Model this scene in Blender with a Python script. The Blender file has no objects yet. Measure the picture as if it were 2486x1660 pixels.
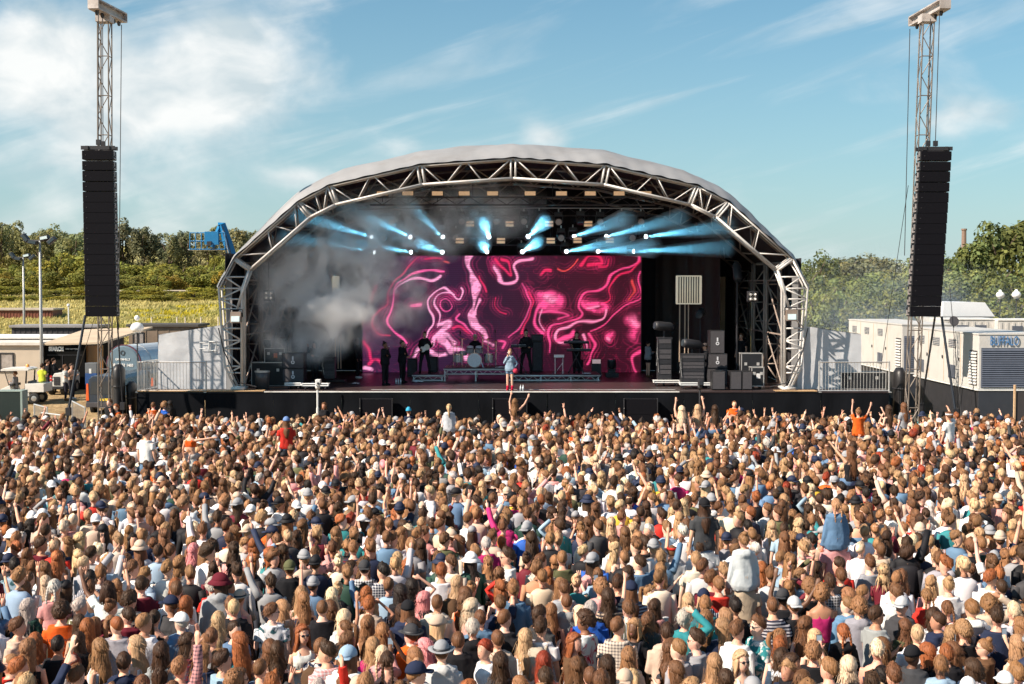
import bpy, bmesh, math, random
import numpy as np
from mathutils import Vector, Matrix, noise

# ------------------------------------------------------------------ camera, sky, sun, exposure
SC = bpy.context.scene
COL = SC.collection
R = math.radians
FPX, CX, CY, CH, PITCH = 3200.0, 1243.0, 830.0, 6.3, math.atan(138 / 3200.0)   # photo focal length in its own pixels, eye height
cam_data = bpy.data.cameras.new('camera')
cam = bpy.data.objects.new('camera', cam_data)
COL.objects.link(cam)
cam.location = (0, 0, CH)
cam.rotation_euler = (R(90) - PITCH, 0, 0)
cam_data.sensor_width = 36
cam_data.lens = 36 * FPX / 2486
cam_data.clip_end = 3000
SC.camera = cam

SUN_EL, SUN_AZ = 39.0, 27.0            # height; degrees the sun stands on the camera's side of due left
sdir = Vector((-math.cos(R(SUN_EL)) * math.cos(R(SUN_AZ)), -math.cos(R(SUN_EL)) * math.sin(R(SUN_AZ)), math.sin(R(SUN_EL))))
sun_data = bpy.data.lights.new('sun', 'SUN')
sun_data.energy = 5.0
sun_data.angle = R(0.5)
sun_data.color = (1.0, 0.865, 0.72)
sun = bpy.data.objects.new('sun', sun_data)
COL.objects.link(sun)
sun.rotation_euler = (-sdir).to_track_quat('-Z', 'Y').to_euler()

world = bpy.data.worlds.new('World')
SC.world = world
world.use_nodes = True
nt = world.node_tree
nt.nodes.clear()
def wn(t, **kw):
    n = nt.nodes.new(t)
    for k, v in kw.items():
        setattr(n, k, v)
    return n
def wl(a, b): nt.links.new(a, b)
def wmath(op, a, b=None, clamp=False):
    n = wn('ShaderNodeMath', operation=op, use_clamp=clamp)
    for i, x in enumerate((a, b)):
        if x is None: continue
        if isinstance(x, (int, float)): n.inputs[i].default_value = x
        else: wl(x, n.inputs[i])
    return n.outputs[0]
sky = wn('ShaderNodeTexSky', sky_type='NISHITA', sun_disc=False)
sky.sun_elevation = R(SUN_EL)
sky.sun_rotation = R(-90 - SUN_AZ)
sky.air_density, sky.dust_density, sky.ozone_density, sky.altitude = 1.0, 0.6, 1.6, 0
tc = wn('ShaderNodeTexCoord')
sep = wn('ShaderNodeSeparateXYZ'); wl(tc.outputs['Generated'], sep.inputs[0])
dx, dy, dz = sep.outputs
az = wmath('ARCTAN2', dx, dy)                     # 0 straight ahead, + to the right
el = wmath('ARCSINE', dz)
# cumulus: fractal noise on the direction sphere, flattened towards the horizon
cmb = wn('ShaderNodeCombineXYZ')
wl(wmath('MULTIPLY', az, 7.0), cmb.inputs[0]); wl(wmath('MULTIPLY', el, 11.0), cmb.inputs[1])
n1 = wn('ShaderNodeTexNoise', noise_dimensions='3D'); n1.inputs['Scale'].default_value = 1.0; n1.inputs['Detail'].default_value = 7; n1.inputs['Roughness'].default_value = 0.52; n1.inputs['Distortion'].default_value = 0.25
wl(cmb.outputs[0], n1.inputs['Vector'])
def blob(a0, e0, sa, se, amp):
    a = wmath('MULTIPLY', wmath('SUBTRACT', az, a0), 1 / sa); e = wmath('MULTIPLY', wmath('SUBTRACT', el, e0), 1 / se)
    q = wmath('ADD', wmath('MULTIPLY', a, a), wmath('MULTIPLY', e, e))
    return wmath('MULTIPLY', wmath('EXPONENT', wmath('MULTIPLY', q, -1.0)), amp)
def aa(px, py): return math.atan((px - 1243) / 3200), math.atan((692 - py) / 3200)
bl = None
for px, py, sx, sy, amp in [(560, 130, 230, 130, .32), (640, 250, 240, 90, .22), (160, 150, 170, 110, .28), (300, 300, 380, 90, .16), (80, 440, 380, 90, .16), (1330, 340, 70, 32, .17), (990, 362, 80, 28, .15), (740, 432, 90, 26, .15), (2300, 330, 85, 46, .19), (1330, 20, 120, 32, .16), (1690, 350, 60, 30, .13), (1920, 455, 70, 24, .10), (40, 330, 260, 120, .14), (1700, 30, 400, 120, -.12), (1000, 40, 250, 90, -.08)]:
    a0, e0 = aa(px, py)
    b = blob(a0, e0, sx / 3200, sy / 3200, amp)
    bl = b if bl is None else wmath('ADD', bl, b)
cum = wmath('ADD', n1.outputs['Fac'], bl)
mr = wn('ShaderNodeMapRange', interpolation_type='SMOOTHSTEP'); mr.inputs['From Min'].default_value = .55; mr.inputs['From Max'].default_value = .84; mr.inputs['To Max'].default_value = .9
wl(cum, mr.inputs['Value'])
# cirrus streaks: stretched noise, slanting up to the right
cm2 = wn('ShaderNodeCombineXYZ')
wl(wmath('ADD', wmath('MULTIPLY', az, 3.0), wmath('MULTIPLY', el, 2.0)), cm2.inputs[0])
wl(wmath('SUBTRACT', wmath('MULTIPLY', el, 26.0), wmath('MULTIPLY', az, 7.5)), cm2.inputs[1])
n2 = wn('ShaderNodeTexNoise', noise_dimensions='3D'); n2.inputs['Scale'].default_value = 1.0; n2.inputs['Detail'].default_value = 7; n2.inputs['Roughness'].default_value = 0.55; n2.inputs['Distortion'].default_value = 0.6
wl(cm2.outputs[0], n2.inputs['Vector'])
mr2 = wn('ShaderNodeMapRange', interpolation_type='SMOOTHSTEP'); mr2.inputs['From Min'].default_value = .46; mr2.inputs['From Max'].default_value = .76; mr2.inputs['To Max'].default_value = .55
wl(n2.outputs['Fac'], mr2.inputs['Value'])
# milky veil that thickens towards the horizon (thin cloud seen edge on)
veil = wmath('MULTIPLY', wmath('EXPONENT', wmath('MULTIPLY', wmath('ABSOLUTE', el), -7.0)), .85)
tot = wmath('SUBTRACT', 1.0, wmath('MULTIPLY', wmath('SUBTRACT', 1.0, mr.outputs[0]), wmath('SUBTRACT', 1.0, mr2.outputs[0])))
tint = wn('ShaderNodeMix', data_type='RGBA', blend_type='MULTIPLY'); tint.inputs[0].default_value = 1.0
wl(sky.outputs[0], tint.inputs[6]); tint.inputs[7].default_value = (.46, .94, 1.03, 1)
# cloud body: soft grey undersides from a second, lower noise sample
n3 = wn('ShaderNodeTexNoise', noise_dimensions='3D'); n3.inputs['Scale'].default_value = 2.6; n3.inputs['Detail'].default_value = 6; n3.inputs['Distortion'].default_value = .4
wl(cmb.outputs[0], n3.inputs['Vector'])
mr3 = wn('ShaderNodeMapRange'); mr3.inputs['From Min'].default_value = .36; mr3.inputs['From Max'].default_value = .62; wl(n3.outputs['Fac'], mr3.inputs['Value'])
crp = wn('ShaderNodeMix', data_type='RGBA'); wl(mr3.outputs[0], crp.inputs[0])
crp.inputs[6].default_value = (5.6, 6.4, 6.7, 1); crp.inputs[7].default_value = (9.0, 9.0, 8.8, 1)
mixv = wn('ShaderNodeMix', data_type='RGBA'); wl(veil, mixv.inputs[0]); wl(tint.outputs[2], mixv.inputs[6]); mixv.inputs[7].default_value = (5.3, 6.0, 6.2, 1)
mixc = wn('ShaderNodeMix', data_type='RGBA'); wl(tot, mixc.inputs[0]); wl(mixv.outputs[2], mixc.inputs[6]); wl(crp.outputs[2], mixc.inputs[7])
bg = wn('ShaderNodeBackground'); bg.inputs[1].default_value = 0.060
wl(mixc.outputs[2], bg.inputs[0])
world.cycles.sampling_method = 'MANUAL'; world.cycles.sample_map_resolution = 256
wo = wn('ShaderNodeOutputWorld'); wl(bg.outputs[0], wo.inputs[0])

SC.view_settings.view_transform = 'Standard'
SC.view_settings.look = 'None'
SC.view_settings.exposure = 0.95
SC.view_settings.gamma = 1.0
SC.render.engine = 'CYCLES'
SC.cycles.use_denoising = True
SC.cycles.max_bounces = 6
SC.cycles.volume_bounces = 3
SC.cycles.transparent_max_bounces = 12
SC.cycles.volume_step_rate = 1.0
SC.cycles.volume_max_steps = 256

# ------------------------------------------------------------------ photo pixel -> place at a given depth
SP, CP = math.sin(PITCH), math.cos(PITCH)
def Wp(px, py, Y):
    u, v = px - CX, CY - py
    k = Y / (FPX * CP + v * SP)
    return Vector((u * k, Y, CH + (v * CP - FPX * SP) * k))
def Xa(px, Y, py=800): return Wp(px, py, Y).x
def Za(py, Y): return Wp(CX, py, Y).z
def on_z(px, py, z):
    u, v = px - CX, CY - py
    k = (z - CH) / (v * CP - FPX * SP)
    return Vector((u * k, (FPX * CP + v * SP) * k, z))
def to_px(p):
    d = Vector(p) - Vector((0, 0, CH))
    f = d.y * CP - d.z * SP
    return CX + FPX * d.x / f, CY - FPX * (d.y * SP + d.z * CP) / f

# ------------------------------------------------------------------ materials
MATS = {}
def lin(r, g, b):
    f = lambda c: (c / 255 / 12.92) if c <= 10.3 else ((c / 255 + .055) / 1.055) ** 2.4
    return (f(r), f(g), f(b))
def nodes_of(m):
    m.use_nodes = True
    return m.node_tree.nodes, m.node_tree.links, m.node_tree.nodes['Principled BSDF']
def mat(name, col=(.5, .5, .5), rough=.6, metal=0.0, var=.15, scale=3.0, bump=0.0, bscale=40.0, spec=.5, stretch=(1, 1, 1), tint=None, emit=None, estr=0.0, alpha=1.0, trans=0.0, dirt=0.0, source=None):
    """Principled material whose colour varies with noise in object space; source 'OBJECT' multiplies with the object's own colour, 'ATTR' with its vertex colour."""
    if name in MATS: return MATS[name]
    m = bpy.data.materials.new(name); MATS[name] = m
    N, L, B = nodes_of(m)
    B.inputs['Roughness'].default_value = rough; B.inputs['Metallic'].default_value = metal
    B.inputs['Specular IOR Level'].default_value = spec
    B.inputs['Alpha'].default_value = alpha; B.inputs['Transmission Weight'].default_value = trans
    t = N.new('ShaderNodeTexCoord'); mp = N.new('ShaderNodeMapping'); mp.inputs['Scale'].default_value = stretch
    L.new(t.outputs['Object'], mp.inputs[0])
    n = N.new('ShaderNodeTexNoise'); n.inputs['Scale'].default_value = scale; n.inputs['Detail'].default_value = 6; n.inputs['Roughness'].default_value = .6
    L.new(mp.outputs[0], n.inputs['Vector'])
    mx = N.new('ShaderNodeMix'); mx.data_type = 'RGBA'
    c2 = tint or col
    lo_, hi_ = (1 - var, 1 + var) if source else (max(0, 1 - var * 1.6), 1 + var * 1.6)
    mx.inputs[6].default_value = (*[c * lo_ for c in col], 1); mx.inputs[7].default_value = (*[(c * hi_ if source else min(1, c * hi_)) for c in c2], 1)
    L.new(n.outputs['Fac'], mx.inputs[0])
    out = mx.outputs[2]
    if source:
        if source == 'OBJECT':
            oi = N.new('ShaderNodeObjectInfo'); sc = oi.outputs['Color']
        else:
            at = N.new('ShaderNodeAttribute'); at.attribute_name = 'tint'; sc = at.outputs['Color']
        ml = N.new('ShaderNodeMix'); ml.data_type = 'RGBA'; ml.blend_type = 'MULTIPLY'; ml.inputs[0].default_value = 1
        L.new(out, ml.inputs[6]); L.new(sc, ml.inputs[7]); out = ml.outputs[2]
    if dirt:
        nd = N.new('ShaderNodeTexNoise'); nd.inputs['Scale'].default_value = .9; nd.inputs['Detail'].default_value = 8; nd.inputs['Roughness'].default_value = .7
        L.new(t.outputs['Object'], nd.inputs['Vector'])
        rp = N.new('ShaderNodeMapRange'); rp.inputs['From Min'].default_value = .5; rp.inputs['From Max'].default_value = .72; rp.inputs['To Max'].default_value = dirt
        L.new(nd.outputs['Fac'], rp.inputs['Value'])
        md = N.new('ShaderNodeMix'); md.data_type = 'RGBA'; L.new(rp.outputs[0], md.inputs[0]); L.new(out, md.inputs[6]); md.inputs[7].default_value = (.13, .085, .05, 1); out = md.outputs[2]
    L.new(out, B.inputs['Base Color'])
    if bump:
        nb = N.new('ShaderNodeTexNoise'); nb.inputs['Scale'].default_value = bscale; nb.inputs['Detail'].default_value = 4
        L.new(mp.outputs[0], nb.inputs['Vector'])
        bp = N.new('ShaderNodeBump'); bp.inputs['Strength'].default_value = bump; bp.inputs['Distance'].default_value = .02
        L.new(nb.outputs['Fac'], bp.inputs['Height']); L.new(bp.outputs[0], B.inputs['Normal'])
    if emit:
        B.inputs['Emission Color'].default_value = (*emit, 1); B.inputs['Emission Strength'].default_value = estr
    return m

# ------------------------------------------------------------------ mesh building
ORIGIN = {}
def thing(name, label, cat, loc=(0, 0, 0), group=None, kind=None):
    o = bpy.data.objects.new(name, None); COL.objects.link(o); o.location = loc
    o.empty_display_size = .1
    tag(o, label, cat, group, kind)
    ORIGIN[o] = Vector(loc)
    return o
def tag(o, label=None, cat=None, group=None, kind=None):
    if label: o['label'] = label
    if cat: o['category'] = cat
    if group: o['group'] = group
    if kind: o['kind'] = kind
    return o
def link_mesh(name, me, parent=None, loc=None):
    o = bpy.data.objects.new(name, me); COL.objects.link(o)
    if parent is not None:
        o.parent = parent; ORIGIN[o] = ORIGIN.get(parent, Vector())
    else:
        ORIGIN[o] = Vector(loc or (0, 0, 0))
    if loc is not None: o.location = loc
    return o
def basis(d, up=Vector((0, 0, 1))):
    d = d.normalized()
    if abs(d.dot(up)) > .97: up = Vector((0, 1, 0)) if abs(d.y) < .9 else Vector((1, 0, 0))
    a = d.cross(up).normalized(); b = a.cross(d).normalized()
    return a, b
def lerp(a, b, t): return a + (b - a) * t
class MB:
    def __init__(s): s.v, s.f, s.m = [], [], []
    def add(s, vs, fs, m=0):
        o = len(s.v); s.v.extend([tuple(v) for v in vs]); s.f.extend([tuple(i + o for i in f) for f in fs]); s.m.extend([m] * len(fs)); return s
    def box(s, c, d, rot=None, m=0):
        c = Vector(c); h = Vector(d) / 2
        vs = [Vector((x * h.x, y * h.y, z * h.z)) for x in (-1, 1) for y in (-1, 1) for z in (-1, 1)]
        if rot is not None: vs = [rot @ v for v in vs]
        return s.add([v + c for v in vs], [(0, 1, 3, 2), (4, 6, 7, 5), (0, 4, 5, 1), (2, 3, 7, 6), (0, 2, 6, 4), (1, 5, 7, 3)], m)
    def bx(s, x0, x1, y0, y1, z0, z1, m=0): return s.box(((x0 + x1) / 2, (y0 + y1) / 2, (z0 + z1) / 2), (abs(x1 - x0), abs(y1 - y0), abs(z1 - z0)), None, m)
    def rings(s, rs, m=0, cap=True, closed=True):
        n = len(rs[0]); vs = [p for r in rs for p in r]; fs = []
        for i in range(len(rs) - 1):
            for j in range(n if closed else n - 1):
                k = (j + 1) % n
                fs.append((i * n + j, i * n + k, (i + 1) * n + k, (i + 1) * n + j))
        if cap and closed:
            fs.append(tuple(reversed(range(n)))); fs.append(tuple((len(rs) - 1) * n + j for j in range(n)))
        return s.add(vs, fs, m)
    def tube(s, p0, p1, r, seg=6, r1=None, m=0, cap=True):
        p0, p1 = Vector(p0), Vector(p1); a, b = basis(p1 - p0); r1 = r if r1 is None else r1
        ring = lambda p, q: [p + (a * math.cos(t) + b * math.sin(t)) * q for t in [2 * math.pi * i / seg for i in range(seg)]]
        return s.rings([ring(p0, r), ring(p1, r1)], m, cap)
    def path(s, pts, rad, seg=8, m=0, cap=True, flat=1.0):
        pts = [Vector(p) for p in pts]; rs = []
        rad = rad if isinstance(rad, (list, tuple)) else [rad] * len(pts)
        a = None
        for i, p in enumerate(pts):
            d = (pts[min(i + 1, len(pts) - 1)] - pts[max(i - 1, 0)])
            if d.length < 1e-9: d = Vector((0, 0, 1))
            d.normalize()
            if a is None: a, b = basis(d)
            else:
                a = (a - d * a.dot(d)).normalized(); b = a.cross(d)
            rs.append([p + (a * math.cos(t) + b * math.sin(t) * flat) * rad[i] for t in [2 * math.pi * k / seg for k in range(seg)]])
        return s.rings(rs, m, cap)
    def ell(s, c, r, seg=12, rg=8, rot=None, m=0):
        c = Vector(c); rs = []
        for i in range(1, rg):
            e = -math.pi / 2 + math.pi * i / rg; ring = []
            for j in range(seg):
                t = 2 * math.pi * j / seg; p = Vector((r[0] * math.cos(t) * math.cos(e), r[1] * math.sin(t) * math.cos(e), r[2] * math.sin(e)))
                ring.append(c + (rot @ p if rot is not None else p))
            rs.append(ring)
        o = len(s.v); s.rings(rs, m, False)
        lo, hi = Vector((0, 0, -r[2])), Vector((0, 0, r[2]))
        if rot is not None: lo, hi = rot @ lo, rot @ hi
        s.v.append(tuple(c + lo)); s.v.append(tuple(c + hi)); a, b = len(s.v) - 2, len(s.v) - 1; L = o + (rg - 2) * seg
        for j in range(seg):
            k = (j + 1) % seg; s.f.append((a, o + k, o + j)); s.f.append((b, L + j, L + k)); s.m += [m, m]
        return s
    def prism(s, pts, axis, d0, d1, m=0):
        """outline in the two other axes, extruded along axis from d0 to d1"""
        def P(p, d): return {'x': (d, p[0], p[1]), 'y': (p[0], d, p[1]), 'z': (p[0], p[1], d)}[axis]
        return s.rings([[P(p, d0) for p in pts], [P(p, d1) for p in pts]], m)
    def disc(s, c, n, r, seg=16, thick=.02, m=0):
        n = Vector(n).normalized(); c = Vector(c)
        return s.tube(c - n * thick / 2, c + n * thick / 2, r, seg, None, m)
    def grid(s, fn, nu, nv, m=0):
        vs = [fn(i / nu, j / nv) for j in range(nv + 1) for i in range(nu + 1)]
        fs = [(j * (nu + 1) + i, j * (nu + 1) + i + 1, (j + 1) * (nu + 1) + i + 1, (j + 1) * (nu + 1) + i) for j in range(nv) for i in range(nu)]
        return s.add(vs, fs, m)
    def mesh(s, name, mats, off=None, smooth=False, bevel=0.0):
        me = bpy.data.meshes.new(name)
        v = s.v if off is None else [(a - off[0], b - off[1], c - off[2]) for a, b, c in s.v]
        me.from_pydata(v, [], s.f)
        mats = mats if isinstance(mats, (list, tuple)) else [mats]
        for x in mats: me.materials.append(x)
        if len(mats) > 1: me.polygons.foreach_set('material_index', s.m)
        bm = bmesh.new(); bm.from_mesh(me)
        bmesh.ops.recalc_face_normals(bm, faces=bm.faces)
        if bevel: bmesh.ops.bevel(bm, geom=[e for e in bm.edges if e.calc_face_angle(0) > .6], offset=bevel, segments=2, affect='EDGES', profile=.6, clamp_overlap=True)
        bm.to_mesh(me); bm.free()
        if smooth: me.polygons.foreach_set('use_smooth', [True] * len(me.polygons))
        me.update()
        return me
    def build(s, name, mats, parent=None, loc=None, smooth=False, bevel=0.0):
        off = ORIGIN.get(parent, Vector()) if parent is not None else Vector(loc or (0, 0, 0))
        return link_mesh(name, s.mesh(name, mats, off, smooth, bevel), parent, loc)
def part(name, m, parent, fn, **kw):
    b = MB(); fn(b); return b.build(name, m, parent, **kw)
def text(name, s, size, m, parent, loc, rot=(R(90), 0, 0), ext=.008, align='CENTER', spx=1.0, bold=0.0):
    c = bpy.data.curves.new(name, 'FONT'); c.body = s; c.size = size; c.extrude = ext; c.align_x = align; c.align_y = 'CENTER'; c.offset = bold
    c.materials.append(m); c.resolution_u = 3
    tmp = bpy.data.objects.new('tmp', c); me = bpy.data.meshes.new_from_object(tmp); me.name = name; bpy.data.objects.remove(tmp); bpy.data.curves.remove(c)
    if not me.materials: me.materials.append(m)
    o = bpy.data.objects.new(name, me); COL.objects.link(o)
    o.parent = parent; o.location = Vector(loc) - ORIGIN.get(parent, Vector()); o.rotation_euler = rot; o.scale = (spx, 1, 1)
    return o
ORD = 'first second third fourth fifth sixth seventh eighth ninth tenth eleventh twelfth thirteenth fourteenth fifteenth sixteenth seventeenth eighteenth nineteenth twentieth'.split()
def ordinal(i): return ORD[i] if i < 20 else ('twenty-' + ORD[i - 20] if i < 29 else ['thirtieth', 'thirty-first', 'thirty-second', 'thirty-third', 'thirty-fourth', 'thirty-fifth', 'thirty-sixth', 'thirty-seventh', 'thirty-eighth', 'thirty-ninth', 'fortieth'][min(i - 29, 10)])
# ------------------------------------------------------------------ large structure: ground and far land
rnd = random.Random(11)
def terr(x, y):
    a = 0.0
    pts = [(0, 0), (58, 0), (66, .55), (82, 1.0), (92, 1.5), (100, 3.0), (118, 4.3), (150, 5.1), (175, 5.6), (205, 6.4), (260, 9.0), (330, 14.0), (420, 18.0), (600, 21.0), (1600, 26.0)]
    for (y0, z0), (y1, z1) in zip(pts, pts[1:]):
        if y0 <= y <= y1: a = z0 + (z1 - z0) * (y - y0) / (y1 - y0); break
    else: a = 26.0 if y > 0 else 0.0
    if y > 100: a = 3.0 + (a - 3.0) * (1 - .75 * max(0, min(1, (x + 10) / 40)))
    if y > 95: a += (noise.noise(Vector((x * .02, y * .02, 3))) * 1.2 + noise.noise(Vector((x * .1, y * .1, 7))) * .3) * min(1, (y - 95) / 30)
    if y > 300: a += 5 * noise.noise(Vector((x * .004, y * .003, 1))) * min(1, (y - 300) / 200)
    return a
def ground_mat():
    m = bpy.data.materials.new('ground_cover'); N, L, B = nodes_of(m)
    t = N.new('ShaderNodeTexCoord'); 
    def nz(s, d=6, st=(1, 1, 1), dist=0):
        mp = N.new('ShaderNodeMapping'); mp.inputs['Scale'].default_value = st; L.new(t.outputs['Object'], mp.inputs[0])
        n = N.new('ShaderNodeTexNoise'); n.inputs['Scale'].default_value = s; n.inputs['Detail'].default_value = d; n.inputs['Roughness'].default_value = .62; n.inputs['Distortion'].default_value = dist
        L.new(mp.outputs[0], n.inputs['Vector']); return n.outputs['Fac']
    def mixc(f, a, b):
        x = N.new('ShaderNodeMix'); x.data_type = 'RGBA'
        (L.new(f, x.inputs[0]) if not isinstance(f, float) else None)
        for i, c in ((6, a), (7, b)):
            if isinstance(c, tuple): x.inputs[i].default_value = (*c, 1)
            else: L.new(c, x.inputs[i])
        return x.outputs[2]
    def rng(f, a, b):
        r_ = N.new('ShaderNodeMapRange'); r_.inputs['From Min'].default_value = a; r_.inputs['From Max'].default_value = b; L.new(f, r_.inputs['Value']); return r_.outputs[0]
    straw = mixc(rng(nz(.6, 8), .35, .65), (.20, .13, .065), (.42, .31, .17))
    gr = mixc(rng(nz(.35, 8, (1, .35, 1)), .35, .68), (.20, .19, .06), (.46, .40, .17))
    gr = mixc(rng(nz(.035, 4, (1, 1.6, 1)), .58, .66), gr, (.42, .34, .035))          # yellow flowers
    gr = mixc(rng(nz(3.0, 5, (1, .3, 1)), .55, .75), gr, (.14, .14, .05))
    sp = N.new('ShaderNodeSeparateXYZ'); L.new(t.outputs['Object'], sp.inputs[0])
    L.new(mixc(rng(sp.outputs[1], 86, 96), straw, gr), B.inputs['Base Color'])
    B.inputs['Roughness'].default_value = .95; B.inputs['Specular IOR Level'].default_value = .1
    bp = N.new('ShaderNodeBump'); bp.inputs['Strength'].default_value = .8; bp.inputs['Distance'].default_value = .25
    L.new(nz(1.6, 8), bp.inputs['Height']); L.new(bp.outputs[0], B.inputs['Normal'])
    return m
def make_ground():
    xs = [-1500, -700, -350, -200] + [i * 6 - 138 for i in range(47)] + [200, 350, 700, 1500]
    ys = [-400, -60, 0, 20, 40, 56, 60, 64, 68, 74, 80] + [84 + i * 3 for i in range(30)] + [180 + i * 10 for i in range(15)] + [340, 380, 440, 520, 600, 800, 1100, 1600]
    b = MB(); n = len(xs)
    b.add([(x, y, terr(x, y)) for y in ys for x in xs], [(j * n + i, j * n + i + 1, (j + 1) * n + i + 1, (j + 1) * n + i) for j in range(len(ys) - 1) for i in range(n - 1)])
    o = b.build('ground', ground_mat(), smooth=True)
    tag(o, 'straw-coloured festival ground rising to a rough green meadow behind', 'ground', kind='structure')
make_ground()

# ------------------------------------------------------------------ stage
YF, ZD = 52.0, 2.1
M_black = mat('black_paint', (.006, .006, .008), .6, var=.3)
M_drape = mat('black_drape', (.010, .009, .012), .9, var=.3, scale=2, bump=.3, bscale=12)
M_deckm = mat('stage_ply', (.040, .026, .026), .38, var=.45, scale=1.5, stretch=(.4, 4, 1), bump=.1, bscale=20)
M_ply = mat('raw_plywood', (.42, .27, .14), .7, var=.3, scale=1.2, stretch=(1, 6, 1))
M_trim = mat('pale_edge_trim', (.75, .72, .66), .5, var=.3, scale=.8, stretch=(1, 1, 1), dirt=.5)
M_scrim = mat('black_scrim', (.0055, .0065, .009), .95, var=.35, scale=1.4, bump=.5, bscale=6, stretch=(1, 1, .4), spec=.1)
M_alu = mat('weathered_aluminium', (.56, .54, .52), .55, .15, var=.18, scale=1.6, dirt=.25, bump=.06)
M_alu2 = mat('shaded_truss_metal', (.34, .27, .23), .55, .2, var=.3, scale=1.6, dirt=.4)  # browner, darker copy of the aluminium: shade under the roof put into its colour
M_steel = mat('galvanised_steel', (.55, .55, .54), .42, .6, var=.2, scale=4, dirt=.2)
M_white_met = mat('white_coated_metal', (.72, .72, .70), .4, .1, var=.1)
M_dark = mat('dark_case', (.020, .020, .024), .55, var=.35, scale=4, bump=.1)
M_grille = mat('speaker_grille', (.0035, .0035, .006), .9, 0, var=.3, scale=30, spec=.15)
M_charc = mat('charcoal_fabric', (.055, .052, .058), .85, var=.25, scale=12)
M_glass = mat('dark_glass', (.03, .04, .05), .08, var=.1, spec=.8)
M_red = mat('red_plastic', (.45, .02, .02), .4)
M_chrome = mat('chrome', (.75, .74, .73), .16, .95, var=.1)
M_warm = mat('warm_lamp_face', (.62, .42, .25), .5, var=.35, scale=25, emit=(1.0, .62, .34), estr=.20)

def canopy_mat():
    m = mat('pale_grey_canopy', (.26, .26, .265), .6, var=.22, scale=.5, bump=.6, bscale=1.6, stretch=(1, .5, 1), dirt=.25)
    return m
def make_deck():
    t = thing('stage_platform', 'long dark stage platform with pale front edge and black cloth skirt', 'stage', (0, YF, 0))
    X0, X1 = Xa(330, YF), Xa(2160, YF)
    # deck boards 2.44 m wide, each a sheet of its own
    xs = np.linspace(X0, X1, 13)
    for i in range(12):
        for j, (y0, y1) in enumerate(((YF + .03, 56.3), (56.3, 60.6), (60.6, 65.4))):
            part('deck_board', M_deckm, t, lambda b: b.bx(xs[i] + .004, xs[i + 1] - .004, y0 + .004, y1 - .004, ZD - .06, ZD - .002 * ((i + j) % 2)))
    part('deck_frame', M_black, t, lambda b: b.bx(X0 + .05, X1 - .05, YF + .1, 65.3, ZD - .35, ZD - .07))
    part('edge_trim', M_trim, t, lambda b: b.bx(Xa(640, YF), Xa(1650, YF), YF - .03, YF + .028, ZD - .035, ZD + .012))
    part('edge_board', M_ply, t, lambda b: b.bx(X0, Xa(638, YF), YF - .05, YF + .55, ZD + .002, ZD + .03))
    part('edge_board', M_ply, t, lambda b: b.bx(Xa(1885, YF), Xa(1985, YF), YF - .05, YF + .5, ZD + .002, ZD + .03))
    part('edge_board', M_deckm, t, lambda b: b.bx(Xa(1652, YF), Xa(1883, YF), YF - .03, YF + .028, ZD - .04, ZD + .006))
    # thin pale strip a little way in
    part('deck_strip', M_trim, t, lambda b: b.bx(Xa(900, 52.9), Xa(1640, 52.9), 52.88, 52.905, ZD + .002, ZD + .012))
    n = 11; xs = np.linspace(X0, X1, n + 1)
    for i in range(n):
        x0, x1 = xs[i] + .006, xs[i + 1] - .006; ph = rnd.uniform(0, 9)
        def fn(u, v):
            x = x0 + (x1 - x0) * u; z = .02 + (ZD - .09) * v
            y = YF - .045 + .030 * math.sin(x * 5 + ph + 1.4 * math.sin(v * 3 + ph)) * (1 - .6 * v) + .05 * noise.noise(Vector((x * .9, z * 1.3, ph)))
            return (x, y, z)
        part('skirt_panel', M_scrim, t, lambda b: b.grid(fn, 22, 8), smooth=True)
    # scaffold legs behind the skirt
    for i in range(12):
        x = X0 + .3 + (X1 - X0 - .6) * i / 11
        for y in (YF + .5, 58, 64.5):
            part('support_leg', M_steel, t, lambda b: b.tube((x, y, 0), (x, y, ZD - .36), .03, 6))
    return t
make_deck()

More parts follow.
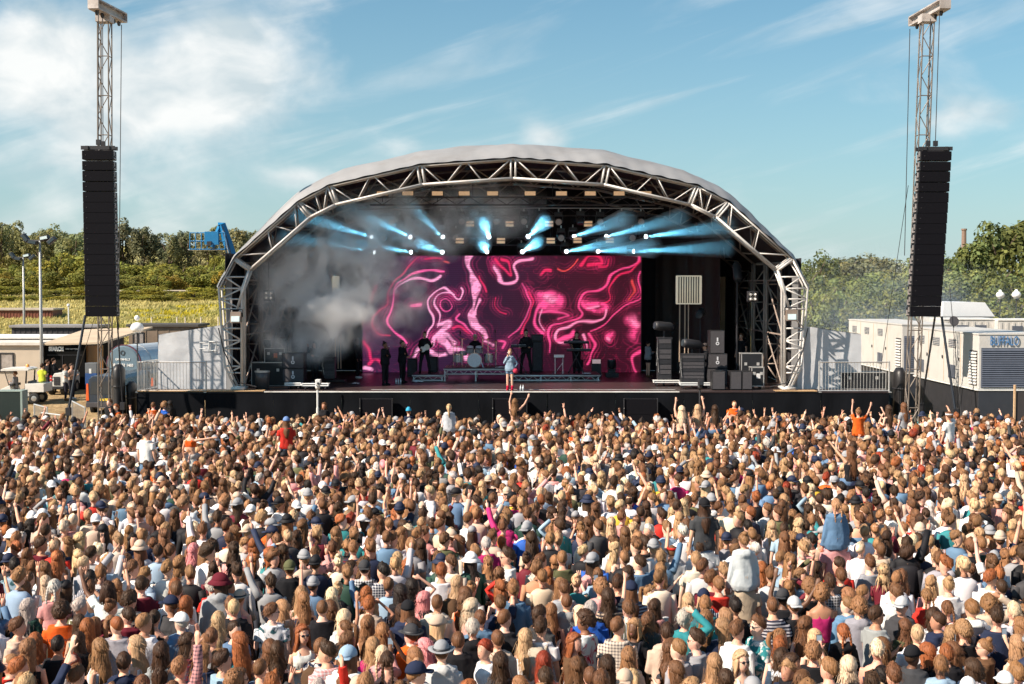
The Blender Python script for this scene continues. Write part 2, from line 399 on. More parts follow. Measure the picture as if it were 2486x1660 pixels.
OUT = [(0, 386), (228, 402.5), (449, 453), (522, 491.5), (678, 630), (715, 700), (708, 796), (700, 889), (676, 940)]
INN = [(0, 432), (220, 447), (432, 496), (493, 526), (642, 656), (659, 702), (659, 940)]
MID = [(0, 347.5), (217, 363.5), (412, 413), (503, 460.5), (671, 617), (713, 690)]
XC = 1246
YA = 52.35
def PP(o, sg, Y): return Wp(XC + sg * o[0], o[1], Y)
def make_arch():
    t = thing('arched_stage', 'great arched stage roof with pale canopy on grey lattice trusses', 'stage roof', (0, YA, 0), None, 'thing')
    back = Vector((0, .55, 0))
    for sg in (-1, 1):
        for i in range(4):
            o0, o1, i0, i1 = PP(OUT[i], sg, YA), PP(OUT[i + 1], sg, YA), PP(INN[i], sg, YA), PP(INN[i + 1], sg, YA)
            def seg(b):
                for k in (Vector(), back):
                    b.tube(o0 + k, o1 + k, .036, 8); b.tube(i0 + k, i1 + k, .048, 8)
                    for f in (.025, .975): b.tube(lerp(o0, o1, f) + k, lerp(i0, i1, f) + k, .042, 6)
                for f in (.025, .975):
                    b.tube(lerp(o0, o1, f), lerp(o0, o1, f) + back, .035, 6); b.tube(lerp(i0, i1, f), lerp(i0, i1, f) + back, .035, 6)
            sgm = part('truss_segment', M_alu, t, seg, smooth=True)
            pat = {0: [('o', .03, 'i', .28), ('i', .35, 'o', .49), ('o', .54, 'i', .73), ('i', .79, 'o', .97)], 1: [('o', .03, 'i', .28), ('i', .37, 'o', .50), ('o', .55, 'i', .74), ('i', .80, 'o', .97)],
                   2: [('o', .05, 'i', .46), ('o', .45, 'i', .58), ('o', .95, 'i', .66)], 3: [('o', .06, 'i', .22), ('i', .27, 'o', .40), ('o', .48, 'i', .62), ('i', .68, 'o', .92)]}[i]
            for (ka, fa, kb, fb) in pat:
                A = lerp(o0, o1, fa) if ka == 'o' else lerp(i0, i1, fa); B = lerp(o0, o1, fb) if kb == 'o' else lerp(i0, i1, fb)
                part('brace', M_alu, sgm, lambda b: b.tube(A, B, .026, 6), smooth=True)
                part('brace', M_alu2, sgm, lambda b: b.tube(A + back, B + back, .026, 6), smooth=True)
        # legs
        pts = [PP(OUT[k], sg, YA) for k in range(4, 9)]; ip = [PP(INN[k], sg, YA) for k in (4, 5, 6)]
        def leg(b):
            for k in (Vector(), back):
                b.path([p + k for p in pts], .045, 8); b.path([p + k for p in ip], .055, 8)
            b.tube(pts[-1], ip[-1], .06, 8); b.tube(pts[0], ip[0], .06, 8)
            b.box((pts[-1] + ip[-1]) / 2 + back / 2 - Vector((0, 0, .04)), (abs(ip[-1].x - pts[-1].x) + .25, .9, .1))
        lg = part('leg_lattice', M_alu, t, leg, smooth=True)
        def on(poly, z):
            for a, b in zip(poly, poly[1:]):
                if min(a.z, b.z) <= z <= max(a.z, b.z): return lerp(a, b, (z - a.z) / (b.z - a.z))
            return poly[-1]
        rz = [Za(y, YA) for y in (672, 700, 726, 750, 797, 826, 846, 889, 905)]
        prev = None
        for q, z in enumerate(rz):
            A, B = on(pts, z), on(ip, z)
            part('rung', M_alu, lg, lambda b: b.tube(A, B, .036, 6), smooth=True)
            if prev:
                C, D = (prev[0], B) if q % 2 else (prev[1], A)
                part('brace', M_alu, lg, lambda b: b.tube(C, D, .034, 6), smooth=True)
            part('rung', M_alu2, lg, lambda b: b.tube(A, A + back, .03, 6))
            prev = (A, B)
        # slanting strut from knee to floodlight
        A, B = ip[0], Wp(XC + sg * 671, 752, YA - .05)
        part('strut', M_alu, t, lambda b: b.tube(A, B, .05, 8), smooth=True)
        # cable on the leg
        part('cable', M_dark, t, lambda b: b.path([pts[2] + Vector((sg * .1, -.1, 0)), pts[2] + Vector((-sg * .1, -.12, -.9)), pts[4] + Vector((-sg * .2, -.15, .2)), pts[4] + Vector((-sg * .9, -.2, .03))], .025, 5))
    # deeper arches
    for Y, sx, dz in ((56.2, 1.03, .3), (60.2, 1.05, .35), (64.1, 1.04, .1)):
        Q = lambda o, sg: Vector((PP(o, sg, YA).x * sx, Y, PP(o, sg, YA).z + dz))
        for sg in (-1, 1):
            for i in range(4):
                a, b_, c, d = Q(OUT[i], sg), Q(OUT[i + 1], sg), Q(INN[i], sg), Q(INN[i + 1], sg)
                def rib(b):
                    b.tube(a, b_, .05, 6); b.tube(c, d, .06, 6)
                    n = 4
                    for k in range(n):
                        f0, f1 = k / n, (k + 1) / n
                        b.tube(lerp(a, b_, f0) if k % 2 == 0 else lerp(c, d, f0), lerp(c, d, f1) if k % 2 == 0 else lerp(a, b_, f1), .032, 5)
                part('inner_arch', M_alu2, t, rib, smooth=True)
            x0, x1 = Q(INN[4], sg).x, Q(OUT[4], sg).x; zt = Q(INN[4], sg).z
            def col(b):
                for x in (x0, x1):
                    b.tube((x, Y, ZD), (x, Y, zt), .055, 6); b.tube((x, Y + .5, ZD), (x, Y + .5, zt), .055, 6)
                for k in range(6):
                    z0 = ZD + (zt - ZD) * k / 6; z1 = ZD + (zt - ZD) * (k + 1) / 6
                    b.tube((x0, Y, z0 if k % 2 else z1), (x1, Y, z1 if k % 2 else z0), .032, 5); b.tube((x0, Y, z1), (x1, Y, z1), .032, 5)
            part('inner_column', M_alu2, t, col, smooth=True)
    # purlins front to back and side bracing
    for sg in (-1, 1):
        for i in range(1, 5):
            A = PP(OUT[i], sg, YA) + Vector((0, .2, -.12)); B = Vector((A.x * 1.04, 64.1, A.z + .15))
            part('purlin', M_alu2, t, lambda b: b.tube(A, B, .045, 6))
        for Y0, Y1 in ((52.9, 56.2), (56.7, 60.2), (60.7, 64.1)):
            x = PP(INN[4], sg, YA).x * 1.03
            for z0, z1 in ((ZD + .2, ZD + 2.2), (ZD + 2.2, ZD + 4.4)):
                part('side_brace', M_alu2, t, lambda b: b.tube((x, Y0, z0), (x, Y1, z1), .035, 5))
                part('side_brace', M_alu2, t, lambda b: b.tube((x, Y0, z1), (x, Y1, z1), .035, 5))
    # canopy
    def prof(tab, Y, u, k=1.0):
        s = abs(u * 2 - 1); sg = -1 if u < .5 else 1
        L = [0]
        P3 = [PP(o, sg, Y) for o in tab[:6]]
        for a, b in zip(P3, P3[1:]): L.append(L[-1] + (b - a).length)
        d = s * L[-1]
        for i in range(5):
            if d <= L[i + 1] + 1e-6:
                return lerp(P3[i], P3[i + 1], (d - L[i]) / (L[i + 1] - L[i]))
        return P3[-1]
    def can(u, v, dn=0.0, wr=1.0):
        f = prof(OUT, YA, u); m = prof(MID, 55.8, u)
        if v < .3:
            q = v / .3; p = lerp(f, m, q); p.z += .25 * math.sin(math.pi * q) * min(1, max(0, (f.z - 6) / 3)); p.x += .12 * math.sin(math.pi * q) * (1 if u > .5 else -1) * abs(2 * u - 1)
        else:
            q = (v - .3) / .7; e = Vector((m.x * 1.0, 65.2, m.z - .9 * q)); p = lerp(m, e, q)
        if v == 0: p = p + Vector((0, -.14, .07))
        nrm = Vector((p.x, 0, max(.5, p.z - 4.0))).normalized()
        s = u * 2 - 1
        rip = (.018 * math.sin(u * 230 + 30 * v) * math.exp(-v * 9) * (1.3 if s > 0 else .5) + .008 * math.sin(u * 140 - 50 * v)) * wr
        rip += wr * .10 * noise.noise(Vector((p.x * .5, p.y * .8, p.z * .5))) * min(1, v * 8) - .05 * math.sin(math.pi * ((v * 3) % 1)) * min(1, v * 4)
        # slack between the arches
        return tuple(p + nrm * (rip - dn))
    part('canopy', canopy_mat(), t, lambda b: b.grid(lambda u, v: can(u, v), 220, 36), smooth=True)
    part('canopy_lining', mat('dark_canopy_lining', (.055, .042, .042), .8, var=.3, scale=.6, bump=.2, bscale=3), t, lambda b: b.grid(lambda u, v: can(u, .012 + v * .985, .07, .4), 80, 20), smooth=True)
    # drapes
    def drape(p0, p1, z0, z1, nm='wall_drape', mt=M_drape):
        p0, p1 = Vector((*p0, 0)), Vector((*p1, 0)); d = p1 - p0; nn = Vector((-d.y, d.x, 0)).normalized(); L = d.length
        def fn(u, v):
            p = p0 + d * u + nn * (.05 * math.sin(u * L * 6.5 + .8 * math.sin(u * L * 2)) + .03 * noise.noise(Vector((u * L, v * 3, 1))))
            zz = z1(p) if callable(z1) else z1
            return (p.x, p.y, z0 + (zz - z0) * v)
        part(nm, mt, t, lambda b: b.grid(fn, max(20, int(L * 8)), 6), smooth=True)
    def roofz(p):
        u = .5 + .5 * min(.98, abs(p.x) / 11.6)
        xs = sorted([(abs(can(w / 100, .9)[0]), can(w / 100, .9)[2]) for w in range(50, 101)])
        for (a, za), (b, zb) in zip(xs, xs[1:]):
            if a <= abs(p.x) <= b: return za + (zb - za) * (abs(p.x) - a) / max(1e-6, b - a) - .12
        return xs[-1][1] - .1
    drape((-11.6, 64.75), (11.6, 64.75), ZD + .01, roofz)
    drape((-11.55, 53.2), (-11.55, 64.7), ZD + .01, 7.6)
    drape((11.75, 53.6), (11.75, 64.7), ZD + .01, 7.4)
    M_br = mat('brown_black_partition', (.030, .019, .017), .75, var=.3, scale=.5)
    drape((7.0, 64.4), (9.6, 60.6), ZD + .01, 8.8, 'partition_drape', M_br)
    part('canvas_panel', mat('tan_canvas', (.50, .37, .22), .8, var=.25, scale=.8, bump=.2, bscale=5), t, lambda b: b.box((Xa(1741, 63.2), 63.2, (Za(690, 63.2) + Za(800, 63.2)) / 2), (.75, .02, 2.9)))
    # white canvas strip behind the leg lattices
    for sg in (-1, 1):
        x0, x1 = sg * 11.25, sg * 11.5
        part('canvas_strip', canopy_mat(), t, lambda b: b.bx(x0, x1, 53.0, 53.02, ZD, 6.6), )
    return t
make_arch()

def fabric_wing(name, label, c, sg):
    """canvas side bay: front sheet, sloping top and outer side; c = front corner px (outer top, inner top, inner bottom, outer bottom)"""
    Y = 53.3
    P = [Wp(x, y, Y) for x, y in c]
    mt = mat('wing_canvas', (.50, .52, .55), .6, var=.14, scale=.7, bump=.5, bscale=2.0, stretch=(1.6, 1, 2.2), dirt=.2)
    t = thing(name, label, 'canvas wing', (P[3].x, Y, ZD))
    def front(u, v):
        p = lerp(lerp(P[3], P[2], u), lerp(P[0], P[1], u), v)
        p.y += .03 * noise.noise(Vector((p.x * .8 + p.z * .8, p.z * .8 - p.x, 4))) + .012 * noise.noise(Vector((p.x * 3 + p.z * 5, p.z * 1.2 - p.x, 9)))
        return tuple(p)
    part('front_sheet', mt, t, lambda b: b.grid(front, 30, 24), smooth=True)
    D = Vector((0, 7, 0))
    def top(u, v):
        p = lerp(P[0], P[1], u) + D * v; p.z -= .12 * math.sin(math.pi * v) + .05 * noise.noise(p * .9); return tuple(p + Vector((0, .0, .01)))
    part('top_sheet', mt, t, lambda b: b.grid(top, 14, 12), smooth=True)
    def side(u, v):
        p = lerp(P[3], P[0], v) + D * u; p.x += .06 * noise.noise(p * .9); return tuple(p)
    part('side_sheet', mt, t, lambda b: b.grid(side, 12, 10), smooth=True)
    if sg < 0:
        W = mat('white_print', (.82, .82, .80), .6, var=.05)
        q = lambda px, py: Wp(px, py, Y - .09)
        for a, b_ in (((506, 829), (525, 829)), ((506, 851), (525, 851)), ((507, 829), (507, 851)), ((525, 829), (525, 851))):
            part('printed_mark', W, t, lambda b: b.tube(q(*a), q(*b_), .022, 4))
        for y in (831, 846):
            part('printed_mark', W, t, lambda b: b.tube(q(484, y), q(502, y), .012, 4))
    return t
fabric_wing('canvas_wing', 'pale blue-grey canvas wing with a square mark beside the stage\'s left leg', [(384, 812), (552, 787), (556, 946), (384, 944)], -1)
fabric_wing('canvas_wing', 'plain pale grey canvas wing at the right-hand end of the stage', [(2091, 812), (1946, 790), (1915, 946), (2091, 944)], 1)

def railing(name, label, px0, px1, Y, ytop, ybot, ret=None):
    x0, x1 = Xa(px0, Y), Xa(px1, Y); zt = Za(ytop, Y); zb = Za(ybot, Y)
    t = thing(name, label, 'barrier', (x0, Y, zb), 'barriers on the stage ends')
    def fr(b):
        for z in (zt, zb + .06): b.tube((x0, Y, z), (x1, Y, z), .028, 6)
        for x in (x0, x1): b.tube((x, Y, zb), (x, Y, zt + .05), .035, 6)
    part('frame', M_steel, t, fr)
    n = int((x1 - x0) / .125)
    for i in range(1, n): part('bar', M_steel, t, lambda b: b.tube((x0 + (x1 - x0) * i / n, Y, zb + .06), (x0 + (x1 - x0) * i / n, Y, zt), .011, 5, cap=False))
    if ret:
        y1 = Y + 1.8
        def fr2(b):
            for z in (zt, zb + .06): b.tube((ret, Y, z), (ret + .3, y1, z), .028, 6)
            b.tube((ret + .3, y1, zb), (ret + .3, y1, zt), .03, 6)
        part('return_frame', M_steel, t, fr2)
        for i in range(1, 14): part('bar', M_steel, t, lambda b: b.tube((ret + .3 * i / 14, Y + 1.8 * i / 14, zb + .06), (ret + .3 * i / 14, Y + 1.8 * i / 14, zt), .011, 5, cap=False))
    for x in (x0, x1): part('foot', M_steel, t, lambda b: b.box((x, Y, zb + .015), (.1, .4, .03)))
railing('crowd_barrier', 'steel barred barrier on the plywood end beside the blue-grey canvas wing', 333, 499, 52.15, 879, 952, Xa(333, 52.15))
railing('crowd_barrier', 'steel barred barrier in front of a flight case at the stage\'s right end', 1990, 2160, 52.15, 879, 952)
# ------------------------------------------------------------------ people
prnd = random.Random(5)
def rotz(p, a):
    c, s = math.cos(a), math.sin(a); return (p[0] * c - p[1] * s, p[0] * s + p[1] * c, p[2])
TORSO = {'m': [(.84, 0, .145, .10), (.95, 0, .166, .115), (1.08, 0, .150, .103), (1.20, 0, .165, .113), (1.32, .004, .186, .122), (1.40, -.004, .190, .108), (1.445, -.01, .150, .088), (1.48, -.012, .085, .070)],
         'f': [(.84, 0, .145, .105), (.95, -.005, .172, .122), (1.09, 0, .126, .090), (1.20, .006, .140, .104), (1.30, .016, .155, .122), (1.38, .002, .160, .098), (1.43, -.008, .120, .078), (1.47, -.012, .068, .060)]}
NECK = {'m': [(1.505, -.008, .060, .062), (1.535, .0, .057, .060)], 'f': [(1.50, -.008, .048, .052), (1.535, .0, .047, .052)]}
HEAD = [(1.545, .030, .040, .052), (1.565, .024, .055, .072), (1.595, .016, .066, .086), (1.635, .008, .073, .095), (1.675, .001, .077, .099), (1.712, -.003, .075, .097), (1.742, -.004, .063, .083), (1.762, -.004, .042, .055), (1.772, -.004, .014, .018)]
ARM = {  # elbow, wrist for the right arm (x mirrored for the left), hand direction
    'down': ((.235, -.02, 1.13), (.25, .06, .88), (.0, .15, -1)), 'front': ((.235, .0, 1.14), (.13, .24, 1.20), (-.5, .7, .4)), 'up': ((.215, .05, 1.69), (.17, .12, 1.93), (-.1, .15, 1)),
    'upout': ((.36, .08, 1.61), (.47, .16, 1.84), (.3, .2, 1)), 'head': ((.39, .02, 1.62), (.14, .0, 1.80), (-1, -.1, .15)), 'crossed': ((.225, .09, 1.15), (-.05, .19, 1.23), (-1, .05, .15)),
    'phone': ((.20, .25, 1.34), (.08, .35, 1.60), (-.1, .3, 1)), 'point': ((.27, .16, 1.63), (.33, .34, 1.85), (.2, .7, .9)), 'mic': ((.25, .10, 1.19), (.06, .17, 1.49), (-.3, .2, 1)),
    'keys': ((.24, .04, 1.12), (.19, .32, 1.08), (0, 1, -.1)), 'hip': ((.33, -.06, 1.16), (.19, .03, .98), (-.6, .5, -.4)), 'strum': ((.26, -.04, 1.16), (.06, .20, 1.06), (-.9, .1, -.2)),
    'fret': ((.27, .06, 1.17), (.40, .26, 1.24), (.2, .2, 1)), 'wide': ((.44, .05, 1.42), (.68, .10, 1.46), (1, .1, .05)), 'sticks': ((.27, .02, 1.15), (.16, .30, 1.14), (-.1, 1, .1))}
POSES = {'stand': ('down', 'down', 0), 'look_l': ('down', 'down', .65), 'look_r': ('down', 'down', -.65), 'hold': ('front', 'front', 0), 'hold_l': ('front', 'down', .4), 'hold_r': ('down', 'front', -.4), 'up_r': ('down', 'up', 0), 'up_l': ('up', 'down', 0),
         'both': ('up', 'upout', 0), 'wave': ('upout', 'front', .2), 'head': ('down', 'head', .1), 'crossed': ('crossed', 'crossed', 0), 'point_r': ('down', 'point', -.1), 'point_l': ('point', 'down', .1), 'phone': ('front', 'phone', 0), 'clap': ('up', 'up', 0),
         'sing': ('hip', 'mic', 0), 'vocal': ('crossed', 'mic', 0), 'keys': ('keys', 'keys', 0), 'guitar': ('fret', 'strum', .1), 'drum': ('sticks', 'sticks', 0), 'wide': ('down', 'wide', 0), 'upout_r': ('up', 'upout', 0), 'look_rr': ('front', 'down', -1.1), 'look_ll': ('down', 'front', 1.1)}
def ring_xy(z, cy, rx, ry, n, yaw=0.0, front=0.0):
    out = []
    for i in range(n):
        t = 2 * math.pi * i / n
        x, y = rx * math.cos(t), ry * math.sin(t)
        # squarer cross-section than an ellipse
        k = 1 + .06 * abs(math.sin(2 * t))
        out.append(rotz((x * k, cy + y * k, z), yaw))
    return out
def torso_head(b, sex, yaw, n, m=0):
    rs = [ring_xy(*r, n) for r in TORSO[sex]] + [ring_xy(*r, n, yaw * .4) for r in NECK[sex]] + [ring_xy(*r, n, yaw) for r in HEAD]
    b.rings(rs, m)
def arm_joints(sex, kind, sg):
    S = Vector((sg * (.178 if sex == 'm' else .155), -.005, 1.405 if sex == 'm' else 1.385))
    e, w, h = ARM[kind]; k = 1.0 if sex == 'm' else .93
    up = .03 if w[2] > 1.5 else 0
    S = S + Vector((0, 0, up))
    return S, Vector((sg * e[0] * k, e[1], e[2])), Vector((sg * w[0] * k, w[1], w[2])), Vector((sg * h[0], h[1], h[2])).normalized()
AR = {'m': (.058, .050, .038, .036, .026), 'f': (.046, .039, .031, .029, .021)}
def arm_tube(b, sex, kind, sg, seg, grow=0.0, upto=2.0, m=0):
    S, E, Wr, H = arm_joints(sex, kind, sg); r = AR[sex]
    P = [S, lerp(S, E, .5), E, lerp(E, Wr, .4), Wr]; T = [0, .5, 1, 1.4, 2]
    pts, rad = [], []
    for i, (p, t) in enumerate(zip(P, T)):
        if t <= upto + 1e-6: pts.append(p); rad.append(r[i] + grow)
    if upto < 2 and upto not in T:
        k = max(i for i in range(5) if T[i] < upto); f = (upto - T[k]) / (T[k + 1] - T[k]); pts.append(lerp(P[k], P[k + 1], f)); rad.append(lerp(r[k], r[k + 1], f) + grow * 1.25)
    b.path(pts, rad, seg, m)
def hand(b, sex, kind, sg, seg=6, m=0, fist=False):
    S, E, Wr, H = arm_joints(sex, kind, sg); k = 1 if sex == 'm' else .9
    n = Vector((0, 1, 0)) if abs(H.y) < .8 else Vector((0, 0, 1))
    side = H.cross(n).normalized(); nn = side.cross(H).normalized()
    c0, c1 = Wr - H * .01, Wr + H * .095 * k
    rs = []
    for f, w, th in ((0, .026, .020), (.4, .038, .018), (1, .042, .014)):
        c = lerp(c0, c1, f); rs.append([c + side * math.cos(t) * w * k + nn * math.sin(t) * th * k for t in [2 * math.pi * i / 8 for i in range(8)]])
    b.rings(rs, m)
    curl = .35 if kind in ('up', 'upout', 'point', 'wide') else .9
    for j, (o, L) in enumerate(((-.030, .062), (-.010, .075), (.011, .078), (.031, .068))):
        if kind == 'point' and j < 3: cu = 1.6
        elif kind == 'point': cu = .05
        else: cu = curl
        p0 = c1 + side * o * k - H * .01; d1 = (H * math.cos(cu * .5) + nn * math.sin(cu * .5) + side * o * 3).normalized(); d2 = (H * math.cos(cu * 1.4) + nn * math.sin(cu * 1.4)).normalized()
        b.path([p0, p0 + d1 * L * .55 * k, p0 + d1 * L * .55 * k + d2 * L * .5 * k], [.0105 * k, .0095 * k, .0080 * k], 5, m)
    p0 = lerp(c0, c1, .25) + side * -.030 * k; d = (H * .75 - side * .7 + nn * .25).normalized()
    b.path([p0, p0 + d * .04 * k, p0 + (d + H * .5).normalized() * .075 * k], [.014 * k, .0115 * k, .009 * k], 5, m)
def leg_pts(legs, sg):
    if legs == 'sit': return [(sg * .095, .02, .93), (sg * .17, .40, .90), (sg * .15, .38, .48), (sg * .15, .39, .44)]
    if legs == 'wide': return [(sg * .09, 0, .92), (sg * .17, .02, .50), (sg * .21, -.01, .10), (sg * .21, -.01, .05)]
    return [(sg * .09, 0, .92), (sg * .10, .02, .50), (sg * .105, -.01, .10), (sg * .105, -.01, .05)]
def leg_tube(b, legs, sg, seg, grow=0.0, upto=1.0, m=0):
    P = [Vector(p) for p in leg_pts(legs, sg)]
    pts = [P[0], lerp(P[0], P[1], .5), P[1], lerp(P[1], P[2], .35), P[2]]; rad = [.088, .074, .054, .058, .038]
    q = [0, .25, .5, .67, 1.0]
    pts2 = [p for p, t in zip(pts, q) if t <= upto + 1e-6]; r2 = [r + grow for r, t in zip(rad, q) if t <= upto + 1e-6]
    b.path(pts2, r2, seg, m)
def foot(b, legs, sg, grow=0.0, m=0):
    P = Vector(leg_pts(legs, sg)[3])
    b.path([P + Vector((0, -.05, -.01)), P + Vector((0, .02, 0)), P + Vector((0, .12, -.015)), P + Vector((0, .19, -.025))], [.036 + grow, .046 + grow, .038 + grow, .022 + grow], 8, m)

JOBS = {}       # key -> (MB, voxel, decimate)
def job_body(sex, pose, legs):
    k = ('body', sex, pose, legs)
    if k in JOBS: return k
    L, Rr, yaw = POSES[pose]; b = MB()
    torso_head(b, sex, yaw, 18)
    hd = [((0, .108, 1.640), (.011, .016, .020)), ((0, .098, 1.655), (.009, .012, .03)), ((.078, -.004, 1.645), (.010, .018, .030)), ((-.078, -.004, 1.645), (.010, .018, .030)), ((0, .088, 1.672), (.05, .016, .010)), ((0, .095, 1.597), (.024, .012, .012)), ((0, .075, 1.56), (.026, .02, .016))]
    for c, r in hd: b.ell(rotz(c, yaw), r, 8, 6, Matrix.Rotation(yaw, 3, 'Z'))
    for sg, kd in ((-1, L), (1, Rr)):
        arm_tube(b, sex, kd, sg, 10); hand(b, sex, kd, sg)
        leg_tube(b, legs, sg, 10); foot(b, legs, sg)
    JOBS[k] = (b, .0125, .12); return k
def job_top(sex, pose, kind):
    k = ('top', sex, pose, kind)
    if k in JOBS: return k
    L, Rr, yaw = POSES[pose]; b = MB(); n = 18
    g = {'tee': .016, 'long': .020, 'hoodie': .034, 'tank': .010, 'crop': .010, 'jacket': .036}[kind]
    zlo = {'crop': 1.16, 'tank': .93, 'tee': .88, 'long': .86, 'hoodie': .86, 'jacket': .84}[kind]
    rs = []
    for (z, cy, rx, ry) in TORSO[sex]:
        if z < zlo - .06: continue
        if kind in ('tank', 'crop') and z > 1.39: continue
        sl = 1.10 if (z < 1.15 and kind in ('tee', 'hoodie', 'jacket')) else 1.0
        rs.append(ring_xy(max(z, zlo), cy, max(rx, .15 if kind != 'crop' else 0) * sl + g, max(ry, .105 if kind not in ('crop', 'tank') else 0) * sl + g, n))
    if kind in ('hoodie', 'jacket'): rs.append(ring_xy(1.505, -.012, .085, .08, n))
    b.rings(rs)
    if kind in ('tank', 'crop'):
        for sg in (-1, 1):
            b.path([(sg * .085, .11, 1.33), (sg * .088, .07, 1.415), (sg * .085, -.02, 1.452), (sg * .08, -.075, 1.41), (sg * .075, -.115, 1.32)], .017, 6)
    else:
        up = {'tee': .62, 'long': 1.95, 'hoodie': 1.95, 'jacket': 1.9}[kind]
        for sg, kd in ((-1, L), (1, Rr)): arm_tube(b, sex, kd, sg, 10, min(g, .019) + (.006 if kind == 'tee' else .002), up)
    if kind == 'hoodie':
        b.ell((0, -.105, 1.455), (.11, .065, .085), 12, 8); b.ell((0, -.08, 1.40), (.12, .06, .07), 12, 8)
        for sg in (-1, 1): b.ell((sg * .075, -.02, 1.475), (.055, .09, .05), 10, 6)
    if kind == 'jacket':
        b.path([(-.07, .08, 1.47), (-.10, 0, 1.50), (-.06, -.085, 1.50), (.06, -.085, 1.50), (.10, 0, 1.50), (.07, .08, 1.47)], .026, 6)
    JOBS[k] = (b, .016, .16); return k
def job_legs(sex, legs, kind):
    k = ('legs', sex, legs, kind)
    if k in JOBS: return k
    b = MB()
    rs = [ring_xy(z, cy, rx + .012, ry + .012, 16) for (z, cy, rx, ry) in TORSO[sex][:2]] + [ring_xy(1.01, 0, .158, .11, 16)]
    b.rings(rs)
    for sg in (-1, 1): leg_tube(b, legs, sg, 10, .016 if kind != 'shorts' else .02, {'long': 1.0, 'shorts': .25, 'skirt': .25}[kind])
    if kind == 'skirt' and legs != 'sit': b.rings([ring_xy(z, 0, r, r * .85, 16) for z, r in ((.98, .175), (.80, .215), (.62, .25))])
    JOBS[k] = (b, .02, .16); return k
MESH = {}
def run_jobs():
    """grow every queued figure or garment into one continuous skin (voxel remesh) and thin it out"""
    todo = [k for k in JOBS if k not in MESH]
    obs = []
    for k in todo:
        b, vox, dec = JOBS[k]
        o = bpy.data.objects.new('tmp', b.mesh('tmp', MATS['skin'])); COL.objects.link(o)
        r_ = o.modifiers.new('r', 'REMESH'); r_.mode = 'VOXEL'; r_.voxel_size = vox; r_.use_smooth_shade = True
        s_ = o.modifiers.new('s', 'SMOOTH'); s_.factor = .5; s_.iterations = 2 if k[0] == 'body' else 3
        d_ = o.modifiers.new('d', 'DECIMATE'); d_.ratio = dec
        obs.append(o)
    dg = bpy.context.evaluated_depsgraph_get()
    for k, o in zip(todo, obs):
        me = bpy.data.meshes.new_from_object(o.evaluated_get(dg)); me.name = k[0] if k[0] != 'legs' else 'trousers'
        me.materials.clear(); me.polygons.foreach_set('use_smooth', [True] * len(me.polygons))
        if k[0] != 'body':
            n = len(me.vertices); co = np.empty(n * 3, 'f'); no = np.empty(n * 3, 'f'); me.vertices.foreach_get('co', co); me.vertex_normals.foreach_get('vector', no)
            co = co.reshape(-1, 3); no = no.reshape(-1, 3); sd = len(k[-1]) * 3.1 + len(k[2])
            am = {'tank': .003, 'crop': .003, 'tee': .017, 'long': .017, 'hoodie': .020, 'jacket': .022}.get(k[-1], .008)
            d = np.array([noise.noise(Vector((p[0] * 9 + p[2] * 3 + sd, p[1] * 9, p[2] * 5 - p[0] * 4))) + .5 * noise.noise(Vector((p[0] * 20 - p[2] * 8, p[1] * 20 + sd, p[2] * 12))) for p in co.tolist()])
            co += no * (d * am)[:, None]; me.vertices.foreach_set('co', co.ravel()); me.update()
        MESH[k] = me
    for o in obs:
        d = o.data; bpy.data.objects.remove(o); bpy.data.meshes.remove(d)

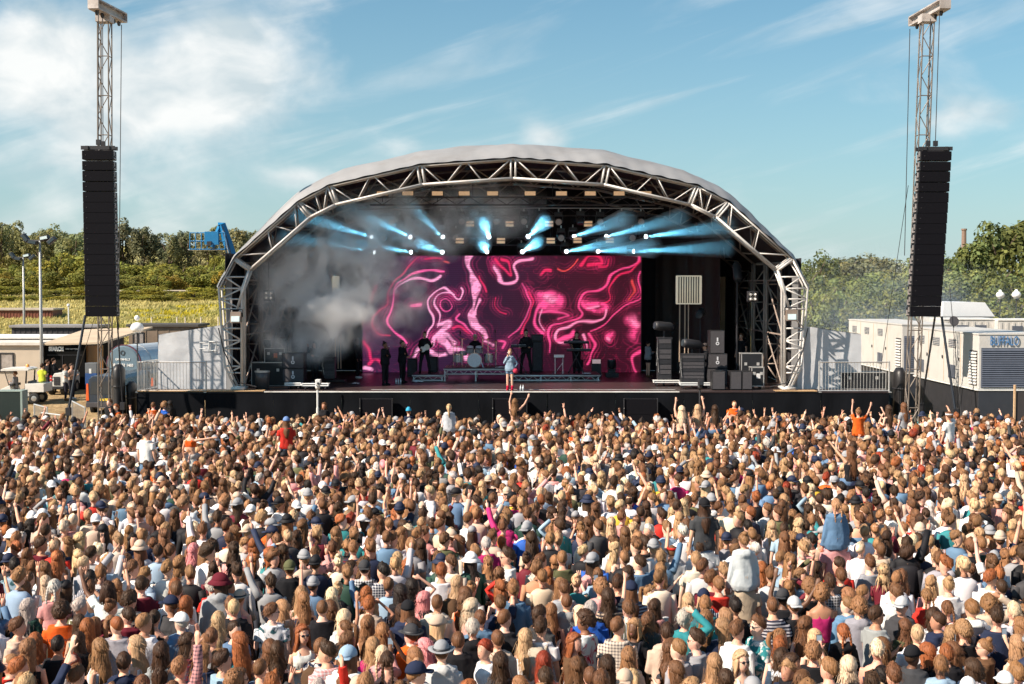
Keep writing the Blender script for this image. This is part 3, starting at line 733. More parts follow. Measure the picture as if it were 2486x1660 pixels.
# hair and hats, in head-local space (head centre at z 1.667); lod 0 near, 1 far
HC = Vector((0, -.004, 1.667)); HR = (.083, .105, .112)
def sstep(x): x = max(0, min(1, x)); return x * x * (3 - 2 * x)
def hair_geo(style, lod=0, seed=0):
    b = MB(); r_ = random.Random(seed * 7 + hash(style) % 1 + len(style))
    NA, NV = (26, 9) if lod == 0 else (10, 4)
    ph = [r_.uniform(0, 6.28) for _ in range(8)]
    def strand(th, z, amp):
        return amp * (.5 * math.sin(11 * th + ph[0] + 5 * math.sin(z * 9 + ph[4])) + .35 * math.sin(19 * th + ph[1] + z * 14) + .3 * math.sin(31 * th + ph[2] - z * 9))
    thick, edge, amp = {'short': (.018, 0, .09), 'fade': (.014, -6, .06), 'quiff': (.026, 4, .13), 'curly': (.045, 2, .16), 'shaved': (.004, -4, .0), 'bob': (.032, 0, .10), 'long': (.022, 0, .045), 'wavy': (.028, 0, .07), 'pony': (.010, 0, .04), 'bun': (.010, 0, .04), 'braids': (.012, 0, .05), 'dread': (.025, 0, .15), 'cap_hair': (.006, 0, .03), 'mop': (.030, 6, .12)}.get(style, (.014, 0, .05))
    def cap(thick, efr, esd, ebk, amp, NA=NA, NV=NV, quiff=0.0, fade=0.0, m=0):
        rs = []
        for i in range(NV + 1):
            v = i / NV; ring = []
            for j in range(NA):
                th = 2 * math.pi * j / NA; c = math.cos(th)
                e = esd + (efr - esd) * sstep(c) if c > 0 else esd + (ebk - esd) * sstep(-c)
                elv = R(88 - v * (88 - e))
                k = 1 + thick / .09 * (1 - fade * max(0, v - .45) / .55) * (1 if v < .96 else .25)
                k += strand(th, elv, amp) * (1 - .3 * v) + quiff * max(0, c) * max(0, math.sin(elv)) ** .7 * .22
                if lod: k *= r_.uniform(.92, 1.14)
                else: k *= 1 + amp * .45 * (r_.random() - .5)
                p = HC + Vector((math.sin(th) * math.cos(elv) * HR[0], math.cos(th) * math.cos(elv) * HR[1], math.sin(elv) * HR[2])) * k
                ring.append(p)
            rs.append(ring)
        b.rings(rs, m, True)
    def flyaway(n, top=True, zend=1.3):
        if lod: n = n // 5
        for _ in range(n):
            th = r_.uniform(0, 6.283); c = math.cos(th)
            if top:
                e = r_.uniform(-.35 if c < 0 else .45, 1.45); k = 1 + (thick + .004) / .09
                p = HC + Vector((math.sin(th) * math.cos(e) * HR[0], c * math.cos(e) * HR[1], math.sin(e) * HR[2])) * k; out = (p - HC).normalized()
                dn = (Vector((0, -.5, -1)) + out * r_.uniform(.2, .6) + Vector((r_.gauss(0, .2), r_.gauss(0, .2), r_.gauss(0, .15)))).normalized(); L_ = r_.uniform(.03, .07)
            else:
                psi = r_.uniform(-1.6, 1.6); z = r_.uniform(zend, 1.64); p = Vector((math.sin(psi) * r_.uniform(.10, .15), -math.cos(psi) * r_.uniform(.12, .185), z)); out = Vector((math.sin(psi), -math.cos(psi), 0)); dn = (Vector((r_.gauss(0, .18), r_.gauss(0, .12), -1)) + out * r_.uniform(-.05, .22)).normalized(); L_ = r_.uniform(.10, .22)
            s_ = dn.cross(out); s_ = s_.normalized() * (r_.uniform(.0022, .0042) if not lod else r_.uniform(.007, .013)); q = p + dn * L_ * .5 + out * .008
            b.add([p - s_, p + s_, q + s_ * .8, q - s_ * .8, p + dn * L_ + out * r_.uniform(0, .02)], [(0, 1, 2, 3), (3, 2, 4)])
    def curtain(zend, vol, amp, A0=118, A1=80, wav=0.0, zst=1.70, pull=0.0):
        NP, NK = (24, 11) if lod == 0 else (7, 5)
        tab = [(1.70, .090, .112), (1.64, .094, .116), (1.57, .098, .112), (1.50, .112, .112), (1.44, .122, .156), (1.36, .122, .172), (1.25, .113, .174), (1.10, .094, .163), (.95, .09, .15)]
        def prof(z):
            for (z0, a0, b0), (z1, a1, b1) in zip(tab, tab[1:]):
                if z1 <= z <= z0: f = (z0 - z) / (z0 - z1); return a0 + (a1 - a0) * f, b0 + (b1 - b0) * f
            return tab[-1][1:]
        rs = []
        for i in range(NK + 1):
            f = i / NK; z = zst + (zend - zst) * f; rx, ry = prof(z); A = R(A0 + (A1 - A0) * sstep(f * 1.4)); tp = 1 - .35 * max(0, f - .7) / .3
            o_, i_ = [], []
            for j in range(NP + 1):
                psi = -A + 2 * A * j / NP
                w = 1 + strand(psi, z, amp) + vol * (1 - .4 * f)
                w += wav * math.sin(z * 42 + 3 * psi + ph[3]) * f + ((r_.random() - .5) * .22 if lod else (r_.random() - .5) * amp * .3)
                zz = z + (.035 * math.sin(7 * psi + ph[5]) + .03 * math.sin(17 * psi + ph[6])) * (f ** 3) * (1 if i == NK else .3)
                q = Vector((math.sin(psi) * rx * w * tp, -math.cos(psi) * ry * w, zz)); o_.append(q)
                w2 = .72 if lod == 0 else .75
                i_.append(Vector((math.sin(psi) * rx * w2 * tp, -math.cos(psi) * ry * w2, zz)))
            rs.append(o_ + i_[::-1])
        b.rings(rs, 0, True)
    if style in ('short', 'fade', 'shaved'):
        cap(thick, 36 + edge, -4, -34, amp, quiff=.35 if style == 'short' else (.15 if style == 'fade' else 0), fade=1.0 if style == 'fade' else .4)
    elif style == 'quiff': cap(thick, 40, 2, -30, amp, quiff=.9, fade=.9)
    elif style in ('curly', 'mop', 'dread'):
        cap(thick, 30, -14, -42, amp)
        if style == 'dread' and lod == 0:
            for k in range(26):
                a = R(60 + 240 * k / 25); x, y = math.sin(a), math.cos(a)
                b.path([HC + Vector((x * .07, y * .09, .05)), HC + Vector((x * .10, y * .12, 0)), HC + Vector((x * .115, y * .125, -.09)), HC + Vector((x * .12, y * .12, -.17 - .03 * math.sin(k * 3)))], [.014, .015, .013, .008], 5)
        elif lod == 0:
            for k in range(60):
                a, e = r_.uniform(0, 6.28), r_.uniform(-.2, 1.5)
                if math.cos(a) > .5 and e < .5: continue
                d = Vector((math.sin(a) * math.cos(e) * HR[0], math.cos(a) * math.cos(e) * HR[1], math.sin(e) * HR[2]))
                b.ell(HC + d * (1.38 if style == 'curly' else 1.25), [r_.uniform(.016, .028) * (1 if style == 'curly' else .8)] * 3, 6, 4)
    elif style in ('long', 'wavy', 'bob'):
        cap(thick, 40, 0, -20, amp * .6)
        curtain({'long': 1.18 - .06 * (seed % 3), 'wavy': 1.20 - .06 * (seed % 3), 'bob': 1.47}[style], {'long': .0, 'wavy': .07, 'bob': .06}[style], amp, wav={'long': .01, 'wavy': .035, 'bob': .02}[style], A1={'long': 78, 'wavy': 92, 'bob': 112}[style])
    elif style == 'pony':
        cap(thick, 40, -2, -36, amp)
        b.path([HC + Vector((0, -.10, .06)), HC + Vector((0, -.16, .05)), HC + Vector((0, -.18, -.05)), HC + Vector((.01, -.155, -.20)), HC + Vector((.01, -.15, -.34))], [.024, .034, .040, .034, .008], 8 if lod == 0 else 5)
    elif style == 'bun':
        cap(thick, 40, -2, -36, amp); c = HC + Vector((0, -.06, .115)); b.ell(c, (.048, .048, .042), 10 if lod == 0 else 6, 7 if lod == 0 else 4)
    elif style == 'braids':
        cap(thick, 40, -2, -36, amp)
        for sg in (-1, 1):
            n = 9 if lod == 0 else 4
            for k in range(n):
                f = k / (n - 1); b.ell(HC + Vector((sg * (.045 + .02 * math.sin(f * 3)), -.10 - .03 * math.sin(f * 2.4), .01 - .33 * f)), (.023 - .008 * f, .020 - .006 * f, .19 / n + .01), 6, 5)
    elif style == 'cap_hair':
        cap(.004, 26, -10, -38, .01)
        if seed % 2: curtain(1.22, .03, .06)
    if style not in ('shaved', 'cap_hair'): flyaway(140 if style not in ('fade',) else 40)
    if style in ('long', 'wavy', 'bob'): flyaway(170 if style != 'bob' else 70, False, 1.2 if style != 'bob' else 1.47)
    return b
def hat_geo(kind, lod=0):
    b = MB(); n, k = (20, 7) if lod == 0 else (9, 3)
    def grow():
        b.v = [(x * 1.09, (y + .004) * 1.07 - .004, 1.67 + (z - 1.67) * 1.07 + .006) for x, y, z in b.v]; return b
    def dome(rx, ry, h, z0, y0=-.004, m=0, droop=0.0):
        rs = []
        for i in range(k + 1):
            e = R(90 * i / k); rs.append([(math.cos(t) * rx * math.cos(e), y0 + math.sin(t) * ry * math.cos(e), z0 + h * math.sin(e) + droop * math.sin(t)) for t in [2 * math.pi * j / n for j in range(n)]])
        rs[-1] = [(0 + .004 * math.cos(2 * math.pi * j / n), y0 + .004 * math.sin(2 * math.pi * j / n), z0 + h) for j in range(n)]
        b.rings(rs, m)
    if kind in ('cap', 'cap_back'):
        s = 1 if kind == 'cap' else -1
        dome(.094, .118, .118, 1.678)
        P = []
        for j in range(9):
            a = R(-62 + 124 * j / 8); P.append((math.sin(a) * .088, s * math.cos(a) * .112))
        Q = []
        for j in range(9):
            a = R(-58 + 116 * j / 8); Q.append((math.sin(a) * .092, s * (math.cos(a) * .10 + .092)))
        rs = [[(x, y, 1.690) for x, y in P] + [(x, y, 1.682) for x, y in P[::-1]], [(x, y, 1.684 - .14 * abs(x)) for x, y in Q] + [(x, y, 1.676 - .14 * abs(x)) for x, y in Q[::-1]]]
        b.rings(rs)
        if lod == 0: b.ell((0, -.004, 1.797), (.010, .010, .007), 8, 5)
    elif kind == 'bucket':
        dome(.098, .12, .11, 1.69)
        b.rings([[(math.cos(t) * rx, math.sin(t) * (rx + .02), z) for t in [2 * math.pi * j / n for j in range(n)]] for rx, z in ((.095, 1.705), (.150, 1.655), (.146, 1.648), (.090, 1.690))], 0, False)
    elif kind == 'fedora':
        dome(.095, .118, .115, 1.69)
        if lod == 0: b.rings([[(math.cos(t) * rx, math.sin(t) * (rx + .022), z) for t in [2 * math.pi * j / n for j in range(n)]] for rx, z in ((.098, 1.690), (.098, 1.720), (.100, 1.720), (.100, 1.690))], 1, False)
        b.rings([[(math.cos(t) * rx, math.sin(t) * (rx + .022), z + .02 * abs(math.cos(t)) ** 2 * (rx > .11)) for t in [2 * math.pi * j / n for j in range(n)]] for rx, z in ((.090, 1.693), (.155, 1.690), (.155, 1.684), (.088, 1.686))], 0, False)
    elif kind == 'beanie':
        dome(.096, .120, .135, 1.685); b.rings([[(math.cos(t) * rx, -.004 + math.sin(t) * (rx + .022), z) for t in [2 * math.pi * j / n for j in range(n)]] for rx, z in ((.098, 1.672), (.103, 1.676), (.103, 1.715), (.096, 1.72))], 0, False)
    elif kind == 'headband':
        b.rings([[(math.cos(t) * rx, -.002 + math.sin(t) * (rx + .022), z) for t in [2 * math.pi * j / n for j in range(n)]] for rx, z in ((.082, 1.695), (.090, 1.695), (.090, 1.730), (.080, 1.735))], 0, False)
    return grow()
def sunglasses_geo():
    b = MB()
    for sg in (-1, 1):
        b.ell((sg * .034, .100, 1.662), (.028, .007, .021), 10, 6)
        b.tube((sg * .060, .090, 1.667), (sg * .080, -.01, 1.665), .004, 5)
    b.tube((-.01, .106, 1.668), (.01, .106, 1.668), .004, 5)
    return b

# colours read from the object (single people) or from the vertices (the far crowd)
mat('skin', (.95, .93, .92), .5, var=.10, scale=9, source='OBJECT', spec=.35)
mat('hair', (1.0, .97, .94), .55, var=.72, scale=8, stretch=(9, 9, .8), source='OBJECT', spec=.28, bump=.55, bscale=8, tint=(1.08, .98, .90))
mat('cloth', (.85, .85, .85), .88, var=.16, scale=5, bump=.9, bscale=6, source='OBJECT', spec=.2)
def pattern_cloth(name, kind, c2, scale):
    m = mat(name, (.85, .85, .85), .85, var=.10, scale=6, bump=.4, bscale=9, source='OBJECT', spec=.2)
    N, L = m.node_tree.nodes, m.node_tree.links; B = N['Principled BSDF']
    src = B.inputs['Base Color'].links[0].from_socket
    t = N.new('ShaderNodeTexCoord')
    def wave(dirn, sc, lo, hi):
        w = N.new('ShaderNodeTexWave'); w.bands_direction = dirn; w.inputs['Scale'].default_value = sc; w.inputs['Distortion'].default_value = .6; w.inputs['Detail Scale'].default_value = .6
        L.new(t.outputs['Object'], w.inputs[0]); r_ = N.new('ShaderNodeMapRange'); r_.inputs['From Min'].default_value = lo; r_.inputs['From Max'].default_value = hi; L.new(w.outputs['Fac'], r_.inputs['Value']); return r_.outputs[0]
    def mx(f, a, col):
        x = N.new('ShaderNodeMix'); x.data_type = 'RGBA'; L.new(f, x.inputs[0]); L.new(a, x.inputs[6]); x.inputs[7].default_value = (*col, 1); return x.outputs[2]
    if kind == 'plaid':
        a = wave('X', scale, .55, .75); b = wave('Z', scale, .55, .75)
        ad = N.new('ShaderNodeMath'); ad.operation = 'ADD'; L.new(a, ad.inputs[0]); L.new(b, ad.inputs[1]); ml = N.new('ShaderNodeMath'); ml.operation = 'MULTIPLY'; ml.inputs[1].default_value = .45; L.new(ad.outputs[0], ml.inputs[0]); out = mx(ml.outputs[0], src, c2)
    elif kind == 'hstripe': out = mx(wave('Z', scale, .45, .55), src, c2)
    elif kind == 'vstripe': out = mx(wave('X', scale, .62, .72), src, c2)
    else:
        n = N.new('ShaderNodeTexNoise'); n.inputs['Scale'].default_value = scale; n.inputs['Detail'].default_value = 3; n.inputs['Distortion'].default_value = 1.2; L.new(t.outputs['Object'], n.inputs[0])
        r_ = N.new('ShaderNodeMapRange'); r_.inputs['From Min'].default_value = .5; r_.inputs['From Max'].default_value = .6; L.new(n.outputs['Fac'], r_.inputs['Value']); out = mx(r_.outputs[0], src, c2)
    L.new(out, B.inputs['Base Color'])
pattern_cloth('cloth_plaid', 'plaid', (.62, .62, .64), 7.5)
pattern_cloth('cloth_plaid_dark', 'plaid', (.03, .03, .05), 7.5)
pattern_cloth('cloth_hstripe', 'hstripe', (.03, .03, .05), 6.5)
pattern_cloth('cloth_vstripe', 'vstripe', (.55, .55, .58), 10)
pattern_cloth('cloth_print', 'print', (.70, .66, .62), 9)
pattern_cloth('cloth_tiedye', 'print', (.03, .09, .11), 8)
pattern_cloth('cloth_redsplash', 'print', (.45, .02, .05), 6)

HMESH = {}
def hair_mesh(style, seed):
    k = (style, seed % 4)
    if k not in HMESH: HMESH[k] = hair_geo(style, 0, seed % 4).mesh('hair', MATS['hair'], None, True)
    return HMESH[k]
def hat_mesh(kind):
    if kind not in HMESH: HMESH[kind] = hat_geo(kind).mesh('hat', [MATS['cloth'], M_dark], None, True)
    return HMESH[kind]
def eye_mesh():
    if 'eye' not in HMESH: b = MB(); b.ell((0, 0, 0), (.013, .006, .008), 8, 5); HMESH['eye'] = b.mesh('eye', mat('eye_dark', (.02, .012, .01), .3), None, True)
    return HMESH['eye']
def mouth_mesh():
    if 'mouth' not in HMESH: b = MB(); b.ell((0, 0, 0), (.022, .006, .007), 8, 5); HMESH['mouth'] = b.mesh('mouth', mat('lips', (.30, .09, .08), .5), None, True)
    return HMESH['mouth']
def shoe_mesh(legs):
    k = 'shoes_' + legs
    if k not in HMESH:
        b = MB()
        for sg in (-1, 1): foot(b, legs, sg, .012)
        HMESH[k] = b.mesh('shoes', MATS['cloth'], None, True)
    return HMESH[k]
def shades_mesh():
    if 'sg' not in HMESH: HMESH['sg'] = sunglasses_geo().mesh('sunglasses', M_glass, None, True)
    return HMESH['sg']
PENDING = []
def person(spec):
    """queue: spec needs pos, yaw (0 faces the stage), h, sex, pose, legs, top (kind, colour, material), low (kind, colour), hair (style, colour), skin; optional hat (kind, colour), shades, label, group"""
    spec.setdefault('legs', 'stand'); spec.setdefault('low', ('long', (.02, .025, .04)))
    spec['keys'] = (job_body(spec['sex'], spec['pose'], spec['legs']), job_top(spec['sex'], spec['pose'], spec['top'][0]) if spec['top'] else None, job_legs(spec['sex'], spec['legs'], spec['low'][0]) if spec['low'] else None)
    PENDING.append(spec); return spec
def finish_people():
    run_jobs()
    for s in PENDING:
        kb, kt, kl = s['keys']; yaw = POSES[s['pose']][2]
        me = MESH[kb]
        if not me.materials: me.materials.append(MATS['skin'])
        o = bpy.data.objects.new('person', me); COL.objects.link(o)
        o.location = s['pos']; o.rotation_euler = (0, 0, s['yaw']); k = s['h'] / 1.79; o.scale = (k * s.get('wide', 1), k * s.get('wide', 1), k)
        o.color = (*s['skin'], 1)
        tag(o, s['label'], 'person', s.get('group'))
        def child(name, me, col, rz=0.0, mats=None):
            c = bpy.data.objects.new(name, me); COL.objects.link(c); c.parent = o; c.rotation_euler = (0, 0, rz); c.color = (*col, 1)
            if mats:
                if not me.materials: me.materials.append(mats)
                if me.materials[0] is not mats:
                    c.material_slots[0].link = 'OBJECT'; c.material_slots[0].material = mats
            return c
        if kt:
            c = child({'tee': 't_shirt', 'long': 'shirt', 'hoodie': 'hoodie', 'tank': 'vest_top', 'crop': 'crop_top', 'jacket': 'jacket'}[s['top'][0]], MESH[kt], s['top'][1], 0, MATS[s['top'][2] if len(s['top']) > 2 else 'cloth'])
            for tx in s.get('print', ()):
                tm = mat('print_' + tx[4], {'black': (.01, .01, .012), 'white': (.8, .8, .8), 'navy': (.02, .03, .1)}[tx[4]], .8)
                l = text('print', tx[0], tx[1], tm, c, (tx[2], -.185 if s['top'][0] == 'hoodie' else -.155, tx[3]), (R(84), 0, 0), .004)
        if kl: child({'long': 'trousers', 'shorts': 'shorts', 'skirt': 'skirt'}[s['low'][0]], MESH[kl], s['low'][1], 0, MATS['cloth'])
        if s.get('boots'):
            b = MB()
            for sg in (-1, 1):
                foot(b, s['legs'], sg, .010); P = leg_pts(s['legs'], sg); b.path([P[3], lerp(Vector(P[2]), Vector(P[1]), .28)], [.05, .058], 10)
            child('boots', b.mesh('boots', MATS['cloth'], None, True), s['boots'])
        else: child('shoes', shoe_mesh(s['legs']), prnd.choice([(.02, .02, .02), (.7, .7, .7), (.15, .08, .04)]))
        if s['hair']: child('hair', hair_mesh(s['hair'][0], s.get('seed', 0)), s['hair'][1], yaw)
        if s.get('hat'):
            c = child('hat', hat_mesh(s['hat'][0]), s['hat'][1], yaw)
            if s.get('hat_text'):
                tx = s['hat_text']; text('print', tx[0], .05, mat('print_' + tx[1], {'white': (.8, .8, .8), 'red': (.5, .03, .1)}[tx[1]], .8), c, (.097, .02, 1.715), (R(78), 0, R(78)), .003)
        if s.get('bag'):
            if s['bag'] not in HMESH:
                b = MB()
                if s['bag'] == 'backpack':
                    b.rings([[(x * q, y, 1.22 + z * q) for x, z in [(.15 * math.cos(a) * (1 + .15 * abs(math.sin(2 * a))), .23 * math.sin(a) * (1 + .15 * abs(math.sin(2 * a)))) for a in [2 * math.pi * j / 16 for j in range(16)]]] for y, q in ((-.14, .9), (-.18, 1.0), (-.27, 1.0), (-.31, .8))])
                    for sg in (-1, 1): b.path([(sg * .1, -.15, 1.36), (sg * .11, -.08, 1.475), (sg * .12, .06, 1.46), (sg * .12, .15, 1.30)], .022, 6)
                else: b.path([(-.11, .10, 1.42), (-.12, -.02, 1.49), (-.09, -.10, 1.45), (0, -.175, 1.28), (.11, -.175, 1.1), (.19, -.08, .98), (.19, .06, .97)], .016, 6)
                HMESH[s['bag']] = b.mesh(s['bag'], MATS['cloth'], None, True)
            child(s['bag'], HMESH[s['bag']], prnd.choice([(.015, .015, .018), (.02, .02, .03), (.10, .055, .03), (.5, .42, .33)]))
        if s.get('shades'): child('sunglasses', shades_mesh(), (1, 1, 1), yaw)
        elif s.get('face'):
            for sg in (-1, 1):
                c = child('eye', eye_mesh(), (1, 1, 1), yaw); c.location = rotz((sg * .032, .089, 1.655), yaw)
        if s.get('face') or s.get('shades'):
            c = child('mouth', mouth_mesh(), (1, 1, 1), yaw); c.location = rotz((0, .103, 1.597), yaw)
        s['obj'] = o
# ------------------------------------------------------------------ crowd
crnd = random.Random(21)
C = {'black': (.012, .012, .015), 'white': (.80, .80, .80), 'grey': (.30, .31, .33), 'pale grey': (.50, .51, .53), 'navy': (.018, .026, .06), 'light blue': (.30, .43, .56), 'burgundy': (.13, .012, .024), 'red': (.52, .03, .02), 'orange': (.75, .12, .015),
     'beige': (.56, .43, .33), 'pink': (.62, .30, .29), 'olive': (.11, .115, .055), 'teal': (.03, .22, .24), 'denim blue': (.11, .20, .33), 'yellow': (.72, .48, .05), 'charcoal': (.05, .05, .055), 'cream': (.66, .58, .47), 'royal blue': (.02, .10, .45), 'magenta': (.42, .02, .13), 'bottle green': (.02, .06, .045), 'brown': (.12, .06, .03)}
HAIR = {'black': (.016, .011, .009), 'dark': (.045, .023, .012), 'brown': (.125, .060, .029), 'light': (.225, .118, .056), 'dirty': (.32, .195, .105), 'blonde': (.46, .32, .19), 'pale': (.60, .49, .35), 'ginger': (.25, .085, .030), 'grey': (.42, .40, .38), 'pink': (.62, .24, .27), 'red': (.22, .035, .015)}
HW = [('black', 4), ('dark', 22), ('brown', 34), ('light', 26), ('dirty', 14), ('blonde', 11), ('pale', 3), ('ginger', 5), ('grey', 2), ('red', 1), ('pink', .3)]
SKB = 1.08
TW = [('black', 20), ('white', 24), ('grey', 9), ('pale grey', 7), ('navy', 9), ('light blue', 6), ('burgundy', 4), ('red', 3), ('orange', 1), ('beige', 9), ('pink', 6), ('olive', 4), ('teal', 2), ('denim blue', 8), ('yellow', .4), ('charcoal', 4), ('cream', 4), ('royal blue', .7), ('magenta', .5), ('bottle green', 2)]
def wpick(tab, r_=crnd):
    t = sum(w for _, w in tab); x = r_.uniform(0, t)
    for k, w in tab:
        x -= w
        if x <= 0: return k
    return tab[-1][0]
def jit(c, a=.14, r_=crnd):
    k = r_.uniform(1 - a, 1 + a); return tuple(min(.9, max(.004, v * k * r_.uniform(.96, 1.04))) for v in c)
def skin_col(r_=crnd):
    x = r_.random()
    return jit((.68, .375, .265) if x < .62 else ((.76, .47, .36) if x < .84 else ((.46, .23, .14) if x < .96 else (.13, .060, .035))), .08, r_)
KW = {'tee': 't-shirt', 'long': 'long-sleeved top', 'hoodie': 'hooded sweatshirt', 'tank': 'strappy vest top', 'crop': 'cropped top', 'jacket': 'jacket'}
PW = {'cloth_plaid': 'white-checked', 'cloth_plaid_dark': 'dark-checked', 'cloth_hstripe': 'black-striped', 'cloth_vstripe': 'pinstriped', 'cloth_print': 'white-patterned', 'cloth_tiedye': 'tie-dye', 'cloth_redsplash': 'red-splashed'}
def random_spec(r_=crnd):
    sex = 'f' if r_.random() < .48 else 'm'
    if sex == 'm':
        kind = wpick([('tee', 52), ('hoodie', 15), ('long', 15), ('jacket', 14), ('tank', 4)], r_); hs = wpick([('short', 36), ('fade', 26), ('quiff', 20), ('curly', 8), ('mop', 7), ('shaved', 3)], r_)
    else:
        kind = wpick([('tank', 32), ('crop', 9), ('tee', 20), ('jacket', 14), ('long', 16), ('hoodie', 9)], r_); hs = wpick([('long', 36), ('wavy', 34), ('bob', 8), ('pony', 9), ('bun', 8), ('braids', 5)], r_)
    col = wpick(TW, r_); mt = 'cloth'
    if kind in ('long', 'tee') and r_.random() < .22:
        mt = r_.choice(['cloth_plaid', 'cloth_vstripe', 'cloth_print', 'cloth_vstripe'] if C[col][1] < .2 else ['cloth_plaid_dark', 'cloth_hstripe', 'cloth_tiedye'])
    yaw = r_.gauss(0, .36) if r_.random() < .86 else r_.uniform(-2.5, 2.5)
    pose = wpick([('stand', 30), ('look_l', 10), ('look_r', 11), ('hold', 15), ('hold_l', 7), ('hold_r', 7), ('up_r', .7), ('up_l', .6), ('both', .2), ('wave', .5), ('head', 1.6), ('crossed', 4), ('phone', 2.5), ('point_r', 1), ('look_rr', 3), ('look_ll', 3)], r_)
    hat = None
    if r_.random() < (.12 if sex == 'm' else .03): hat = (wpick([('cap', 45), ('cap_back', 35), ('bucket', 8), ('fedora', 5), ('beanie', 7)], r_), r_.choice(['black', 'navy', 'white', 'grey', 'beige', 'charcoal', 'burgundy', 'olive']))
    return dict(sex=sex, kind=kind, col=col, mt=mt, hs=hs, hc=wpick(HW, r_), yaw=yaw, pose=pose, hat=hat, h=r_.gauss(1.79, .055) if sex == 'm' else r_.gauss(1.69, .055), seed=r_.randrange(4), shades=r_.random() < .22)

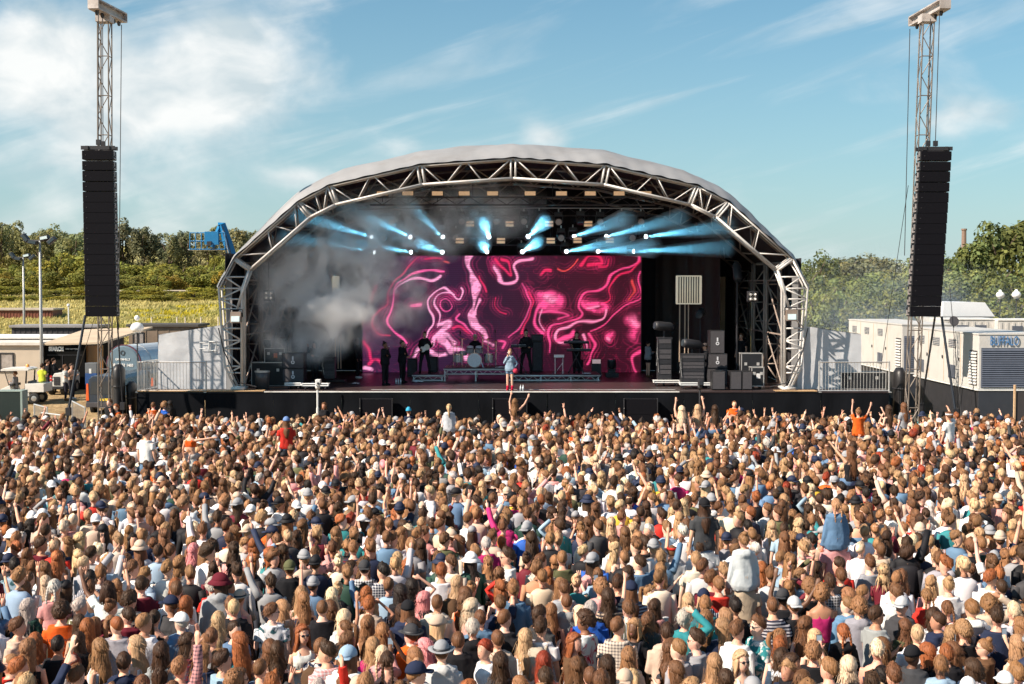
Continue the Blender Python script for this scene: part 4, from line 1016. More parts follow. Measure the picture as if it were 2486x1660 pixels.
# people the photograph lets one pick out: head-top pixel, sex, yaw, pose, garment, colour, fabric, hair, hair colour, extras
SPEC = [
 # lower left
 (148, 1463, 'm', .1, 'stand', 'tee', 'orange', 'cloth', 'curly', 'dark', dict(print=[('unknown', .085, .0, 1.31, 'black'), ('FESTIVAL', .045, 0, 1.22, 'black'), ('CREW', .05, 0, 1.16, 'black')])),
 (262, 1413, 'm', -.1, 'wave', 'tee', 'white', 'cloth', 'dread', 'dark', dict(skin=(.15, .07, .04))), (218, 1383, 'm', .1, 'stand', 'long', 'navy', 'cloth_vstripe', 'fade', 'black', {}),
 (142, 1337, 'm', 1.2, 'stand', 'long', 'pale grey', 'cloth', 'cap_hair', 'brown', dict(hat=('cap', 'charcoal'), face=1)), (35, 1357, 'm', -.3, 'look_l', 'tee', 'light blue', 'cloth_tiedye', 'quiff', 'black', {}),
 (100, 1305, 'm', -.5, 'look_r', 'tee', 'burgundy', 'cloth', 'short', 'dark', {}), (440, 1488, 'm', .9, 'hold', 'jacket', 'denim blue', 'cloth', 'cap_hair', 'grey', dict(hat=('cap', 'white'), hat_text=('RIS', 'red'), shades=1)),
 (268, 1493, 'f', -.1, 'stand', 'hoodie', 'burgundy', 'cloth', 'pony', 'light', {}), (513, 1524, 'm', .0, 'stand', 'long', 'pale grey', 'cloth', 'fade', 'brown', {}), (540, 1582, 'm', -1.0, 'hold', 'long', 'light blue', 'cloth', 'quiff', 'dark', {}),
 (305, 1347, 'm', 2.8, 'stand', 'tee', 'black', 'cloth', 'mop', 'brown', dict(face=1)), (212, 1503, 'f', .1, 'stand', 'tank', 'black', 'cloth', 'wavy', 'ginger', {}), (470, 1319, 'f', -.4, 'stand', 'tank', 'black', 'cloth', 'long', 'pink', {}),
 (515, 1404, 'f', .3, 'hold', 'tee', 'red', 'cloth', 'mop', 'grey', {}), (140, 1543, 'm', .0, 'stand', 'tee', 'black', 'cloth', 'fade', 'black', {}), (110, 1398, 'f', .1, 'stand', 'tank', 'black', 'cloth', 'long', 'pale', {}),
 (425, 1405, 'f', .2, 'stand', 'tank', 'black', 'cloth', 'wavy', 'ginger', {}), (375, 1480, 'f', .0, 'stand', 'tank', 'black', 'cloth', 'pony', 'dark', {}), (530, 1485, 'f', .0, 'stand', 'tank', 'black', 'cloth', 'long', 'blonde', {}),
 (330, 1545, 'f', 1.6, 'stand', 'tank', 'white', 'cloth', 'wavy', 'blonde', dict(face=1)), (455, 1537, 'f', -1.3, 'stand', 'long', 'burgundy', 'cloth_plaid_dark', 'long', 'dark', dict(shades=1)), (300, 1583, 'm', .1, 'stand', 'hoodie', 'navy', 'cloth', 'fade', 'dark', {}),
 (175, 1588, 'm', .1, 'stand', 'tee', 'black', 'cloth', 'short', 'red', {}), (45, 1596, 'm', -.3, 'look_r', 'tee', 'white', 'cloth', 'short', 'ginger', {}), (85, 1538, 'f', .1, 'hold', 'tank', 'white', 'cloth', 'wavy', 'ginger', {}),
 # lower middle left
 (782, 1455, 'm', .1, 'stand', 'tee', 'black', 'cloth', 'shaved', 'brown', {}), (835, 1482, 'f', -.3, 'up_r', 'tee', 'white', 'cloth', 'bob', 'pale', {}), (885, 1361, 'm', .1, 'stand', 'long', 'charcoal', 'cloth_plaid', 'cap_hair', 'dark', dict(hat=('cap_back', 'charcoal'))),
 (930, 1369, 'm', .3, 'look_l', 'long', 'navy', 'cloth_plaid', 'quiff', 'black', {}), (1072, 1367, 'm', .0, 'stand', 'tee', 'white', 'cloth', 'short', 'ginger', {}), (1232, 1332, 'm', 1.5, 'hold', 'tee', 'white', 'cloth', 'quiff', 'dark', dict(shades=1, h=1.9)),
 (703, 1361, 'm', .1, 'stand', 'jacket', 'black', 'cloth', 'cap_hair', 'brown', dict(hat=('cap_back', 'olive'))), (845, 1569, 'm', -.3, 'stand', 'tee', 'white', 'cloth', 'cap_hair', 'brown', dict(hat=('cap_back', 'light blue'), wide=1.1)), (1072, 1558, 'm', .0, 'stand', 'hoodie', 'pale grey', 'cloth', 'cap_hair', 'brown', dict(hat=('fedora', 'grey'))),
 (1147, 1503, 'm', .1, 'stand', 'hoodie', 'black', 'cloth', 'short', 'grey', dict(wide=1.1)), (1112, 1534, 'm', .1, 'stand', 'jacket', 'black', 'cloth', 'fade', 'brown', {}), (1180, 1304, 'm', .2, 'stand', 'tee', 'magenta', 'cloth', 'short', 'grey', {}), (905, 1549, 'f', .1, 'stand', 'tee', 'magenta', 'cloth', 'wavy', 'dirty', {}),
 (852, 1361, 'm', -.6, 'look_r', 'long', 'bottle green', 'cloth', 'short', 'dark', {}), (732, 1424, 'f', .0, 'stand', 'tank', 'olive', 'cloth', 'wavy', 'dirty', {}), (806, 1427, 'f', .0, 'stand', 'tank', 'black', 'cloth', 'long', 'pale', {}), (890, 1424, 'f', -.5, 'wave', 'jacket', 'denim blue', 'cloth', 'long', 'ginger', {}),
 (965, 1340, 'f', .0, 'stand', 'tank', 'black', 'cloth', 'long', 'blonde', {}), (1000, 1405, 'f', .1, 'head', 'tank', 'black', 'cloth', 'wavy', 'black', {}), (1030, 1437, 'f', -.9, 'stand', 'jacket', 'black', 'cloth', 'wavy', 'pink', {}), (1145, 1455, 'f', -.9, 'stand', 'tank', 'pink', 'cloth', 'bob', 'pale', {}),
 (1110, 1398, 'f', -.5, 'stand', 'tank', 'black', 'cloth', 'long', 'blonde', {}), (1225, 1480, 'm', -.7, 'hold', 'tee', 'black', 'cloth', 'fade', 'brown', dict(shades=1, face=1)), (975, 1468, 'f', .0, 'stand', 'tank', 'black', 'cloth', 'wavy', 'dark', {}), (735, 1518, 'f', -2.6, 'hold', 'tank', 'white', 'cloth', 'wavy', 'ginger', dict(shades=1)),
 (793, 1560, 'm', .7, 'look_l', 'long', 'pink', 'cloth_plaid', 'quiff', 'dark', {}), (673, 1557, 'f', .0, 'stand', 'tank', 'black', 'cloth', 'long', 'dark', {}), (940, 1580, 'f', .1, 'stand', 'tank', 'black', 'cloth', 'braids', 'dark', {}), (1030, 1550, 'f', .9, 'wave', 'tank', 'black', 'cloth', 'long', 'pink', {}),
 (858, 1313, 'm', .1, 'stand', 'tee', 'burgundy', 'cloth_hstripe', 'short', 'light', {}), (655, 1555, 'f', .3, 'stand', 'tank', 'white', 'cloth', 'bob', 'brown', {}), (1215, 1585, 'f', .0, 'stand', 'tee', 'charcoal', 'cloth', 'wavy', 'dark', {}),
 # lower middle right
 (1500, 1398, 'm', -.2, 'stand', 'tee', 'navy', 'cloth', 'quiff', 'dark', {}), (1552, 1348, 'm', .5, 'look_l', 'long', 'denim blue', 'cloth', 'short', 'dark', {}), (1452, 1378, 'm', .0, 'stand', 'long', 'light blue', 'cloth', 'fade', 'brown', {}), (1500, 1497, 'm', -.2, 'look_r', 'tee', 'cream', 'cloth_plaid_dark', 'fade', 'brown', {}),
 (1745, 1400, 'm', .3, 'stand', 'long', 'red', 'cloth', 'short', 'light', {}), (1727, 1384, 'm', -.5, 'hold_r', 'tee', 'burgundy', 'cloth', 'short', 'brown', {}), (1376, 1440, 'm', .0, 'stand', 'hoodie', 'grey', 'cloth', 'shaved', 'brown', {}), (1434, 1459, 'm', -.3, 'stand', 'hoodie', 'royal blue', 'cloth', 'short', 'grey', {}),
 (1712, 1447, 'm', .1, 'stand', 'tee', 'teal', 'cloth_tiedye', 'short', 'light', {}), (1590, 1454, 'f', -.4, 'hold', 'tee', 'pink', 'cloth', 'long', 'dark', dict(cup=1)), (1313, 1502, 'm', -.3, 'stand', 'tee', 'white', 'cloth', 'quiff', 'dark', {}), (1313, 1346, 'm', -.3, 'look_r', 'long', 'cream', 'cloth', 'quiff', 'brown', {}),
 (1790, 1508, 'm', -.8, 'stand', 'long', 'white', 'cloth', 'quiff', 'brown', {}), (1420, 1486, 'm', .9, 'look_l', 'tee', 'white', 'cloth_redsplash', 'curly', 'dark', dict(skin=(.25, .11, .06))), (1632, 1322, 'm', .0, 'stand', 'tee', 'pale grey', 'cloth', 'short', 'brown', dict(hat=('headband', 'red'))), (1700, 1313, 'm', -.2, 'stand', 'tee', 'white', 'cloth', 'quiff', 'dark', {}),
 (1540, 1504, 'f', 2.6, 'stand', 'tee', 'black', 'cloth', 'bob', 'dirty', dict(face=1)), (1671, 1440, 'f', .0, 'stand', 'tank', 'royal blue', 'cloth', 'long', 'blonde', {}), (1605, 1400, 'f', .0, 'stand', 'tank', 'black', 'cloth', 'wavy', 'light', {}), (1360, 1403, 'f', .1, 'stand', 'tank', 'black', 'cloth', 'long', 'light', {}),
 (1310, 1470, 'm', -.7, 'hold', 'tee', 'charcoal', 'cloth', 'short', 'dark', {}), (1338, 1465, 'f', -.1, 'stand', 'tank', 'black', 'cloth', 'long', 'light', {}), (1275, 1528, 'f', .1, 'stand', 'tank', 'white', 'cloth', 'wavy', 'blonde', {}), (1320, 1583, 'f', .0, 'stand', 'tank', 'cream', 'cloth', 'wavy', 'red', {}), (1395, 1538, 'f', -2.3, 'crossed', 'long', 'brown', 'cloth', 'wavy', 'ginger', dict(face=1)),
 (1400, 1595, 'f', .0, 'stand', 'tank', 'orange', 'cloth', 'long', 'brown', {}), (1475, 1592, 'f', .0, 'stand', 'tank', 'pink', 'cloth', 'wavy', 'dark', {}), (1690, 1530, 'm', 1.3, 'hold', 'tee', 'grey', 'cloth', 'quiff', 'dark', dict(shades=1)), (1630, 1552, 'f', -.9, 'hold', 'tank', 'black', 'cloth', 'wavy', 'brown', {}), (1840, 1497, 'm', 1.9, 'hold', 'long', 'teal', 'cloth_print', 'quiff', 'brown', dict(shades=1)),
 (1785, 1453, 'm', .2, 'stand', 'tee', 'black', 'cloth', 'quiff', 'black', {}), (1565, 1303, 'm', .6, 'head', 'tee', 'black', 'cloth', 'quiff', 'dark', {}), (1365, 1337, 'm', .0, 'stand', 'tee', 'olive', 'cloth', 'fade', 'light', {}), (1690, 1340, 'm', .0, 'stand', 'tee', 'cream', 'cloth', 'short', 'dirty', {}), (1850, 1365, 'f', -.2, 'stand', 'tank', 'black', 'cloth', 'wavy', 'ginger', {}),
 (1735, 1588, 'f', .0, 'stand', 'tank', 'black', 'cloth', 'wavy', 'dirty', {}), (1640, 1605, 'f', .9, 'stand', 'tank', 'black', 'cloth', 'long', 'brown', {}), (1800, 1580, 'f', -2.7, 'hold', 'tank', 'white', 'cloth', 'wavy', 'blonde', dict(shades=1)),
 # lower right
 (1928, 1449, 'm', .1, 'stand', 'tee', 'black', 'cloth', 'cap_hair', 'brown', dict(hat=('cap_back', 'pale grey'))), (2015, 1396, 'm', .1, 'stand', 'long', 'charcoal', 'cloth_plaid', 'quiff', 'dark', {}), (2042, 1379, 'm', .1, 'stand', 'jacket', 'black', 'cloth', 'short', 'brown', {}), (2127, 1470, 'm', -1.2, 'hold', 'tee', 'grey', 'cloth', 'fade', 'dark', dict(shades=1, h=1.88)),
 (2190, 1450, 'm', 2.4, 'mic' if False else 'hold', 'jacket', 'charcoal', 'cloth', 'cap_hair', 'dark', dict(hat=('cap', 'pale grey'), shades=1)), (2140, 1318, 'm', -.1, 'stand', 'hoodie', 'beige', 'cloth', 'fade', 'brown', {}), (2360, 1456, 'm', .1, 'stand', 'hoodie', 'white', 'cloth', 'short', 'light', dict(wide=1.1)), (2462, 1462, 'm', .1, 'stand', 'tee', 'pale grey', 'cloth', 'short', 'pale', dict(print=[('WILD', .08, 0, 1.34, 'navy')])),
 (2278, 1486, 'm', .6, 'look_l', 'jacket', 'navy', 'cloth', 'fade', 'dark', {}), (2432, 1407, 'm', .0, 'stand', 'tee', 'white', 'cloth_hstripe', 'fade', 'dark', {}), (2197, 1502, 'f', .1, 'stand', 'long', 'olive', 'cloth', 'long', 'brown', {}), (2382, 1303, 'm', .1, 'stand', 'tee', 'bottle green', 'cloth', 'short', 'light', {}), (2215, 1568, 'm', -.8, 'stand', 'jacket', 'charcoal', 'cloth', 'cap_hair', 'dark', dict(hat=('cap', 'black'))),
 (2250, 1428, 'f', .1, 'stand', 'tee', 'red', 'cloth', 'braids', 'light', {}), (2303, 1400, 'm', .0, 'stand', 'tee', 'white', 'cloth', 'bun', 'dirty', {}), (1897, 1337, 'm', -.4, 'look_r', 'jacket', 'light blue', 'cloth', 'fade', 'light', {}), (2112, 1350, 'm', .2, 'stand', 'tee', 'grey', 'cloth', 'quiff', 'brown', {}), (2440, 1632, 'm', .0, 'stand', 'tee', 'white', 'cloth', 'cap_hair', 'brown', dict(hat=('cap', 'white'))),
 (2405, 1383, 'm', -.6, 'look_r', 'tee', 'white', 'cloth', 'short', 'ginger', dict(shades=1)), (1978, 1529, 'f', .1, 'stand', 'tank', 'black', 'cloth', 'wavy', 'blonde', {}), (2047, 1513, 'f', .2, 'stand', 'hoodie', 'black', 'cloth', 'braids', 'ginger', {}), (1893, 1525, 'f', -1.3, 'hold', 'tee', 'white', 'cloth', 'pony', 'light', dict(face=1)), (2298, 1565, 'm', .0, 'stand', 'jacket', 'black', 'cloth', 'short', 'ginger', {}), (2390, 1550, 'f', 1.2, 'phone', 'jacket', 'brown', 'cloth', 'bun', 'light', dict(shades=1)),
 (2170, 1615, 'm', .1, 'stand', 'hoodie', 'black', 'cloth', 'quiff', 'brown', {}), (2250, 1561, 'f', .7, 'stand', 'jacket', 'black', 'cloth', 'long', 'ginger', {}), (2095, 1420, 'm', -.5, 'look_r', 'hoodie', 'charcoal', 'cloth', 'fade', 'light', {}), (1965, 1407, 'm', .1, 'stand', 'tee', 'black', 'cloth', 'curly', 'light', {}), (2300, 1457, 'f', .0, 'stand', 'long', 'pink', 'cloth_print', 'braids', 'brown', {}), (2060, 1595, 'f', .0, 'stand', 'tank', 'white', 'cloth', 'bob', 'pale', {}), (1876, 1450, 'm', .0, 'stand', 'tee', 'pale grey', 'cloth_hstripe', 'fade', 'brown', {}), (2335, 1350, 'f', .0, 'stand', 'tank', 'black', 'cloth', 'long', 'blonde', {}),
]
# people who stand out above the crowd: seated on shoulders ('ride') or standing tall in the pit
TALL = [
 (1090, 980, 'f', .0, 'stand', 'jacket', 'pale grey', 'pony', 'blonde', 'ride', 'person in pale denim jacket sitting on shoulders before the drummer'),
 (1250, 968, 'f', -.2, 'upout_r', 'crop', 'black', 'wavy', 'light', 'ride', 'person in black top on shoulders, right arm pointing up below the singer'),
 (1655, 985, 'f', .0, 'up_l', 'crop', 'black', 'long', 'pale', 'ride', 'person in black strappy top on shoulders, left arm raised beside the security guard'),
 (1694, 982, 'f', .0, 'up_r', 'crop', 'black', 'long', 'blonde', 'ride', 'person on shoulders with right arm raised, middle of the three near the orange guard'),
 (1736, 983, 'f', .0, 'stand', 'crop', 'charcoal', 'long', 'dark', 'ride', 'person in dark bikini top on shoulders right next to the orange guard'),
 (2084, 990, 'f', .0, 'both', 'tee', 'orange', 'bun', 'light', 'ride', 'person in orange top on shoulders with both arms up below the right barrier'),
 (2157, 984, 'f', .5, 'phone', 'crop', 'black', 'wavy', 'dark', 'ride', 'person in black top on shoulders raising a phone beside the right tower'),
 (2194, 978, 'f', .5, 'stand', 'tee', 'grey', 'wavy', 'brown', 'ride', 'person in grey top on shoulders turned left by the right tower base'),
 (2304, 1000, 'm', .5, 'point_r', 'tee', 'white', 'short', 'brown', 'ride', 'person in white t-shirt, white headband and red shorts on shoulders'),
 (462, 1034, 'f', -.2, 'wide', 'crop', 'orange', 'bun', 'dark', 'ride', 'person in orange crop top on shoulders with arm stretched to the right'),
 (355, 1040, 'm', -.3, 'look_r', 'tee', 'white', 'short', 'dark', 'ride', 'person in white t-shirt on shoulders in the left of the crowd'),
 (695, 1012, 'm', .2, 'hold', 'tee', 'red', 'cap_hair', 'brown', 'ride', 'person in red t-shirt and blue cap on shoulders left of the subwoofers'),
 (1710, 1210, 'm', .1, 'stand', 'tee', 'charcoal', 'cap_hair', 'dark', 'ride', 'person in charcoal t-shirt and black backwards cap on shoulders mid-crowd'),
 (2030, 1210, 'f', .1, 'stand', 'jacket', 'denim blue', 'braids', 'dirty', 'ride', 'person in blue denim jacket on shoulders right of centre'),
 (1806, 1292, 'f', .1, 'stand', 'hoodie', 'pale grey', 'bun', 'light', 'ride', 'person in pale grey hooded top on shoulders with red sleeve below'),
 (2065, 1085, 'f', .7, 'point_l', 'tank', 'black', 'wavy', 'brown', 'ride', 'person in black vest on shoulders leaning with left arm stretched out'),
 (1650, 1052, 'm', .0, 'clap', 'tee', 'white', 'short', 'dark', 'stand', 'person in white t-shirt with both arms up in the far crowd'),
 (1783, 972, 'm', 3.1, 'crossed', 'tee', 'orange', 'shaved', 'brown', 'pit', 'security guard in orange polo shirt with arms crossed before the stage'),
 (400, 976, 'm', -.9, 'hold', 'tee', 'royal blue', 'curly', 'light', 'pit', 'person in bright blue t-shirt in the pit at the stage corner'),
 (282, 984, 'm', 2.6, 'stand', 'tee', 'orange', 'short', 'ginger', 'pit', 'person in orange t-shirt facing the crowd below the left tower'),
 (266, 968, 'm', 2.4, 'stand', 'jacket', 'black', 'fade', 'brown', 'pit', 'person in black jacket standing behind one in orange below the left tower'),
 (372, 985, 'm', .1, 'stand', 'tee', 'orange', 'fade', 'brown', 'pit', 'person in orange t-shirt in the pit left of the bright blue t-shirt'),
 (787, 977, 'f', 2.9, 'hold', 'jacket', 'black', 'wavy', 'brown', 'pit', 'person in black jacket in the pit beside the white camera pole'),
 (413, 972, 'f', .2, 'stand', 'jacket', 'black', 'long', 'black', 'pit', 'person in black jacket just behind the bright blue t-shirt'),
 (992, 990, 'f', .0, 'hold', 'tee', 'navy', 'cap_hair', 'brown', 'stand', 'person with turquoise beanie at the front of the crowd'),
]
HATS = {'person in red t-shirt and blue cap on shoulders left of the subwoofers': ('cap', (.15, .25, .5)), 'person in charcoal t-shirt and black backwards cap on shoulders mid-crowd': ('cap_back', C['black']), 'person in white t-shirt, white headband and red shorts on shoulders': ('headband', C['white']), 'person with turquoise beanie at the front of the crowd': ('beanie', (.05, .38, .62))}
CROWD = []          # near individuals before labelling
taken = []
def face_of(yaw, pose): a = abs(yaw + POSES[pose][2]); return a > 1.0
for (px, py, sex, yaw, pose, kind, col, mt, hs, hc, ex) in SPEC:
    h = ex.get('h', crnd.gauss(1.80, .03) if sex == 'm' else crnd.gauss(1.70, .03))
    g = on_z(px, py, h * 1.0); 
    CROWD.append(dict(pos=(g.x, g.y, 0), px=px, py=py, sex=sex, yaw=yaw, pose=pose, kind=kind, col=col, mt=mt, hs=hs, hc=hc, hat=ex.get('hat'), h=h, seed=crnd.randrange(4), shades=ex.get('shades', False), ex=ex)); taken.append((g.x, g.y, .33))
GRP = 'people standing in the crowd'
for (px, py, sex, yaw, pose, kind, col, hs, hc, how, lab) in TALL:
    h = 1.72 if sex == 'f' else 1.80; k = h / 1.79; dzz = 0.0
    if how == 'ride': dzz = 1.58 - .86 * k
    if how == 'pit': Yp = 50.6 if px > 300 and px != 787 else 49.8; g = Wp(px, py, Yp); dzz = max(0.0, g.z - h); g = Vector((g.x, Yp, 0))
    else: g = on_z(px, py, dzz + h)
    low = ('long', (.02, .022, .035)) if how != 'ride' else ('shorts', C['red'] if 'red shorts' in lab else crnd.choice([(.02, .02, .025), (.12, .2, .33), (.6, .55, .5)]))
    if how == 'pit': dzz = dzz if dzz < .35 else .3
    person(dict(pos=(g.x, g.y, dzz), yaw=yaw, h=h, sex=sex, pose=pose, legs='sit' if how == 'ride' else 'stand', top=(kind, jit(C[col], .05)), low=low, hair=(hs, jit(HAIR[hc])) , hat=HATS.get(lab), skin=skin_col(), face=face_of(yaw, pose), seed=crnd.randrange(4), label=lab, group='people who stand out above the crowd', wide=1.12 if 'guard' in lab else 1.0))
    taken.append((g.x, g.y, .30))
    if how == 'ride': taken += [(g.x * (1 - q / g.y), g.y - q, .34) for q in (.5, .95)]
    if how == 'ride':   # the carrier
        sp = random_spec(); sp.update(sex='m', kind='tee', pose='stand', yaw=yaw, h=1.90, hat=None, hs='short'); sp['pos'] = (g.x, g.y + .03, 0); CROWD.append(dict(sp, px=px, py=py + 60, carrier=True, ex={}))

PTS = []
y = 14.75; row = 0
while y < 48.3:
    f = (y - 14.75) / 32; dxs, dys = .55 + (.45 - .55) * f, .64 + (.44 - .64) * min(1, f * 1.15)
    hw = 1243 / 3200 * y * 1.02 + 2.0; x = -hw + (row % 2) * dxs * .5 + crnd.uniform(-.1, .1)
    while x < hw:
        qx, qy = x + crnd.gauss(0, .24) * dxs + .12 * math.sin(x * 1.7 + y), y + crnd.gauss(0, .30) * dys
        lim = 45.7 + .6 * math.sin(qx * .9) + .5 * math.sin(qx * 2.3 + 1) - (0.0 if abs(qx) < 15.5 else -.4)
        if qy < lim and all((qx - a) ** 2 + (qy - b) ** 2 > r * r for a, b, r in taken): PTS.append((qx, qy))
        x += dxs
    y += dys; row += 1
PTS.sort(key=lambda p: p[1])
N_IND = 300
n_near = N_IND - len(CROWD) - len(TALL)
NEAR = [p for p in PTS if abs(p[0]) < 1243 / 3200 * p[1] + .1 and p[1] > 14.9][:n_near]
for (x, yy) in NEAR:
    sp = random_spec(); sp['pos'] = (x, yy, 0); px, py = to_px((x, yy, sp['h'])); CROWD.append(dict(sp, px=px, py=py, ex={}))
_s = set(NEAR); FAR = [p for p in PTS if p not in _s]

def describe(s):
    w = (PW[s['mt']] + ' ' if s['mt'] in PW else '') 
    w = (s['col'] + ' ' + w + KW[s['kind']]) if s['mt'] in PW else s['col'] + ' ' + KW[s['kind']]
    return w
HATW = {'cap': 'cap', 'cap_back': 'backwards cap', 'bucket': 'bucket hat', 'fedora': 'fedora', 'beanie': 'beanie', 'headband': 'headband'}
POSEW = {'up_r': 'right arm raised', 'up_l': 'left arm raised', 'both': 'both arms raised', 'wave': 'waving', 'head': 'hand on head', 'crossed': 'arms crossed', 'phone': 'holding up a hand', 'point_r': 'pointing ahead', 'hold': 'hands in front'}
def label_crowd():
    used = {}
    def near(s, d):
        best, bd = None, 1e9
        for o in CROWD:
            if o is s or o.get('carrier'): continue
            ax, ay = o['px'] - s['px'], o['py'] - s['py']
            if d == 'l' and ax < -8 and abs(ay) < -ax * .8: q = -ax + abs(ay)
            elif d == 'r' and ax > 8 and abs(ay) < ax * .8: q = ax + abs(ay)
            elif d == 'f' and ay > 8 and abs(ax) < ay: q = ay + abs(ax)
            else: continue
            if q < bd: best, bd = o, q
        return best
    for s in sorted(CROWD, key=lambda s: -s['py']):
        a = 'person in ' + describe(s)
        if s['hat']: a += ' and ' + s['hat'][1] + ' ' + HATW[s['hat'][0]]
        if s.get('carrier'): a = 'carrier in ' + describe(s) + ' with someone on the shoulders'
        elif s['ex'].get('cup'): a += ' holding up a cup'
        elif s['ex'].get('print'): a += ' printed ' + s['ex']['print'][0][0]
        cand = [a]
        t = s['yaw'] + POSES[s['pose']][2]
        p = POSEW.get(s['pose']) if s['pose'] in ('up_r', 'up_l', 'both', 'wave', 'head', 'crossed') else ('turned to face us' if abs(t) > 2.1 else ('turned left' if t > .9 else ('turned right' if t < -.9 else None)))
        if p: cand.append(a + ', ' + p)
        l, r_, f = near(s, 'l'), near(s, 'r'), near(s, 'f')
        if l: cand.append(a + ', just right of one in ' + describe(l))
        if r_: cand.append(a + ', just left of one in ' + describe(r_))
        if f: cand.append(a + ', behind one in ' + describe(f))
        else: cand.append(a + ' at the bottom edge')
        if l and r_: cand.append('person in ' + describe(s) + ' between ' + describe(l) + ' and ' + describe(r_))
        if l and f: cand.append('person in ' + describe(s) + ', right of ' + describe(l) + ', behind ' + describe(f))
        if r_ and f: cand.append('person in ' + describe(s) + ', left of ' + describe(r_) + ', behind ' + describe(f))
        s['cand'] = [c for c in cand if len(c.split()) <= 16]
    cnt = {}
    for s in CROWD:
        for c in set(s['cand']): cnt[c] = cnt.get(c, 0) + 1
    def zone(s): return ('at far left' if s['px'] < 400 else 'left of centre' if s['px'] < 950 else 'in the middle' if s['px'] < 1550 else 'right of centre' if s['px'] < 2080 else 'at far right') + (', bottom rows' if s['py'] > 1480 else ', lower third of the picture' if s['py'] > 1270 else ', among the farther crowd')
    for s in CROWD:
        ok = [c for c in s['cand'] if cnt[c] == 1]
        if ok: s['label'] = ok[0] if len(ok[0].split()) > 4 or len(ok) == 1 else ok[0]
        else:
            c = 'person in ' + describe(s) + ' ' + zone(s)
            s['label'] = c
            if c in used: s['label'] = s['cand'][-1]
        if len((s['label'] + ' ' + zone(s)).split()) <= 16 and zone(s) not in s['label']: s['label'] += (' ' if ',' not in s['label'] else ', ') + zone(s)
        used[s['label']] = 1
label_crowd()
for s in CROWD:
    bare = s['kind'] in ('tank', 'crop')
    person(dict(pos=s['pos'], yaw=s['yaw'], h=s['h'], sex=s['sex'], pose=s['pose'], legs='stand', top=(s['kind'], jit(C[s['col']], .10), s['mt']), low=(('long' if crnd.random() < .75 else 'shorts'), crnd.choice([(.02, .025, .04), (.015, .015, .018), (.08, .14, .24), (.30, .25, .18)])),
                hair=((s['hs'] if not s['hat'] else 'cap_hair'), jit(HAIR[s['hc']])), hat=(s['hat'][0], C[s['hat'][1]]) if s['hat'] else None, hat_text=s['ex'].get('hat_text'), skin=s['ex'].get('skin') or skin_col(), shades=s['shades'] and face_of(s['yaw'], s['pose']), face=face_of(s['yaw'], s['pose']), seed=s['seed'], label=s['label'], group=GRP, bag=crnd.choice(['shoulder_strap', 'shoulder_strap', 'backpack']) if crnd.random() < .13 and not s.get('carrier') else None, wide=s['ex'].get('wide', 1.0), print=s['ex'].get('print', ())))

M_phone = mat('phone_black', (.02, .02, .025), .3)
def held(s):
    k = s['h'] / 1.79
    if s['pose'] == 'phone': q = (.07, .40, 1.715)
    elif s['ex'].get('cup'): q = (.10, .28, 1.30)
    else: return
    o = rotz([v * k for v in q], s['yaw']); p = Vector(s['pos']) + Vector(o)
    if s['pose'] == 'phone':
        t = thing('mobile_phone', 'phone held up by ' + ' '.join(s['label'].split()[:11]).rstrip(','), 'phone', p, 'phones held up in the crowd')
        b = MB(); b.box(p, (.075, .010, .15), Matrix.Rotation(s['yaw'], 3, 'Z')); b.build('case', M_phone, t, bevel=.004); part('screen', mat('phone_screen', (.05, .06, .07), .1, emit=(.6, .7, .8), estr=.25), t, lambda b: b.box(p - Vector(rotz((0, .007, 0), s['yaw'])), (.064, .004, .13), Matrix.Rotation(s['yaw'], 3, 'Z')))
    else:
        t = thing('paper_cup', 'pale blue paper cup held by ' + ' '.join(s['label'].split()[:10]).rstrip(','), 'cup', p); part('cup_wall', mat('pale_blue_card', (.35, .55, .58), .6), t, lambda b: b.path([p, p + Vector((0, 0, .12))], [.032, .045], 14)); part('cup_rim', M_white_met, t, lambda b: b.path([p + Vector((0, 0, .118)), p + Vector((0, 0, .126))], [.048, .048], 14))
for s in CROWD: held(s)
